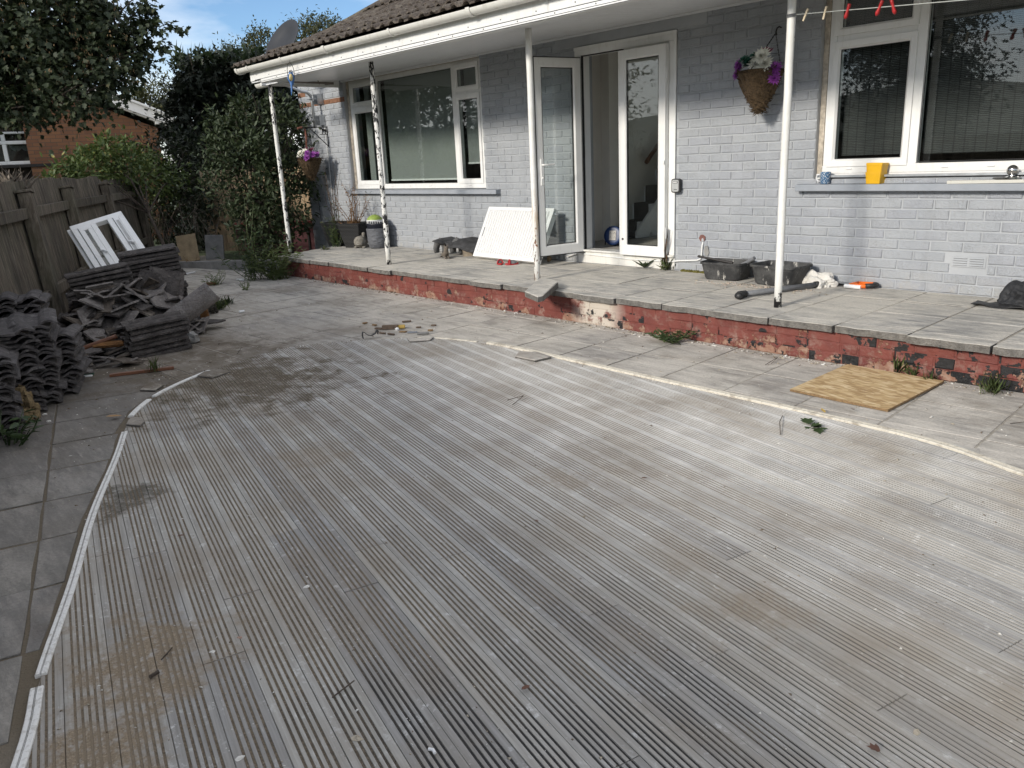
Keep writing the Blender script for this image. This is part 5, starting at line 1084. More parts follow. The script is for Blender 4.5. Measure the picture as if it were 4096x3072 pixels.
# OSB sheet
t = MT('osb', rough=.85); v = t.obj(); c1 = t.vor(t.map(t.map(v, rot=(0, 0, R(14))), scale=(13, 52, 1)), 1, 'F1', 1); c2 = t.vor(t.map(t.map(v, rot=(0, 0, R(-35))), scale=(17, 75, 1), loc=(3, 1, 0)), 1, 'F1', 1); f1 = t.sep(c1, 0); f2 = t.sep(c2, 1)
ff = t.math('ADD', t.math('MULTIPLY', f1, .5), t.math('ADD', t.math('MULTIPLY', f2, .3), t.math('MULTIPLY', t.noise(t.map(v, scale=(2, 14, 1)), 4, 4, .7), .2)))
col = t.ramp(ff, [(.25, (.36, .235, .11)), (.5, (.52, .37, .19)), (.8, (.66, .52, .32))]); wet = t.rng(t.noise(v, 3, 5), .56, .7); t.set('Base Color', t.mix(t.math('MULTIPLY', wet, .35), col, (.22, .12, .05))); t.bump(ff, .5, .004); M_osb = t.m
K = [atZ(*q_, .016) for q_ in ((3389, 1460), (3776, 1527), (3552, 1638), (3160, 1556))]; cK = sum(K, Vector())/4; q = MB(); n = 4
q.prism(ccw([Vector((k.x-cK.x, k.y-cK.y)) for k in K]), 0, .013); q.m = [1, 0, 1, 1, 1, 1]
tag(q.build('osb_sheet', [M_osb, M_osbE], None, TR((cK.x, cK.y, .006), (R(.5), 0, 0))), 'square sheet of OSB board lying by the red plinth', 'board')

# ================================================================== EDGING STRIPS OF THE DECK
def mk_trim(name, c, lo, hi):
    t = MT(name, c, .6); p = t.pos(); a = t.rng(t.noise(p, 11, 5, .72), lo, hi); b = t.rng(t.noise(p, 60, 3, .7), .5, .62); col = t.mix(t.math('MULTIPLY', a, .9), c, (.36, .32, .26)); t.set('Base Color', t.mix(t.math('MULTIPLY', b, .35), col, (.25, .22, .17))); t.bump(a, .3, .002); return t.m
M_trim = mk_trim('grubby_white_edging', (.72, .715, .69), .60, .70); M_trimc = mk_trim('cream_edging', (.64, .60, .51), .52, .64)
DP = DECK
def nearest(p): return min(range(len(DP)), key=lambda i: (DP[i]-Vector(p)).length)
def strip(pa, pb, wd, off, mat, label, z=.004, groove=True, th=.009):
    ia, ib = nearest(pa), nearest(pb); ia = 0 if pa[0] > 0 else ia; idx = list(range(ia, ib+1)) if ib >= ia else list(range(ib, ia+1))
    P = [DP[i] for i in idx]; q = MB(); pr = [(-.5, -.02), (-.5, th*.6), (-.42, th), (-.06, th), (-.05, th*.45), (.0, th*.45), (.01, th), (.03, th), (.04, th*.45), (.09, th*.45), (.10, th), (.42, th), (.5, th*.5), (.5, -.02)] if groove else [(-.5, -.02), (-.5, th*.6), (-.35, th), (.35, th), (.5, th*.5), (.5, -.02)]
    n = len(pr); vs = []
    for i, p in enumerate(P):
        tn = (P[min(i+1, len(P)-1)]-P[max(i-1, 0)]).normalized(); nn = Vector((tn.y, -tn.x))
        if inside(p+nn*.03, DECK): nn = -nn
        for (a, b) in pr: w_ = p+nn*(a*wd+off); vs.append((w_.x, w_.y, z+b))
    fs = [(i*n+j, i*n+j+1, (i+1)*n+j+1, (i+1)*n+j) for i in range(len(P)-1) for j in range(n-1)]+[tuple(range(n)), tuple(range(len(vs)-1, len(vs)-1-n, -1))]
    q.add(vs, fs)
    if groove: q.m = [1 if (k < (len(P)-1)*(n-1) and (k % (n-1)) in (4, 8)) else 0 for k in range(len(fs))]
    o = q.build('edging_strip', [mat, M_blk], None, None); return tag(o, label, 'edging strip', 'plastic edging round the deck')
strip((.1, -2.86), (-4.55, -2.42), .046, .006, M_trimc, 'long cream plastic edging strip along the house side of the deck', .006)
strip((-4.6, -2.43), (-5.1, -2.62), .03, .0, M_trimc, 'short cream edging stub where the long strip ends near the debris', .001, False)
strip((-5.47, -4.16), (-5.12, -4.67), .026, .0, M_trim, 'thin white edging strip at the far left bend of the deck', .005, False)
strip((-5.02, -4.75), (-4.80, -4.92), .034, .0, M_trim, 'short narrow white edging piece between two bits of slab', .003, False)
strip((-4.52, -5.04), (-3.20, -5.6), .031, .0, M_trim, 'long grooved white edging strip on the left side of the deck', .003, True, .006)
strip((-3.14, -5.62), (-2.36, -5.94), .031, .0, M_trim, 'grooved white edging strip second from the front left corner', .004, True, .006)
strip((-2.32, -5.95), (-1.2, -6.42), .034, .0, M_trim, 'grooved white edging strip running out of the front left corner', .005, True, .006)

# ================================================================== FENCE
def mk_fencewood(name, lo, mid, hi, grn=None):
    t = MT(name, rough=.92); p = t.pos(); v = t.off(p); g = t.noise(t.map(v, scale=(16, 16, 1.1)), 2.2, 7, .68)
    c = t.ramp(g, [(.28, lo), (.5, mid), (.75, hi)]); k = t.rng(t.noise(t.map(v, scale=(9, 9, .7)), 1.6, 6, .7), .5, .68); c = t.mix(t.math('MULTIPLY', k, .75), c, tuple(q*.35 for q in lo))
    if grn: c = t.mix(t.math('MULTIPLY', t.rng(t.noise(p, 2.5, 5), .48, .68), .5), c, grn)
    t.set('Base Color', t.mix(1, c, t.mix(t.rnd(), (.72, .72, .72), (1.2, 1.2, 1.2)), 'MULTIPLY')); t.bump(g, .8, .006); return t.m
M_fen = mk_fencewood('weathered_fence', (.036, .029, .021), (.115, .095, .071), (.25, .22, .178), (.075, .075, .048))
M_fen2 = mk_fencewood('new_fence', (.22, .15, .085), (.36, .265, .165), (.46, .36, .24))
FT = [Vector(p) for p in ((2.9, -9.15), (1.1, -8.4), (-.7, -7.65), (-2.5, -6.9), (-4.4, -6.1), (-6.4, -5.35), (-8.19, -4.57), (-9.96, -3.80), (-11.73, -2.90), (-13.45, -1.97))]
LEAN = Vector((.22, .03)); FH = 1.36
fence = empty('fence', (-9, -4.3, 0), 'weathered close-board timber fence leaning behind the tile heaps', 'fence')
def fpt(q, z): o_ = LEAN*(1-z/1.25); return Vector((q.x+o_.x, q.y+o_.y, z))
for k, (a, b) in enumerate(zip(FT, FT[1:])):
    d = (b-a).normalized(); nn = Vector((-d.y, d.x)); nn = nn if nn.y > 0 else -nn; L_ = (b-a).length; u_ = -.05; bot = -.03
    while u_ < L_:
        wd = .118; c = a+d*(u_+wd/2)-nn*.05; h = FH+rng.uniform(-.02, .015)-(.05 if k == 8 else 0); q = MB(); sp = LEAN
        P = [c-d*(wd/2+.004)-nn*.009, c+d*(wd/2+.004)-nn*.002, c+d*(wd/2+.004)+nn*.008, c-d*(wd/2+.004)+nn*.004]
        b0 = fpt(c, 0); vs = []
        for z in (bot, h*.5, h):
            for p in P: w_ = fpt(p, z); vs.append((w_.x-b0.x, w_.y-b0.y, z+rng.uniform(-.003, .003)))
        fs = [(3, 2, 1, 0), (8, 9, 10, 11)]
        for r_ in range(2):
            for j in range(4): fs.append((r_*4+j, r_*4+(j+1) % 4, r_*4+4+(j+1) % 4, r_*4+4+j))
        q.add(vs, fs); q.build('fence_board', M_fen, fence, TR((b0.x, b0.y, 0), (0, 0, rng.uniform(-.03, .03)))); u_ += .104
    for z, nm in ((1.075, 'rail'), (.36, 'rail')):
        A, B = fpt(a+nn*.0, z), fpt(b+nn*.0, z); q = MB(); q.box((0, 0, 0), ((B-A).length-.07, .045, .092)); q.build(nm, M_fen, fence, frame_from(B-A, (0, 0, 1), (A+B)/2), bevel=.004)
for p in FT:
    i = FT.index(p); d = (FT[min(i+1, len(FT)-1)]-FT[max(i-1, 0)]).normalized(); B = fpt(p, -.05); T_ = fpt(p, 1.245); q = MB(); q.box((0, 0, (T_-B).length/2), (.105, .105, (T_-B).length)); m = frame_from((d.x, d.y, 0), T_-B, B); m2 = frame_from(Vector((T_-B)).cross(Vector((d.x, d.y, 0))).cross(T_-B)*-1 if False else (d.x, d.y, 0), (0, 0, 1), B)
    ax = (T_-B).normalized(); xx = Vector((d.x, d.y, 0)); xx = (xx-ax*xx.dot(ax)).normalized(); m = Matrix((xx, ax.cross(xx), ax)).transposed().to_4x4(); m.translation = B+Vector((0, .03, 0))
    po = q.build('post', M_fen, fence, m, bevel=.006)
    if i < len(FT)-1: q = MB(); q.box((0, 0, (T_-B).length+.0125), (.135, .135, .022)); q.build('post_cap', M_fen, po, m, bevel=.003)

# ================================================================== STACKS OF ROOF TILES
TV = [tile_mesh('roof_tile', .33, .45, .015, M_tile, .018, .002, 12) for _ in range(5)]
TG = [tile_mesh('roof_tile', .34, .42, .014, M_tileg, .024, .0018, 14) for _ in range(5)]
ORD = 'first second third fourth fifth sixth seventh eighth ninth tenth eleventh twelfth thirteenth fourteenth fifteenth sixteenth seventeenth eighteenth nineteenth twentieth twenty-first twenty-second twenty-third'.split()
def stack(c, n, pitch, rz, ms, label, group, jit=.02, tilt=(0, 0), fan=(0, 0), flip=False, sc_=1.0):
    for k in range(n):
        z = c[2]+.02+k*pitch; f = k/n
        o = place(ms[rng.randrange(len(ms))], 'roof_tile', None, TR((c[0]+rng.uniform(-jit, jit)+fan[0]*f, c[1]+rng.uniform(-jit, jit)+fan[1]*f, z), (tilt[0]+rng.uniform(-.018, .018), tilt[1]+rng.uniform(-.018, .018), rz+rng.uniform(-.06, .06)), (sc_, 1.12*sc_, 1)))
        nth = n-1-k; tag(o, ('topmost' if nth == 0 else 'bottom' if k == 0 else ORD[nth]+' highest')+' '+label, 'roof tile', group, 'thing')
pa = on_g(655, 1285, .1); stack((pa.x, pa.y, 0), 19, .036, R(-17), TV, 'brown tile of the tall stack right of the window frame', 'tiles of the right tall stack', .022, (R(5), R(2)), (-.05, -.02))
pb = on_g(452, 1335, .1); stack((pb.x, pb.y, 0), 16, .036, R(-15), TV, 'brown tile of the stack below the white window frame', 'tiles of the left tall stack', .028, (R(6), R(-2)), (-.06, -.03))
pcs = on_g(628, 1425, .16); stack((pcs.x, pcs.y, 0), 7, .040, R(-6), TV, 'brown tile of the low stack before the rubble heap', 'tiles of the low stack', .03, (R(4), R(4)), (0, .02), False, .88)
for i, (u_, v_, n, rz) in enumerate(((-40, 1760, 15, 80), (58, 1668, 17, 83), (150, 1628, 17, 74), (232, 1578, 13, 70), (-110, 1600, 19, 80), (20, 1560, 20, 76), (120, 1535, 19, 74))):
    p = on_g(u_, v_, .2); stack((p.x, p.y, 0), int(n*1.12), .0272, R(rz), TG, ['grey tile of the nearest stack at the left edge', 'grey tile of the front stack behind the moss heap', 'grey tile of the second front stack right of the moss', 'grey tile of the low stack beside the half-round tile', 'grey tile of the back stack at the left edge', 'grey tile of the middle back stack against the fence', 'grey tile of the back stack nearest the half-round tile'][i], 'grey tiles in stack %s' % 'abcdefg'[i], .03, (rng.uniform(-.05, .05), rng.uniform(-.06, .06)), (0, .03))
def shard(r_, mat, k=6, bend=.02, th=.016):
    a = sorted(rng.uniform(0, 6.28) for _ in range(k)); a = [i*6.283/k+rng.uniform(-.35, .35) for i in range(k)]; P = [(r_*rng.uniform(.6, 1.1)*math.cos(q_)*1.25, r_*rng.uniform(.6, 1.1)*math.sin(q_)) for q_ in a]
    mb = MB(); f = lambda x: bend*math.sin(x/r_*2.2); mid = [(0, 0, f(0)), (0, 0, f(0)-th)]; top = [(x, y, f(x)) for x, y in P]; bt = [(x*1.03, y*1.03, f(x)-th) for x, y in P]; n = k
    mb.add(top+bt+mid, [(i, (i+1) % n, 2*n) for i in range(n)]+[(n+(i+1) % n, n+i, 2*n+1) for i in range(n)]+[(n+i, n+(i+1) % n, (i+1) % n, i) for i in range(n)]); return mb.mesh('broken_tile', mat)
SV = [shard(rng.uniform(.07, .17), [M_tile, M_tileu, M_tileu, M_roof][i % 4], rng.choice((4, 5, 6)), rng.uniform(.005, .03)) for i in range(16)]
MC = Vector((on_g(520, 1345).x, on_g(520, 1345).y)); ra = Vector((.34, .94)); rb = Vector((-.94, .34))
for k in range(120):
    a = rng.uniform(0, 6.283); r_ = math.sqrt(rng.random())*1.0; p = MC+ra*(.62*r_*math.cos(a))+rb*(.75*r_*math.sin(a)+.15); z = .40*(1-r_*r_)+rng.uniform(.01, .06)
    o = place(SV[rng.randrange(16)], 'broken_tile', None, TR((p.x, p.y, z), (rng.uniform(-.7, .7), rng.uniform(-.6, .6), rng.uniform(0, 6.28)))); vi = int(o.data.name.split('.')[-1]) if '.' in o.data.name else 0; zn = ('left' if math.cos(a) < -.35 else 'right' if math.cos(a) > .35 else 'middle'); hh = 'low' if r_ > .8 else 'half way up' if r_ > .5 else 'high'; tag(o, '%s %s tile shard lying %s in the %s of the rubble heap' % ('small' if max(o.dimensions) < .24 else 'large', ('brown', 'grey', 'pale grey', 'mossy')[vi % 4], hh, zn), 'broken tile', 'shards in the rubble heap')
hm = MB(); vs = []; n = 12
for i in range(7):
    for j in range(20): r_ = i/6; a = j*6.283/20; p = MC+ra*(.6*r_*math.cos(a))+rb*(.72*r_*math.sin(a)+.15); vs.append((p.x, p.y, .36*(1-r_*r_)+rng.uniform(-.02, .02)*(1-r_)-.01))
hm.add(vs, [(i*20+j, (i+1)*20+j, (i+1)*20+(j+1) % 20, i*20+(j+1) % 20) for i in range(6) for j in range(20)]); tag(hm.build('rubble', M_tile), 'fine dark tile rubble inside the heap between the stacks', 'rubble', kind='stuff')
for k in range(26):
    u_, v_ = rng.uniform(180, 520), rng.uniform(1440, 1530); p = on_g(u_, v_-.18*(u_-180)); o = place(SV[rng.randrange(16)], 'broken_tile', None, TR((p.x, p.y, rng.uniform(.015, .06)), (rng.uniform(-.3, .3), rng.uniform(-.3, .3), rng.uniform(0, 6.28)), .7)); tag(o, '%s tile shard on the ground at the %s foot of the heap' % (('brown', 'grey', 'pale grey', 'mossy')[(int(o.data.name.split('.')[-1]) if '.' in o.data.name else 0) % 4], 'left' if u_ < 300 else 'front' if u_ < 410 else 'right front'), 'broken tile', 'shards at the foot of the heap')
for k in range(12):
    p = on_g(rng.uniform(640, 850), rng.uniform(1290, 1340)); o = place(SV[rng.randrange(16)], 'broken_tile', None, TR((p.x, p.y, rng.uniform(.015, .09)), (rng.uniform(-.4, .4), rng.uniform(-.4, .4), rng.uniform(0, 6.28)), .8)); tag(o, '%s tile shard lying at the right end of the rubble heap' % ('brown', 'grey', 'pale grey', 'mossy')[(int(o.data.name.split('.')[-1]) if '.' in o.data.name else 0) % 4], 'broken tile', 'shards right of the heap')
# pieces one can tell apart
def px_frame(uv0, D0, uv1, D1, up=(0, 0, 1)): A, B = atD(*uv0, D0), atD(*uv1, D1); return A, B
o = place(tile_mesh('roof_tile', .34, .44, .018, M_tile, .012, .003), 'roof_tile', None, frame_from((.45, .80, -.35), (.55, -.75, .45), atD(617, 1192, 6.95))); tag(o, 'dark whole roof tile standing on edge on top of the rubble heap', 'roof tile', kind='thing')
o = place(tile_mesh('roof_tile', .30, .40, .018, M_tile, .006, .002), 'roof_tile', None, frame_from((.2, .9, -.3), (.5, -.55, .65), atD(665, 1150, 7.3))); tag(o, 'red-brown roof tile lying behind the dark standing tile', 'roof tile', kind='thing')
def ridge(r_, ln, mat, name, m, label, ang=math.pi, th=.018):
    q = MB(); q.lathe([(r_, 0), (r_*1.02, ln*.5), (r_, ln), (r_-th, ln), (r_-th, 0), (r_, 0)], 16, ang=ang, jit=.012); o = place(q.mesh(name, mat), name, None, m); return tag(o, label, 'ridge tile')
M_ridge = mk_rooftile('lichen_ridge', (.10, .085, .065), (.19, .165, .13), (.27, .245, .2), (.25, .22, .14), 22)
p = on_g(300, 1428, .05); rd = Vector((.42, .9, 0)); md = Vector((-.72, .62, .0)).normalized()
ridge(.165, .42, M_ridge, 'ridge_tile', frame_from(Vector((-md.y, md.x, 0))*-1, md, (p.x, p.y, .03)), 'large half-round ridge tile, its arch open towards us, left of the rubble heap')
ridge(.142, .40, M_tile, 'ridge_tile', frame_from(Vector((-md.y, md.x, 0))*-1, md, (p.x-.06, p.y+.05, .015)), 'dark half-round tile nested inside the large ridge tile')
ridge(.15, .45, mk_rooftile('pale_ridge', (.14, .125, .12), (.21, .19, .18), (.28, .255, .24), (.34, .33, .32), 7), 'ridge_tile', frame_from((.75, -.45, .25), (-.25, .9, .25), atD(655, 1222, 6.75)-Vector((0, 0, .1))), 'pale ridge tile with mortar lying over the right of the heap', R(110))
p = on_g(800, 1315); ridge(.13, .34, M_ridge, 'ridge_tile', frame_from((.3, .75, .55), (.8, -.5, .1), (p.x-.2, p.y-.0, .09)), 'curved tile piece standing at the right end of the heap', R(95))
p = on_g(455, 1432, .1); q = MB(); q.tube([(-.13, 0, .05), (-.06, .01, .055), (.05, -.005, .05), (.13, 0, .045)], [.02, .045, .045, .02], 8); tag(q.build('rotten_wood', simple('orange_rotten_wood', (.26, .125, .045), .95, .5, 22, .9, .01), None, TR((p.x, p.y, .06), (0, 0, R(70)), (1, 1, .6))), 'orange-brown rotten wood chunk at the front of the heap', 'wood')
p = on_g(760, 1290, .05); q = MB(); q.box((0, 0, .05), (.36, .03, .07), (0, R(-6), 0)); tag(q.build('rotten_wood', simple('brown_rotten_wood', (.20, .095, .035), .95, .5, 22, .9, .008), None, TR((p.x, p.y, .01), (R(20), 0, R(62)))), 'brown rotten batten at the right foot of the heap', 'wood')
p = on_g(300, 1440); q = MB(); q.tube([(0, 0, .0), (.16, .42, .12)], .017, 7); tag(q.build('timber_batten', M_wood, None, TR((p.x-.05, p.y-.12, .03))), 'red-brown timber batten poking from under the half-round tile', 'batten')
p = on_g(570, 1492); q = MB(); q.box((0, 0, .012), (.42, .035, .018)); tag(q.build('timber_batten', M_wood, None, TR((p.x, p.y, 0), (0, 0, R(68)))), 'thin brown batten lying on the patio before the low stack', 'batten')
p = on_g(768, 1372, .03); q = MB(); q.ball((0, 0, .04), .085, 9, 6, jit=.2, sc_=(1, .8, .6)); tag(q.build('mortar_lump', M_conc, None, TR((p.x, p.y, 0))), 'pale grey mortar lump right of the low tile stack', 'mortar lump')
p = on_g(350, 1320, .1); o = empty('plant_pot', (p.x, p.y, 0), 'grey ribbed plant pot standing by the fence behind the heap', 'pot'); q = MB(); q.lathe([(.001, .02), (.08, .02), (.105, .20), (.12, .205), (.12, .24), (.105, .24), (.09, .12), (.001, .1)], 20, (p.x, p.y, .1)); q.build('body', M_pot, o, smooth=False)
q = MB(); q.tube([(p.x+.03, p.y, .2), (p.x+.04, p.y+.01, .46)], .005, 5); q.build('cane', M_cream, o)
p = on_g(345, 1503); q = MB(); q.box((0, 0, .01), (.10, .05, .008)); q.box((.0, -.035, .012), (.10, .02, .01), None, 1); tag(q.build('green_packet', [simple('green_card', (.02, .10, .06), .7), M_white], None, TR((p.x, p.y, .0), (R(12), 0, R(60)))), 'small green and white packet on the patio before the heap', 'packet')
# moss clump by the left stack
def clump(c, r_, n, mat, name, label, cat):
    mb = MB()
    for _ in range(n): d = Vector((rng.gauss(0, 1), rng.gauss(0, 1), abs(rng.gauss(0, 1))*.8)).normalized()*r_*rng.uniform(.6, 1); mb.ball(Vector(c)+d, r_*rng.uniform(.08, .2), 5, 4, jit=.4)
    return tag(mb.build(name, mat), label, cat, kind='stuff')
p = on_g(35, 1700, .05); clump((p.x, p.y, .03), .17, 130, simple('dry_moss', (.20, .145, .075), .98, .5, 40, .9), 'moss_heap', 'dry brown moss heap at the foot of the left tile stack', 'moss')
p = on_g(815, 1260, .05); clump((p.x, p.y, .02), .14, 90, simple('dark_moss', (.045, .04, .03), .98, .5, 40, .9), 'moss_heap', 'dark moss heap at the right end of the rubble', 'moss')
# --- discarded white window leaning on the fence
A = atD(276, 906, 8.0); Bq = atD(483, 843, 8.25); ux = (Bq-A); Wd = ux.length; ux.normalize(); dn = (atD(392, 1120, 7.72)-A).normalized(); nz = ux.cross(dn).normalized(); nz = nz if nz.dot(CAM-A) > 0 else -nz; dn = nz.cross(ux) if nz.cross(ux).z < 0 else -nz.cross(ux)
mU = Matrix((ux, dn, nz)).transposed().to_4x4(); mU.translation = A; H_ = .80
o = empty('old_window', A+dn*H_, 'discarded white uPVC window frame leaning against the fence', 'window frame')
q = MB()
def rail(x0, y0, x1, y1, z0=-.06, z1=.0): q.bb((x0, y0, z0), (x1, y1, z1))
rail(0, 0, Wd, .06); rail(0, H_-.06, Wd, H_); rail(0, .06, .055, H_-.06); rail(Wd-.055, .06, Wd, H_-.06); rail(Wd*.36, .06, Wd*.36+.05, H_-.06); rail(Wd*.68, .06, Wd*.68+.05, H_-.06); q.build('frame', M_upvc, o, mU, bevel=.005)
q = MB(); rail(-.03, -.02, .03, H_, -.10, -.062); q.build('outer_trim', M_upvc, o, mU, bevel=.003)
for a, b in ((.055, Wd*.36), (Wd*.68+.05, Wd-.055)):
    q = MB(); q.bb((a+.004, .064, -.05), (b-.004, .12, .012)); q.bb((a+.004, H_-.12, -.05), (b-.004, H_-.064, .012)); q.bb((a+.004, .12, -.05), (a+.05, H_-.12, .012)); q.bb((b-.05, .12, -.05), (b-.004, H_-.12, .012)); cs = q.build('casement', M_upvc, o, mU, bevel=.004)
    q = MB(); q.bb((a+.046, .116, -.02), (b-.046, H_-.116, -.014)); q.build('pane', M_glass, o, mU)
    q = MB(); q.tube([(b-.06, H_-.35, .02), (b-.03, H_-.33, .035), (b-.01, H_-.30, .03)], .012, 8); q.build('handle', M_white, o, mU, smooth=True)
# plywood leaning in the corner, broken concrete, pipes
pl = atD(752, 1000, 12.6); q = MB(); q.box((0, 0, 0), (.30, .018, .46)); tag(q.build('plywood_offcut', simple('dusty_plywood', (.36, .27, .16), .85, .4, 9, .3), None, TR((pl.x, pl.y, .20), (R(-28), R(-6), R(62)))), 'tan plywood offcut leaning in the corner under the shrubs', 'board')
pl = atD(860, 1000, 12.7); q = MB(); q.box((0, 0, .0), (.28, .05, .42)); tag(q.build('concrete_post_end', M_conc, None, TR((pl.x, pl.y, .17), (R(-8), R(3), R(60))), bevel=.01), 'grey concrete slab end standing right of the plywood', 'concrete')
p0, p1 = on_g(738, 1101), on_g(780, 1092); q = MB(); q.tube([p0+Vector((0, 0, .012)), p1+Vector((0, 0, .012))], .013, 8); tag(q.build('white_pipe', M_white), 'short white pipe on the patio right of the tall tile stack', 'pipe')
p0, p1 = on_g(950, 1122), on_g(974, 1124); q = MB(); q.tube([p0+Vector((0, 0, .012)), p1+Vector((0, 0, .012))], .014, 8); tag(q.build('white_pipe', M_white), 'small white pipe offcut near the weeds at the terrace corner', 'pipe')
p0, p1 = on_g(957, 1252), on_g(978, 1249); q = MB(); q.tube([p0+Vector((0, 0, .012)), p1+Vector((0, 0, .012))], .012, 8); tag(q.build('white_pipe', M_white), 'small white pipe offcut in the middle of the far patio', 'pipe')
q = MB(); p0 = on_g(845, 1141); q.box((0, 0, .02), (.10, .05, .035)); tag(q.build('brick_piece', M_orange, None, TR((p0.x, p0.y, 0), (0, 0, .8)), bevel=.004), 'orange brick fragment beside the grass tufts', 'brick')

# --- debris group in the middle of the far patio
def chunk(u_, v_, size, rz, mat, name, label, cat, tilt=(0, 0), bev=.003):
    size = [k_*.62 for k_ in size]; p = on_g(u_, v_); q = MB(); q.box((0, 0, size[2]/2), size); return tag(q.build(name, mat, None, TR((p.x, p.y, .004), (tilt[0], tilt[1], rz)), bevel=bev), label, cat)
M_dw = simple('grey_brown_wood', (.13, .095, .07), .95, .5, 30, .8, .004); M_slate = simple('blue_grey_slate', (.20, .215, .24), .7, .3, 20, .4)
chunk(1562, 1318, (.22, .07, .055), R(42), M_dw, 'timber_block', 'grey-brown timber block in the debris on the patio', 'timber')
chunk(1605, 1315, (.11, .07, .045), R(55), simple('yellow_foam', (.50, .34, .09), .9, .2, 20, .5), 'foam_block', 'yellow foam block beside the timber block', 'foam', bev=.008)
chunk(1516, 1318, (.12, .05, .02), R(20), M_dw, 'timber_scrap', 'dark timber scrap left of the timber block', 'timber')
chunk(1627, 1290, (.13, .04, .02), R(60), M_dw, 'timber_scrap', 'brown timber scrap behind the timber block', 'timber')
chunk(1530, 1337, (.10, .03, .02), R(15), M_dw, 'timber_scrap', 'brown splinter in front of the timber block', 'timber'); chunk(1565, 1341, (.12, .035, .02), R(5), M_dw, 'timber_scrap', 'brown batten scrap nearest the black strap', 'timber')
chunk(1650, 1332, (.13, .07, .012), R(50), M_slate, 'slate_piece', 'pale blue slate piece in the debris on the patio', 'slate'); chunk(1692, 1338, (.16, .06, .02), R(62), M_conc, 'concrete_flake', 'grey concrete flake at the right of the debris', 'concrete'); chunk(1612, 1330, (.10, .06, .012), R(30), M_osbE, 'board_scrap', 'brown board scrap between slate and foam', 'board')
chunk(1590, 1322, (.05, .04, .03), R(0), M_white, 'plaster_lump', 'white plaster lump before the timber block', 'plaster', (R(20), 0))
for k, (u_, v_) in enumerate(((1722, 1325), (1675, 1313), (1498, 1304), (1735, 1305), (1460, 1296))):
    chunk(u_, v_, (.07, .04, .018), rng.uniform(0, 3), M_dw if k % 2 else M_osbE, 'timber_scrap', ['small brown scrap at the right end of the debris', 'small brown scrap behind the slate piece', 'small flake left behind the timber block', 'small dark scrap behind the right of the debris', 'small dark flake at the left back of the debris'][k], 'timber', (rng.uniform(-.2, .2), 0))
p = on_g(1452, 1360); e_ = on_g(1510, 1352); dd = (e_-p); q = MB(); pts = [p+dd*t_+Vector((0, 0, .012+h)) for t_, h in ((.0, .0), (-.03, .03), (.02, .055), (.15, .05), (.35, .025), (.6, .018), (.85, .03), (1.0, .055), (1.1, .05), (1.05, .02))]
vs = []; sd_ = dd.cross(Vector((0, 0, 1))).normalized()*.016
for c in pts: vs += [c-sd_, c+sd_]
q.add(vs, [(2*i, 2*i+1, 2*i+3, 2*i+2) for i in range(len(pts)-1)]); o = q.build('black_strap', M_blackp, None, smooth=True); o.modifiers.new('s', 'SOLIDIFY').thickness = .004; tag(o, 'curled black plastic strap lying before the debris', 'strap')
# loose thin slab pieces on the deck edge
def flake(px, th, label, mat=M_patio, lift=.006):
    P = [atZ(*q_, .01) for q_ in px]; me, c = slab_mesh(ccw([Vector((k.x, k.y)) for k in P]), th, mat, .003, .005); tag(place(me, 'slab_flake', None, TR((c.x, c.y, th+lift), (rng.uniform(-.012, .012), rng.uniform(-.012, .012), 0))), label, 'slab flake')
flake(((1640, 1368), (1720, 1362), (1735, 1350), (1700, 1352), (1630, 1358)), .012, 'flat grey slab flake at the deck edge below the debris')
flake(((2060, 1428), (2140, 1446), (2205, 1432), (2150, 1412), (2075, 1408)), .014, 'grey slab flake against the long cream edging strip')
flake(((790, 1505), (850, 1512), (920, 1488), (880, 1478), (815, 1490)), .012, 'pale slab flake at the far left bend of the deck'); flake(((505, 1700), (560, 1705), (578, 1690), (570, 1675), (525, 1672)), .014, 'slab flake beside the gap in the left edging'); flake(((560, 1560), (620, 1562), (655, 1540), (600, 1530)), .010, 'thin grey slab flake on the patio behind the left edging')

# ================================================================== PLANTS
NR = np.random.default_rng(11)
def leafmat(name, lo, hi, alt=None, trans=.25, rough=.45, sc_=7):
    t = MT(name, rough=rough); p = t.pos(); c = t.ramp(t.noise(p, sc_, 3, .7), [(.3, lo), (.7, hi)])
    if alt: c = t.mix(t.rng(t.noise(t.map(p, loc=(9, 4, 2)), sc_*1.7, 2), .62, .7), c, alt)
    t.set('Base Color', c); n = t.nt; tl = n.nodes.new('ShaderNodeBsdfTranslucent'); mx = n.nodes.new('ShaderNodeMixShader'); mx.inputs[0].default_value = trans; t.plug(tl.inputs[0], c)
    n.links.new(t.b.outputs[0], mx.inputs[1]); n.links.new(tl.outputs[0], mx.inputs[2]); n.links.new(mx.outputs[0], n.nodes['Material Output'].inputs[0]); return t.m
SH_OVAL = (np.array([(0, 0), (.3, .19), (.72, .17), (1, 0), (.72, -.17), (.3, -.19)]), np.array([(0, 1, 2, 3), (0, 3, 4, 5)]))
SH_MAPLE = (np.array([(0, 0), (.10, .30), (.30, .50), (.42, .30), (.75, .42), (.72, .16), (1.05, 0), (.72, -.16), (.75, -.42), (.42, -.30), (.30, -.50), (.10, -.30)]), np.array([(0, 1, 2, 3), (0, 3, 4, 5), (0, 5, 6, 7), (0, 7, 8, 9), (0, 9, 10, 11)]))
SH_NEEDLE = (np.array([(0, 0), (.35, .10), (.7, .07), (1, 0), (.7, -.07), (.35, -.10)]), np.array([(0, 1, 2, 3), (0, 3, 4, 5)]))
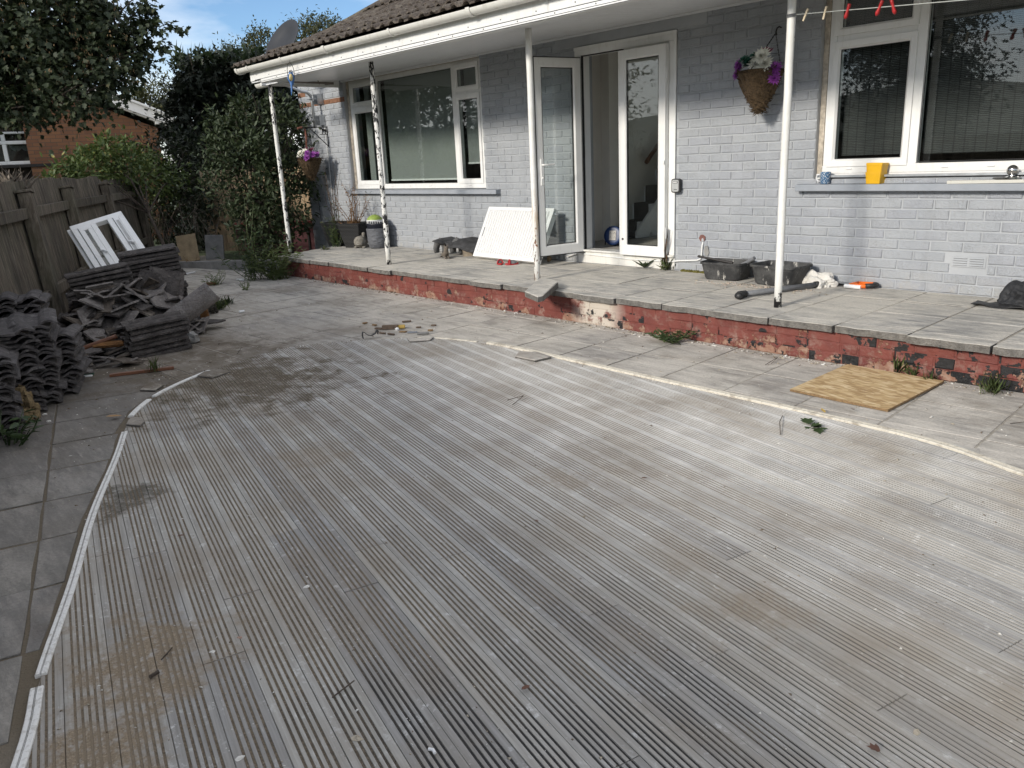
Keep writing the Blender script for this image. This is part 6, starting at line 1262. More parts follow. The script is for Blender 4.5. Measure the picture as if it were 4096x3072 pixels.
SH_SPRAY = (np.array([(0, 0), (.28, .05), (.40, .26), (.45, .04), (.62, .20), (.68, .03), (1, 0), (.68, -.03), (.62, -.20), (.45, -.04), (.40, -.26), (.28, -.05)]), np.array([(0, 1, 2, 3), (0, 3, 4, 5), (0, 5, 6, 7), (0, 7, 8, 9), (0, 9, 10, 11)]))
SH_BLADE = (np.array([(0, .03), (.5, .022), (1, 0), (.5, -.022), (0, -.03), (.25, 0)]), np.array([(0, 1, 2, 5), (5, 2, 3, 4)]))
def unit(a): return a/np.maximum(np.linalg.norm(a, axis=1, keepdims=True), 1e-9)
def leaves(name, P, D, N, S, shape, mat, parent=None, fold=.25, droop=.15):
    sh, F = shape; n = len(P); D = unit(D); N = unit(N-D*np.sum(N*D, 1, keepdims=True)); Sd = np.cross(D, N); x = sh[:, 0]; y = sh[:, 1]
    V = P[:, None, :]+S[:, None, None]*(x[None, :, None]*D[:, None, :]+y[None, :, None]*Sd[:, None, :]+(fold*np.abs(y)-droop*x*x)[None, :, None]*N[:, None, :])
    k = len(sh); FF = (F[None]+(np.arange(n)*k)[:, None, None]).reshape(-1, F.shape[1])
    return place(fast_mesh(name, V.reshape(-1, 3), FF, mat), name, parent)
def cloud(lobes, n, clumps=14, sig=.33, shell=.55):
    """leaf points gathered in clumps over a set of ellipsoids (centre, radii, weight)"""
    w_ = np.array([l[2] for l in lobes], float); w_ /= w_.sum(); out = []; outd = []
    for (c, r_, _), k in zip(lobes, (w_*n).astype(int)):
        cc = unit(NR.normal(size=(clumps, 3)))*NR.uniform(shell, 1, (clumps, 1)); idx = NR.integers(0, clumps, k); p = cc[idx]+NR.normal(size=(k, 3))*sig*NR.uniform(.4, 1.1, (clumps, 1))[idx]
        r_ = np.array(r_ if hasattr(r_, '__len__') else (r_, r_, r_)); out.append(np.array(c)+p*r_); outd.append(p)
    return np.concatenate(out), np.concatenate(outd)
def tree(name, label, group, lobes, n, size, shape, mat, base, bark, r0, clumps=14, sig=.33, hang=.3, shell=.55, cat='tree', fold=.25, limbs=1):
    o = empty(name, base, label, cat, group); P, dr = cloud(lobes, n, clumps, sig, shell); D = unit(dr)*.7+NR.normal(size=P.shape)*.6+np.array([0, 0, -hang]); N = NR.normal(size=P.shape)*.45+np.array([0, 0, 1.0])
    leaves('crown', P, D, N, NR.uniform(.7, 1.25, len(P))*size, shape, mat, o, fold)
    q = MB(); b = Vector(base); tops = [Vector(l[0]) for l in lobes]; m = sum(tops, Vector())/len(tops); fork = b.lerp(m, .55); fork.x, fork.y = b.x+(m.x-b.x)*.35, b.y+(m.y-b.y)*.35
    q.tube([b, b.lerp(fork, .5)+Vector((rng.uniform(-.05, .05), rng.uniform(-.05, .05), 0)), fork], [r0, r0*.85, r0*.7], 9)
    for l_, t_ in zip(lobes, tops):
        if (l_[1] if not hasattr(l_[1], '__len__') else l_[1][0]) < .19: continue
        mid = fork.lerp(t_, .55)+Vector((rng.uniform(-.15, .15), rng.uniform(-.15, .15), .1))*limbs; q.tube([fork, mid, t_], [r0*.5, r0*.25, .008], 6)
        for _ in range(5): e = t_+Vector((rng.uniform(-1, 1), rng.uniform(-1, 1), rng.uniform(-.7, .8)))*.5*min(.7, (t_-fork).length*.5); q.tube([mid.lerp(t_, rng.uniform(.2, .9)), mid.lerp(e, .6), e], [r0*.14, r0*.09, .004], 5)
    q.build('trunk', bark, o, smooth=True); return o
M_bark = simple('brown_bark', (.075, .058, .045), .95, .5, 14, .9, .02)
V3 = lambda p: (p.x, p.y, p.z)
# broad-leaved tree overhanging from the left
M_maple = leafmat('sycamore_leaf', (.016, .026, .010), (.040, .058, .022), (.085, .075, .030), .18, .65)
lob = [(V3(atD(u_, v_, d_)), r_, r_*r_) for u_, v_, d_, r_ in ((-60, 90, 12, .95), (150, 60, 12, .85), (330, 60, 12.3, .65), (470, 120, 12.2, .42), (100, 290, 11.8, .75), (300, 250, 12, .62), (430, 300, 12, .42), (520, 170, 12.2, .26), (630, 120, 12.2, .17), (600, 65, 12.3, .13), (560, 40, 12.2, .2), (-60, 330, 11.8, .7), (120, 420, 11.6, .34), (330, 400, 11.7, .34), (480, 230, 12.2, .38), (200, -60, 12.2, .9), (-200, 200, 12, 1.0), (560, 270, 12.2, .18), (20, 430, 11.5, .3), (700, 105, 12.2, .10), (725, 120, 12.2, .06), (640, 185, 12.2, .12))]
tree('sycamore_tree', 'dark broad-leaved tree overhanging the fence at the upper left', None, lob, 15000, .088, SH_MAPLE, M_maple, V3(atD(-260, 900, 12.6)), M_bark, .16, 16, .34, .55, .45)
# hanging seed bunches
P, _ = cloud(lob[:8], 380, 10, .4, .8); P = P.repeat(4, 0)+NR.normal(size=(len(P)*4, 3))*.03; leaves('seed_bunches', P, NR.normal(size=P.shape)*.4+np.array([0, 0, -1.]), NR.normal(size=P.shape), NR.uniform(.03, .05, len(P)), SH_OVAL, simple('tan_seeds', (.16, .10, .045), .8), bpy.data.objects['sycamore_tree'])
# leylandii behind
M_con = leafmat('conifer_spray', (.0045, .0085, .004), (.014, .024, .010), (.03, .033, .016), .08, .7)
lob = [(V3(atD(u_, v_, d_)), r_, w_) for u_, v_, d_, r_, w_ in ((785, 385, 15, (.35, .5, .5), 1), (860, 365, 15, (.6, .6, .5), 1.3), (1010, 360, 15.2, (.7, .6, .5), 1.3), (1150, 360, 15.4, (.6, .6, .55), 1), (785, 500, 15, (.35, .5, .6), 1), (830, 520, 15, (.7, .6, .8), 1.6), (1010, 540, 15.2, (.75, .6, .8), 1.6), (1180, 560, 15.4, (.6, .6, .8), 1.2), (800, 690, 15, (.5, .6, .7), 1), (950, 720, 15.2, (.8, .6, .7), 1.2), (1130, 740, 15.4, (.7, .6, .7), 1), (830, 880, 15, (.9, .5, .6), 1), (1080, 880, 15.3, (.8, .5, .5), 1), (800, 285, 15, .2, .2), (890, 270, 15, .2, .25))]
con = tree('conifer_tree', 'dense dark conifer behind the shrubs left of the house', None, lob, 15000, .24, SH_SPRAY, M_con, V3(atD(930, 1020, 15.2)), M_bark, .17, 26, .30, .35, .5)
q = MB()
for k in range(26): a = atD(rng.uniform(760, 1180), rng.uniform(520, 900), 14.6); q.tube([a, a+Vector((rng.uniform(-.3, .3), rng.uniform(-.3, .3), rng.uniform(.1, .5))), a+Vector((rng.uniform(-.7, .7), rng.uniform(-.7, .7), rng.uniform(.3, .8)))], [.014, .009, .003], 5)
q.build('dead_twigs', M_bark, con)
# light feathery tips
P = np.array([V3(atD(rng.uniform(690, 1150), rng.uniform(235, 300), rng.uniform(14.6, 15.2))) for _ in range(260)]); leaves('tips', P, NR.normal(size=P.shape)*.35+np.array([0, 0, 1.]), NR.normal(size=P.shape), NR.uniform(.2, .42, len(P)), SH_SPRAY, leafmat('conifer_tip', (.012, .024, .008), (.035, .055, .018), None, .2), con)
# distant trees
M_far = leafmat('far_leaf', (.045, .055, .022), (.12, .125, .05), (.16, .12, .05), .3, .6, 3)
for nm, lb, LL, n, s_ in (('far_tree', 'sunlit tree far behind the neighbour roof end', ((520, 390, 26, .8), (600, 370, 26, .9), (660, 420, 26, .8), (560, 440, 26, .8), (680, 460, 26, .6)), 5200, .11), ('far_tree', 'tree far behind to the left of the satellite dish', ((985, 230, 24, .55), (1035, 170, 24, .45), (1085, 230, 24, .7), (950, 265, 24, .5), (1060, 280, 24, .8)), 4600, .10), ('far_tree', 'tree far behind between the satellite dish and the roof', ((1245, 95, 28, .35), (1290, 110, 28, .45), (1262, 135, 28, .6), (1320, 130, 28, .5), (1240, 165, 28, .7), (1310, 180, 28, .8)), 4200, .11)):
    lob = [(V3(atD(u_, v_, d_)), r_, r_*r_) for u_, v_, d_, r_ in LL]; b = atD(LL[0][0]+20, LL[0][1], LL[0][2]); tree(nm, lb, 'trees far behind', lob, n, s_, SH_OVAL, M_far, (b.x, b.y, -.05), M_bark, .12, 12, .36, .2)
# glossy shrub by the terrace corner
M_pho = leafmat('photinia_leaf', (.020, .034, .013), (.060, .085, .034), (.10, .10, .045), .15, .6, 9)
lob = [(V3(atD(u_, v_, d_)), r_, r_*r_) for u_, v_, d_, r_ in ((940, 520, 11.6, .38), (1050, 520, 11.8, .42), (1160, 540, 12, .40), (1200, 480, 12, .25), (900, 640, 11.5, .36), (1010, 660, 11.5, .5), (1130, 680, 11.8, .5), (1210, 680, 12, .3), (920, 790, 11.5, .32), (1040, 810, 11.5, .45), (1150, 830, 11.8, .42), (960, 900, 11.5, .22), (1080, 930, 11.5, .26), (980, 440, 11.7, .22), (1090, 430, 11.8, .2), (860, 590, 11.5, .2), (1200, 880, 11.9, .2))]
tree('glossy_shrub', 'tall glossy evergreen shrub beside the terrace corner and first post', None, lob, 7600, .085, SH_OVAL, M_pho, V3(atD(1060, 1040, 11.9)), M_bark, .045, 14, .34, -.15, .5, 'shrub')
q = MB(); bs = atD(1060, 1040, 11.9)
for k in range(16): e = atD(rng.uniform(880, 1220), rng.uniform(650, 850), 11.7); q.tube([(bs.x+rng.uniform(-.3, .3), bs.y+rng.uniform(-.3, .3), -.05), bs.lerp(e, .5)+Vector((rng.uniform(-.1, .1), 0, 0)), e], [.018, .013, .004], 6)
q.build('stems', M_bark, bpy.data.objects['glossy_shrub'], smooth=True)
# ivy tumbling over the fence
M_ivy = leafmat('ivy_leaf', (.045, .08, .02), (.13, .175, .05), (.26, .21, .04), .25, .55, 8)
lob = [(V3(atD(u_, v_, d_)), r_, r_*r_) for u_, v_, d_, r_ in ((230, 735, 10.6, .20), (300, 705, 10.8, .28), (380, 690, 11.2, .32), (450, 665, 11.5, .34), (500, 640, 11.8, .3), (540, 700, 12.2, .35), (410, 600, 11.5, .16), (425, 550, 11.5, .07), (500, 590, 11.8, .14), (600, 730, 12.8, .36), (330, 630, 11, .13), (620, 660, 13, .26), (680, 720, 13.2, .28))]
tree('ivy_bush', 'bright green leafy climber piled over the top of the fence', None, lob, 4200, .085, SH_OVAL, M_ivy, (-11.7, -2.2, 0), M_bark, .03, 12, .36, .1, .4, 'climber')
M_und = leafmat('undergrowth_leaf', (.012, .019, .008), (.034, .048, .018), (.07, .065, .03), .15, .5, 8)
lob = [(V3(atD(u_, v_, d_)), r_, r_*r_) for u_, v_, d_, r_ in ((620, 800, 13, .35), (700, 790, 13.3, .42), (790, 800, 13.4, .38), (600, 880, 12.9, .3), (680, 900, 13.2, .4), (780, 890, 13.4, .36), (850, 830, 13.5, .25), (640, 970, 13, .3), (760, 960, 13.2, .2), (720, 640, 14, .5), (820, 650, 14, .5), (620, 590, 14.5, .45), (850, 740, 14, .4))]
tree('dark_shrub', 'dark straggly shrub behind the end of the fence', None, lob, 4200, .085, SH_OVAL, M_und, (-13.6, -1.7, -.05), M_bark, .04, 12, .38, .1, .4, 'shrub')
q = MB()
for k in range(40): a = atD(rng.uniform(590, 860), rng.uniform(900, 1020), 12.8); q.tube([a, a+Vector((rng.uniform(-.15, .15), rng.uniform(-.15, .15), rng.uniform(.15, .4))), a+Vector((rng.uniform(-.3, .3), rng.uniform(-.3, .3), rng.uniform(.2, .7)))], [.006, .004, .002], 4)
q.build('twigs', simple('pale_twig', (.17, .14, .11), .9), bpy.data.objects['dark_shrub'])
# pampas-like dry tuft on the fence top at the left edge
def blades(name, c, n, h, spread, mat, label, cat, wide=1.0, droop=.5, parent=None, kind=None):
    P = np.array(c)+NR.normal(size=(n, 3))*np.array([spread*.35, spread*.35, 0]); D = NR.normal(size=(n, 3))*np.array([spread, spread, .0])/max(h, .01)*.7+np.array([0, 0, 1.]); o = leaves(name, P, D, NR.normal(size=(n, 3)), NR.uniform(.5, 1.1, n)*h, (SH_BLADE[0]*np.array([1, wide]), SH_BLADE[1]), mat, parent, 0, droop)
    return tag(o, label, cat, kind=kind) if parent is None else o
p = atD(40, 752, 7.2); blades('dry_tuft', V3(p-Vector((0, 0, .05))), 70, .24, .16, simple('grey_dry_stalk', (.20, .17, .14), .9), 'dry grey stalks sticking up over the fence at the left edge', 'dry stalks', .8)
# weeds
M_gr = leafmat('weed_green', (.06, .095, .028), (.16, .20, .07), (.26, .23, .11), .3, .5, 12); M_gr2 = leafmat('weed_dark', (.022, .045, .014), (.06, .095, .03), None, .25, .5, 12); M_dry = leafmat('dry_stalk', (.14, .08, .04), (.28, .15, .06), None, .2, .8, 12)
def weed(name, base, n, h, lean, size, lm, label, cat, sm=None, per=16, wide=.55):
    o = empty(name, base, label, cat); q = MB(); PP, DD = [], []
    for k in range(n):
        b = Vector(base)+Vector((rng.uniform(-1, 1), rng.uniform(-1, 1), 0))*lean*.35; e = b+Vector((rng.uniform(-1, 1)*lean, rng.uniform(-1, 1)*lean, h*rng.uniform(.55, 1.1))); m = b.lerp(e, .5)+Vector((rng.uniform(-1, 1), rng.uniform(-1, 1), 0))*lean*.25
        q.tube([b, m, e], [.0045, .0035, .0015], 5)
        for j in range(per): t_ = rng.uniform(.1, 1); c = (b.lerp(m, t_*2) if t_ < .5 else m.lerp(e, t_*2-1)); PP.append(V3(c)); a = rng.uniform(0, 6.28); DD.append((math.cos(a), math.sin(a), rng.uniform(-.1, .7)))
    q.build('stems', sm or lm, o); leaves('leaves', np.array(PP), np.array(DD), NR.normal(size=(len(PP), 3))*.4+np.array([0, 0, 1.]), NR.uniform(.5, 1.2, len(PP))*size, (SH_OVAL[0]*np.array([1, wide]), SH_OVAL[1]), lm, o); return o
p = on_g(1020, 1120, .0); weed('tall_weed', V3(p), 20, .55, .30, .085, M_gr2, 'tall seeding weed growing before the kerb wall', 'weed', M_gr, 22)
p = on_g(1010, 1090); weed('tall_weed', (p.x, p.y, 0), 5, 1.0, .16, .06, M_gr2, 'tallest weed with bare seed heads by the kerb wall', 'weed', M_gr, 16)
p = on_g(1115, 1118, .05); weed('leafy_weed', V3(p), 44, .42, .32, .085, M_gr, 'bushy green weed at the left end of the red plinth', 'weed', M_gr, 18, .5)
p = on_g(870, 1238); blades('grass_tuft', V3(p), 90, .14, .12, M_gr, 'green grass tuft right of the rubble on the far patio', 'grass'); p = on_g(905, 1220); blades('grass_tuft', V3(p), 60, .10, .10, M_gr2, 'smaller green tuft behind the grass right of the rubble', 'grass')
p = on_g(862, 1140); weed('low_weed', V3(p), 14, .15, .14, .05, M_gr, 'low leafy weed beside the orange brick fragment', 'weed', None, 8); p = on_g(985, 1160); weed('low_weed', V3(p), 9, .12, .12, .04, M_gr, 'low weed in the paving joint near the small white pipe', 'weed', None, 6)
p = on_g(765, 1070); weed('low_weed', V3(p), 8, .16, .08, .03, M_dry, 'dry brown weed in front of the plywood offcut', 'weed', None, 6)
p = on_g(2685, 1372, .02); weed('pulled_weed', (p.x, p.y, .01), 16, .08, .20, .06, M_gr2, 'pulled-up weed lying against the red plinth', 'weed', M_gr, 10, .6)
for u_, v_, n, h, lb in ((3600, 1492, 34, .13, 'tall grass tuft behind the OSB sheet'), (3655, 1505, 40, .09, 'grass tuft at the plinth, right of the tall tuft'), (3720, 1530, 40, .08, 'weedy grass tuft at the right corner of the OSB sheet'), (3975, 1578, 60, .12, 'grass tuft at the plinth near the right edge'), (620, 1490, 34, .12, 'grass tuft at the front of the rubble heap')):
    p = on_g(u_, v_, .01); blades('grass_tuft', V3(p), n, h, h*.55, M_gr, lb, 'grass', .16, .35)
p = on_g(4085, 1560, .02); weed('low_weed', V3(p), 6, .10, .12, .075, M_gr, 'broad-leaved weed at the plinth on the right edge', 'weed', None, 6, .9); p = on_g(60, 1790, .05); weed('low_weed', V3(p), 9, .16, .12, .07, M_gr2, 'small green weed at the foot of the left tile stack', 'weed', None, 6, .9)
p = on_g(520, 1500); 
# dandelion and grass at the threshold, moss line
p = on_t(2597, 1070, .01); n = 11; a = np.linspace(0, 6.28, n, endpoint=False); leaves('dandelion', np.tile(np.array([p.x, p.y, TZ+.005]), (n, 1)), np.stack([np.cos(a), np.sin(a)*.8, np.full(n, .75)], 1)+NR.normal(size=(n, 3))*.2, np.tile(np.array([0, 0, 1.]), (n, 1))-.4*np.stack([np.cos(a), np.sin(a), a*0], 1), NR.uniform(.10, .16, n), (SH_OVAL[0]*np.array([1, .75]), SH_OVAL[1]), M_gr2); tag(bpy.data.objects['dandelion'], 'dandelion rosette growing at the door threshold', 'weed')
p = on_t(2697, 1075, .01); blades('grass_tuft', (p.x, p.y, TZ), 45, .13, .06, M_gr, 'grass tuft at the foot of the right door jamb', 'grass', .25); blades('dry_grass', (p.x-.03, p.y+.0, TZ), 6, .42, .05, M_dry, 'tall dry grass stalks before the right door jamb', 'grass', .25, .2)
mb = MB()
for k in range(160): x = rng.uniform(-4.45, -3.95); mb.ball((x, -.012-abs(rng.gauss(0, .012)), TZ+.004), rng.uniform(.006, .018), 5, 3, jit=.4)
tag(mb.build('moss_line', simple('yellow_moss', (.14, .125, .03), .98, .5, 40, .9)), 'yellow-green moss along the wall foot right of the door', 'moss', kind='stuff')
# planters
pc_ = bpy.data.objects['planter'].matrix_basis.translation
weed('dead_plant', (PC.x, PC.y, TZ+.29), 16, .55, .24, .045, M_dry, 'dead brown plant standing in the right rattan planter', 'dead plant', M_dry, 15, .7); blades('straw', (PC.x, PC.y, TZ+.29), 130, .11, .17, M_dry, 'brown straw covering the right rattan planter', 'straw', .8, kind='stuff')
weed('stalky_plant', (PL.x, PL.y, TZ+.29), 9, .85, .20, .06, M_gr2, 'tall thin-stalked plant growing in the left rattan planter', 'plant', simple('brown_stalk', (.12, .085, .06), .9), 5, .6)
p = on_t(1362, 990, .05); weed('leafy_weed', (p.x-.1, p.y, TZ), 24, .42, .13, .05, M_gr, 'bushy weed growing in front of the left rattan planter', 'weed', M_gr2, 14, .5)
p = on_t(1300, 1000); blades('grass_tuft', (p.x, p.y, TZ), 40, .07, .07, M_gr, 'tiny grass tuft in the terrace near the first post', 'grass')
# fallen leaves and twigs that can be told apart
def fallen(u_, v_, s_, mat, label, shape=SH_OVAL, curl=.5):
    p = on_g(u_, v_); a = rng.uniform(0, 6.28); o = leaves('fallen_leaf', np.array([[p.x, p.y, .012]]), np.array([[math.cos(a), math.sin(a), .05]]), np.array([[.1, .1, 1.]]), np.array([s_]), shape, mat, None, .35, -curl*.3); tag(o, label, 'leaf')
M_lb = simple('brown_leaf', (.12, .055, .035), .7, .3, 30); M_ly = simple('yellow_leaf', (.50, .34, .09), .7, .3, 30)
fallen(3400, 1642, .06, M_lb, 'dark brown fallen leaf beside the OSB sheet'); fallen(3300, 1660, .05, M_ly, 'yellow fallen leaf on the long cream edging'); fallen(2590, 1921, .035, M_lb, 'small dark brown leaf in the middle of the deck'); fallen(3520, 3020, .03, M_lb, 'brown lobed leaf at the bottom right of the deck', SH_MAPLE); fallen(490, 1670, .09, simple('tan_leaf', (.33, .2, .09), .8), 'curled tan leaf beside the left edging'); fallen(2120, 2756, .035, M_lb, 'small brown leaf in the lower middle of the deck'); fallen(2140, 2090, .035, M_lb, 'small brown leaf right of the deck centre'); fallen(740, 2150, .03, M_lb, 'small brown leaf on the left part of the deck')
p = on_g(3245, 1715); leaves('leaf_sprig', np.array([[p.x, p.y, .012]]*7)+NR.normal(size=(7, 3))*np.array([.02, .02, .003]), NR.normal(size=(7, 3))*np.array([1, 1, .25]), np.array([[0, 0, 1.]]*7), NR.uniform(.05, .09, 7), SH_MAPLE, M_gr2); tag(bpy.data.objects['leaf_sprig'], 'green leaf sprig lying inside the long cream edging', 'leaf sprig')
def twig(pts, label, r_=.002): q = MB(); q.tube([on_g(*p_)+Vector((0, 0, .008+.01*(i % 2))) for i, p_ in enumerate(pts)], r_, 5); tag(q.build('twig', M_bark), label, 'twig')
twig(((3130, 1668), (3118, 1700), (3121, 1745)), 'thin bare twig on the deck below the leaf sprig'); twig(((690, 2600), (650, 2660), (672, 2625)), 'short dark twig on the sandy part of the deck'); twig(((600, 2720), (640, 2708)), 'small dark stick on the sand spill', .006); twig(((2050, 1625), (2095, 1595), (2030, 1605)), 'forked twig at the back of the deck'); twig(((3060, 1465), (3110, 1440), (3085, 1460)), 'bare twig on the patio behind the OSB sheet'); twig(((950, 1420), (968, 1398), (955, 1410)), 'small twig on the patio near the left bend'); twig(((4040, 1700), (4095, 1702)), 'thin dark twig at the right edge of the patio'); twig(((1330, 2800), (1420, 2745)), 'pale twig in the lower left of the deck')
# crumbs of plaster, grit and tile everywhere underfoot
def crumbs(name, n, gen, mats, lo, hi, label, flat=.5):
    V, F, MI = [], [], []
    base = np.array([(1, 0, -.3), (-.5, .87, -.3), (-.5, -.87, -.3), (.1, .1, .7)]); f4 = np.array([(0, 1, 3), (1, 2, 3), (2, 0, 3), (0, 2, 1)])
    P = np.array([gen() for _ in range(n)]); s_ = lo*(hi/lo)**(NR.random(n)**2.6); a = NR.uniform(0, 6.28, n); c, s = np.cos(a), np.sin(a); B = base[None]+NR.normal(size=(n, 4, 3))*.28; B[:, :, 1] *= NR.uniform(.4, 1, (n, 1)); X = B[:, :, 0]*c[:, None]-B[:, :, 1]*s[:, None]; Y = B[:, :, 0]*s[:, None]+B[:, :, 1]*c[:, None]
    V = np.stack([X, Y, (B[:, :, 2]+.3)*flat], 2)*s_[:, None, None]+P[:, None, :]; F = (f4[None]+(np.arange(n)*4)[:, None, None]).reshape(-1, 3)
    mi = NR.choice(len(mats), n, p=[m[1] for m in mats]).repeat(4); return tag(place(fast_mesh(name, V.reshape(-1, 3), F, [m[0] for m in mats], mi), name), label, 'debris', kind='stuff')
M_pl, M_gt, M_bt = simple('plaster_crumb', (.68, .66, .61), .9, .15, 40), simple('brown_grit', (.17, .13, .09), .95, .3, 60), simple('beige_grit', (.42, .37, .29), .95, .3, 60)
CM = [(M_pl, .38), (M_gt, .27), (M_bt, .35)]
def g_deck():
    while True:
        p = (rng.uniform(-5.7, -.2), rng.uniform(-6.2, -2.4))
        if inside(p, DECK): return (*p, .004)
def g_patio():
    while True:
        p = (rng.uniform(-11, -.6), rng.uniform(-5.6, -1.45))
        if not inside(p, DECK) and p[1] > -.42*p[0]-8.7: return (*p, .001)
crumbs('deck_crumbs', 5200, g_deck, CM, .0012, .0075, 'scattered plaster crumbs and grit on the deck'); crumbs('patio_crumbs', 3800, g_patio, CM, .0015, .013, 'scattered plaster crumbs and grit on the patio flags')
crumbs('terrace_crumbs', 3600, lambda: (rng.uniform(-9.9, -1.0), -abs(rng.gauss(0, .5)) % 1.42-.01, TZ+.001), CM, .002, .018, 'scattered plaster crumbs on the terrace flags'); crumbs('plinth_crumbs', 2600, lambda: (rng.uniform(-9.5, -.8), -1.437-abs(rng.gauss(0, .05)), .001), CM, .002, .02, 'line of grit and crumbs along the foot of the red plinth')
crumbs('tub_crumbs', 700, lambda: (rng.gauss(-3.5, .3), -.36-abs(rng.gauss(0, .1)), TZ+.001), [(simple('pink_plaster', (.56, .46, .38), .9), .7), (M_bt, .3)], .003, .022, 'pinkish plaster crumbs before the mixing tubs')
def g_edge():
    i = rng.randrange(10, 60); p = DECK[i].lerp(DECK[i+1], rng.random()); return (p.x+rng.gauss(0, .03), p.y-abs(rng.gauss(0, .035)), .0)
crumbs('edging_grit', 2600, g_edge, CM, .002, .014, 'grit gathered along the edging of the deck'); crumbs('soil_grit', 1500, lambda: (rng.gauss(-5.0, .45), rng.gauss(-4.15, .35), .0), [(M_gt, .8), (M_bt, .2)], .002, .014, 'brown soil crumbs at the left bend of the deck')
# a few lumps one can point at
for k, (u_, v_, s_, m_, lb) in enumerate(((2482, 1708, .016, M_bt, 'beige stone crumb in the upper middle of the deck'), (2066, 1675, .014, M_pl, 'white plaster lump at the back of the deck'), (762, 2487, .014, M_pl, 'white pebble on the left of the deck'), (850, 2612, .02, M_pl, 'white plaster lump on the left of the deck'), (960, 2555, .02, simple('pink_stone', (.42, .28, .22), .9), 'pink stone chip left of the deck centre'), (1225, 2352, .025, M_pl, 'flat white plaster flake in the deck middle'), (960, 3038, .022, M_pl, 'white plaster lump at the bottom of the deck'), (3668, 2935, .024, M_bt, 'beige crumb near the bottom right of the deck'), (1430, 2960, .03, M_bt, 'beige crumbled plaster patch at the bottom of the deck'), (3115, 1778, .02, M_pl, 'white plaster lump near the twig'), (180, 1660, .03, M_pl, 'white flake on the patio beside the left tile stack'), (195, 1688, .028, M_pl, 'second white flake nearer us beside the left tile stack'))):
    p = on_g(u_, v_); s_ *= .42; q = MB(); q.ball((0, 0, s_*.3), s_, 7, 5, jit=.3, sc_=(1.2, .8, .5)); tag(q.build('plaster_lump', m_, None, TR((p.x, p.y, 0), (0, 0, rng.uniform(0, 6)))), lb, 'plaster lump')
p0 = on_g(1730, 3020); q = MB(); q.tube([p0+Vector((-.011, -.002, .012)), p0+Vector((0, .003, .013)), p0+Vector((.011, .0, .012))], .004, 7); tag(q.build('white_plastic_bit', M_white), 'curved white plastic bit at the bottom middle of the deck', 'plastic')

# ================================================================== BEYOND THE FENCE
def mk_nbrick():
    t = MT('neighbour_brick', rough=.9); v = t.obj(); b = t.nd('TexBrick'); t.plug(b.inputs['Vector'], t.map(v, rot=(R(90), 0, 0))); b.inputs['Scale'].default_value = 1; b.inputs['Brick Width'].default_value = .225; b.inputs['Row Height'].default_value = .075; b.inputs['Mortar Size'].default_value = .006
    b.inputs['Color1'].default_value = (.25, .115, .055, 1); b.inputs['Color2'].default_value = (.17, .075, .042, 1); b.inputs['Mortar'].default_value = (.10, .075, .055, 1); b.inputs['Bias'].default_value = -.1
    t.set('Base Color', t.mix(t.math('MULTIPLY', t.noise(v, 3, 5), .5), b.outputs[0], (.06, .035, .025))); t.bump(b.outputs[1], -.4, .01); return t.m
M_nb = mk_nbrick(); DN = 20.0
hz = Vector((math.cos(R(165)), math.sin(R(165)), 0)); rt_ = Vector((hz.y, -hz.x, 0)); N0 = CAM+hz*DN
def nb(u_, v_, back=0): return atP(u_, v_, N0+hz*back, hz)
O = nb(172, 900); O.z = 0; mN = Matrix((rt_, hz, Vector((0, 0, 1)))).transposed().to_4x4(); mN.translation = O
def nl(u_, v_, back=0): return mN.inverted() @ nb(u_, v_, back)
nh = empty('neighbour_house', O, 'brown brick neighbouring house with white bargeboard behind the fence', 'house')
eR = nl(630, 512); w1 = eR.x; apx = nl(120, 250); ap = Vector((apx.x, 0, eR.z+(w1-apx.x)*.42))
q = MB(); q.add([(0, 0, -.1), (w1, 0, -.1), (w1, 0, eR.z), (ap.x, 0, ap.z), (0, 0, ap.z), (0, 6, -.1), (w1, 6, -.1), (w1, 6, eR.z), (ap.x, 6, ap.z), (0, 6, ap.z)], [(0, 1, 2, 3, 4), (1, 6, 7, 2), (9, 8, 7, 6, 5), (0, 4, 9, 5)]); q.build('gable_wall', M_nb, nh, mN)
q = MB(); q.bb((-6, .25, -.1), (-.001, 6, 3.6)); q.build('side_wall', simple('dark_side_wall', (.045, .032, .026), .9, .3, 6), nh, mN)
a0, a1 = nl(255, 318, -.15), nl(690, 482, -.15)
q = MB(); d = (a1-a0); d.y = 0; L_ = d.length; ang = -math.atan2(d.z, d.x); q.bb((-3.5, 0, -.16), (L_, .18, .06)); q.bb((-3.5, -.05, .06), (L_+.02, .2, .11)); mB = mN @ Matrix.Translation((a0.x, -.2, a0.z)) @ Matrix.Rotation(ang, 4, 'Y'); q.build('bargeboard', M_upvc, nh, mB, bevel=.01)
e0 = nl(622, 498, -.15); e1_ = nl(698, 462, -.15); q = MB(); q.add([(e0.x, -.21, e0.z), (a1.x+.02, -.21, e0.z+.02), (a1.x+.02, -.21, a1.z+.08), (e0.x, -.21, e0.z+.30), (e0.x, .0, e0.z), (a1.x+.02, .0, e0.z+.02), (a1.x+.02, .0, a1.z+.08), (e0.x, .0, e0.z+.30)], [(0, 1, 2, 3), (7, 6, 5, 4), (0, 4, 5, 1), (1, 5, 6, 2), (3, 2, 6, 7), (0, 3, 7, 4)]); q.build('box_end', M_upvc, nh, mN)
q = MB(); q.add([(ap.x, -.25, ap.z+.14), (w1+.5, -.25, eR.z-.05), (w1+.5, 6.2, eR.z-.05), (ap.x, 6.2, ap.z+.14), (ap.x-4, -.25, ap.z-1.4), (ap.x-4, 6.2, ap.z-1.4)], [(0, 1, 2, 3), (0, 3, 5, 4)]); q.build('roof', M_roof, nh, mN)
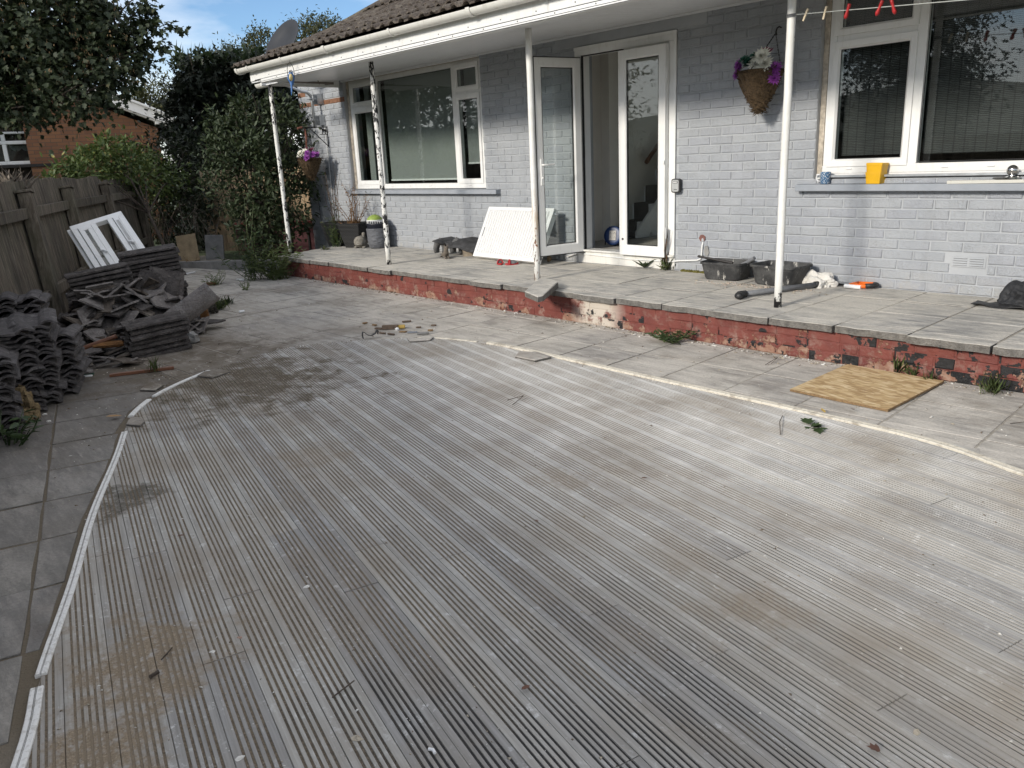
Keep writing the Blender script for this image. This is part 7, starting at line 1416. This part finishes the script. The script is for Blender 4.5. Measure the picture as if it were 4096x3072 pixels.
# its lower outbuilding roof behind
q = MB(); b0, b1 = nl(632, 520, 1.5), nl(735, 560, 1.5); q.bb((b0.x-.2, 1.5, b1.z-.02), (b0.x+2.5, 1.8, b1.z+.05)); q.build('low_gutter', M_upvc, nh, mN)
for k in range(5): q = MB(); q.bb((b0.x-.2, 1.6+k*.18, b1.z+.05+k*.07), (b0.x+2.5, 1.9+k*.18, b1.z+.11+k*.07)); q.build('low_roof_course', M_conc, nh, mN)
# its window
c0, c1 = nl(-30, 662), nl(192, 522); x0, x1, z0, z1 = c0.x-.5, c1.x, c0.z, c1.z
win = MB(); f = .07; win.bb((x0, .12, z0), (x1, .25, z0+f)); win.bb((x0, .12, z1-f*.6), (x1, .25, z1)); win.bb((x1-f, .12, z0+f), (x1, .25, z1-f*.6)); zm = nl(100, 568).z; win.bb((x0, .12, zm-.035), (x1-f, .25, zm+.035)); xm = nl(18, 600).x; win.bb((xm-.04, .12, z0+f), (xm+.04, .25, zm-.035)); win.bb((xm-.04, .12, zm+.035), (xm+.04, .25, z1-f*.6)); wn = win.build('window', M_upvc, nh, mN, bevel=.01)
for (xa, xb) in ((x0, xm-.04), (xm+.04, x1-f)):
    for (za, zb) in ((z0+f, zm-.035), (zm+.035, z1-f*.6)): q = MB(); q.bb((xa, .18, za), (xb, .19, zb)); q.build('pane', M_glass, wn, mN)
q = MB(); q.bb((x0, .6, z0), (x1, .62, z1)); q.build('dark_interior', M_dark, nh, mN); q = MB(); q.bb((x0-.1, -.02, z0-.06), (x1+.05, .12, z0-.001)); q.build('window_sill', M_blk, wn, mN)
q = MB()
for k in range(7): q.lathe([(.001, 0), (.11, 0)], 10, (xm+.2+k*.19, .25, zm-.06), ang=math.pi, mtx=Matrix(((1, 0, 0), (0, 0, 1), (0, -1, 0))))
q.build('net_curtain', M_blind, wn, mN)
# new fence and maroon wall in the corner behind the shrub
nf = empty('new_fence', (-13, 0, 0), 'pale new timber fence behind the glossy shrub', 'fence'); A, B = Vector((-13.85, -.72)), Vector((-12.15, .75)); d = (B-A).normalized(); L_ = (B-A).length; k = 0
while k*.105 < L_:
    c = A+d*(k*.105+.05); q = MB(); q.box((0, 0, .70), (.103, .018, 1.34)); q.build('fence_board', M_fen2, nf, TR((c.x, c.y, 0), (0, R(rng.uniform(-.6, .6)), math.atan2(d.y, d.x)+rng.uniform(-.03, .03))), bevel=.003); k += 1
q = MB(); m = frame_from((d.x, d.y, 0), (0, 0, 1), (A.x+(B-A).x/2, A.y+(B-A).y/2, 0)); q.bb((-L_/2, -.035, .02), (L_/2, -.015, .16)); q.build('gravel_board', M_fen2, nf, m)
mwl = empty('maroon_wall', (-12, -.2, 0), 'low maroon painted timber wall between the shrub and the house corner', 'wall'); A, B = Vector((-12.75, -.72)), Vector((-11.5, .22)); d = (B-A).normalized(); m = frame_from((d.x, d.y, 0), (0, 0, 1), (A.x, A.y, 0)); L_ = (B-A).length
M_mar = simple('maroon_paint', (.13, .042, .048), .7, .3, 9, .3)
for j in range(4): q = MB(); q.bb((0, 0, .01+j*.115), (L_, .05, .122+j*.115)); q.build('board', M_mar, mwl, m, bevel=.004)
for x_ in (.55, .95, 1.25): q = MB(); q.bb((x_, -.02, .0), (x_+.03, -.001, .42)); q.build('batten', M_blk, mwl, m)
q = MB(); q.bb((-.02, -.03, .472), (L_, .08, .53)); q.build('capping', simple('red_capping', (.20, .03, .025), .7, .3, 9), mwl, m, bevel=.005)

# ================================================================== BEHIND THE CAMERA (what the windows mirror)
b = Vector((-2.2+27*math.cos(R(-113.6)), 27*math.sin(R(-113.6)), 0))
lob = [((b.x+rng.uniform(-.3, .3), b.y+rng.uniform(-.3, .3), z), (r_, r_, .75), r_) for z, r_ in ((1.2, 2.6), (2.2, 2.6), (3.2, 2.5), (4.2, 2.3), (5.2, 2.1), (6.2, 1.8), (7.2, 1.4), (8.2, 1.0), (9.2, .6))]
tree('cedar_tree', 'tall dark conifer across the garden, mirrored in the right window', None, lob, 15000, .34, SH_SPRAY, M_con, (b.x, b.y, -.05), M_bark, .2, 22, .35, .25, .5)
for k, (az, ds, hh) in enumerate(((-128, 21, 5.5), (-136, 17, 5.0), (-143, 18, 6.0), (-151, 17, 5.5))):  # unseen trees added to darken what the left panes and door glass reflect
    b = Vector((-7.5+ds*math.cos(R(az)), ds*math.sin(R(az)), 0)); lob = [((b.x+rng.uniform(-.5, .5), b.y+rng.uniform(-.5, .5), z), (1.7, 1.7, .8), 1) for z in np.arange(.9, hh, 1.0)]
    tree('garden_tree', ['bushy tree across the garden, mirrored in the door glass', 'bushy tree across the garden left of the door reflection', 'taller bushy tree across the garden, mirrored in the left window', 'bushy tree across the garden at the far left of the reflection'][k], 'trees across the garden', lob, 5200, .22, SH_OVAL, M_und, (b.x, b.y, -.05), M_bark, .14, 18, .4, .1, .4)
q = MB(); vs = []; n = 60
for i in range(n+1):
    a = R(-175+170*i/n); h = 15+4*math.sin(i*.35)+2*math.sin(i*1.1+2)
    vs += [(250*math.cos(a), 250*math.sin(a), -1), (330*math.cos(a), 330*math.sin(a), h), (520*math.cos(a), 520*math.sin(a), h*.9)]
q.add(vs, [(3*i+j, 3*i+3+j, 3*i+4+j, 3*i+1+j) for i in range(n) for j in range(2)]); tag(q.build('hill', simple('wooded_hill', (.045, .055, .04), .95, .4, .05, .2), None, smooth=True), 'long wooded hill far behind the garden', 'hill', kind='structure')
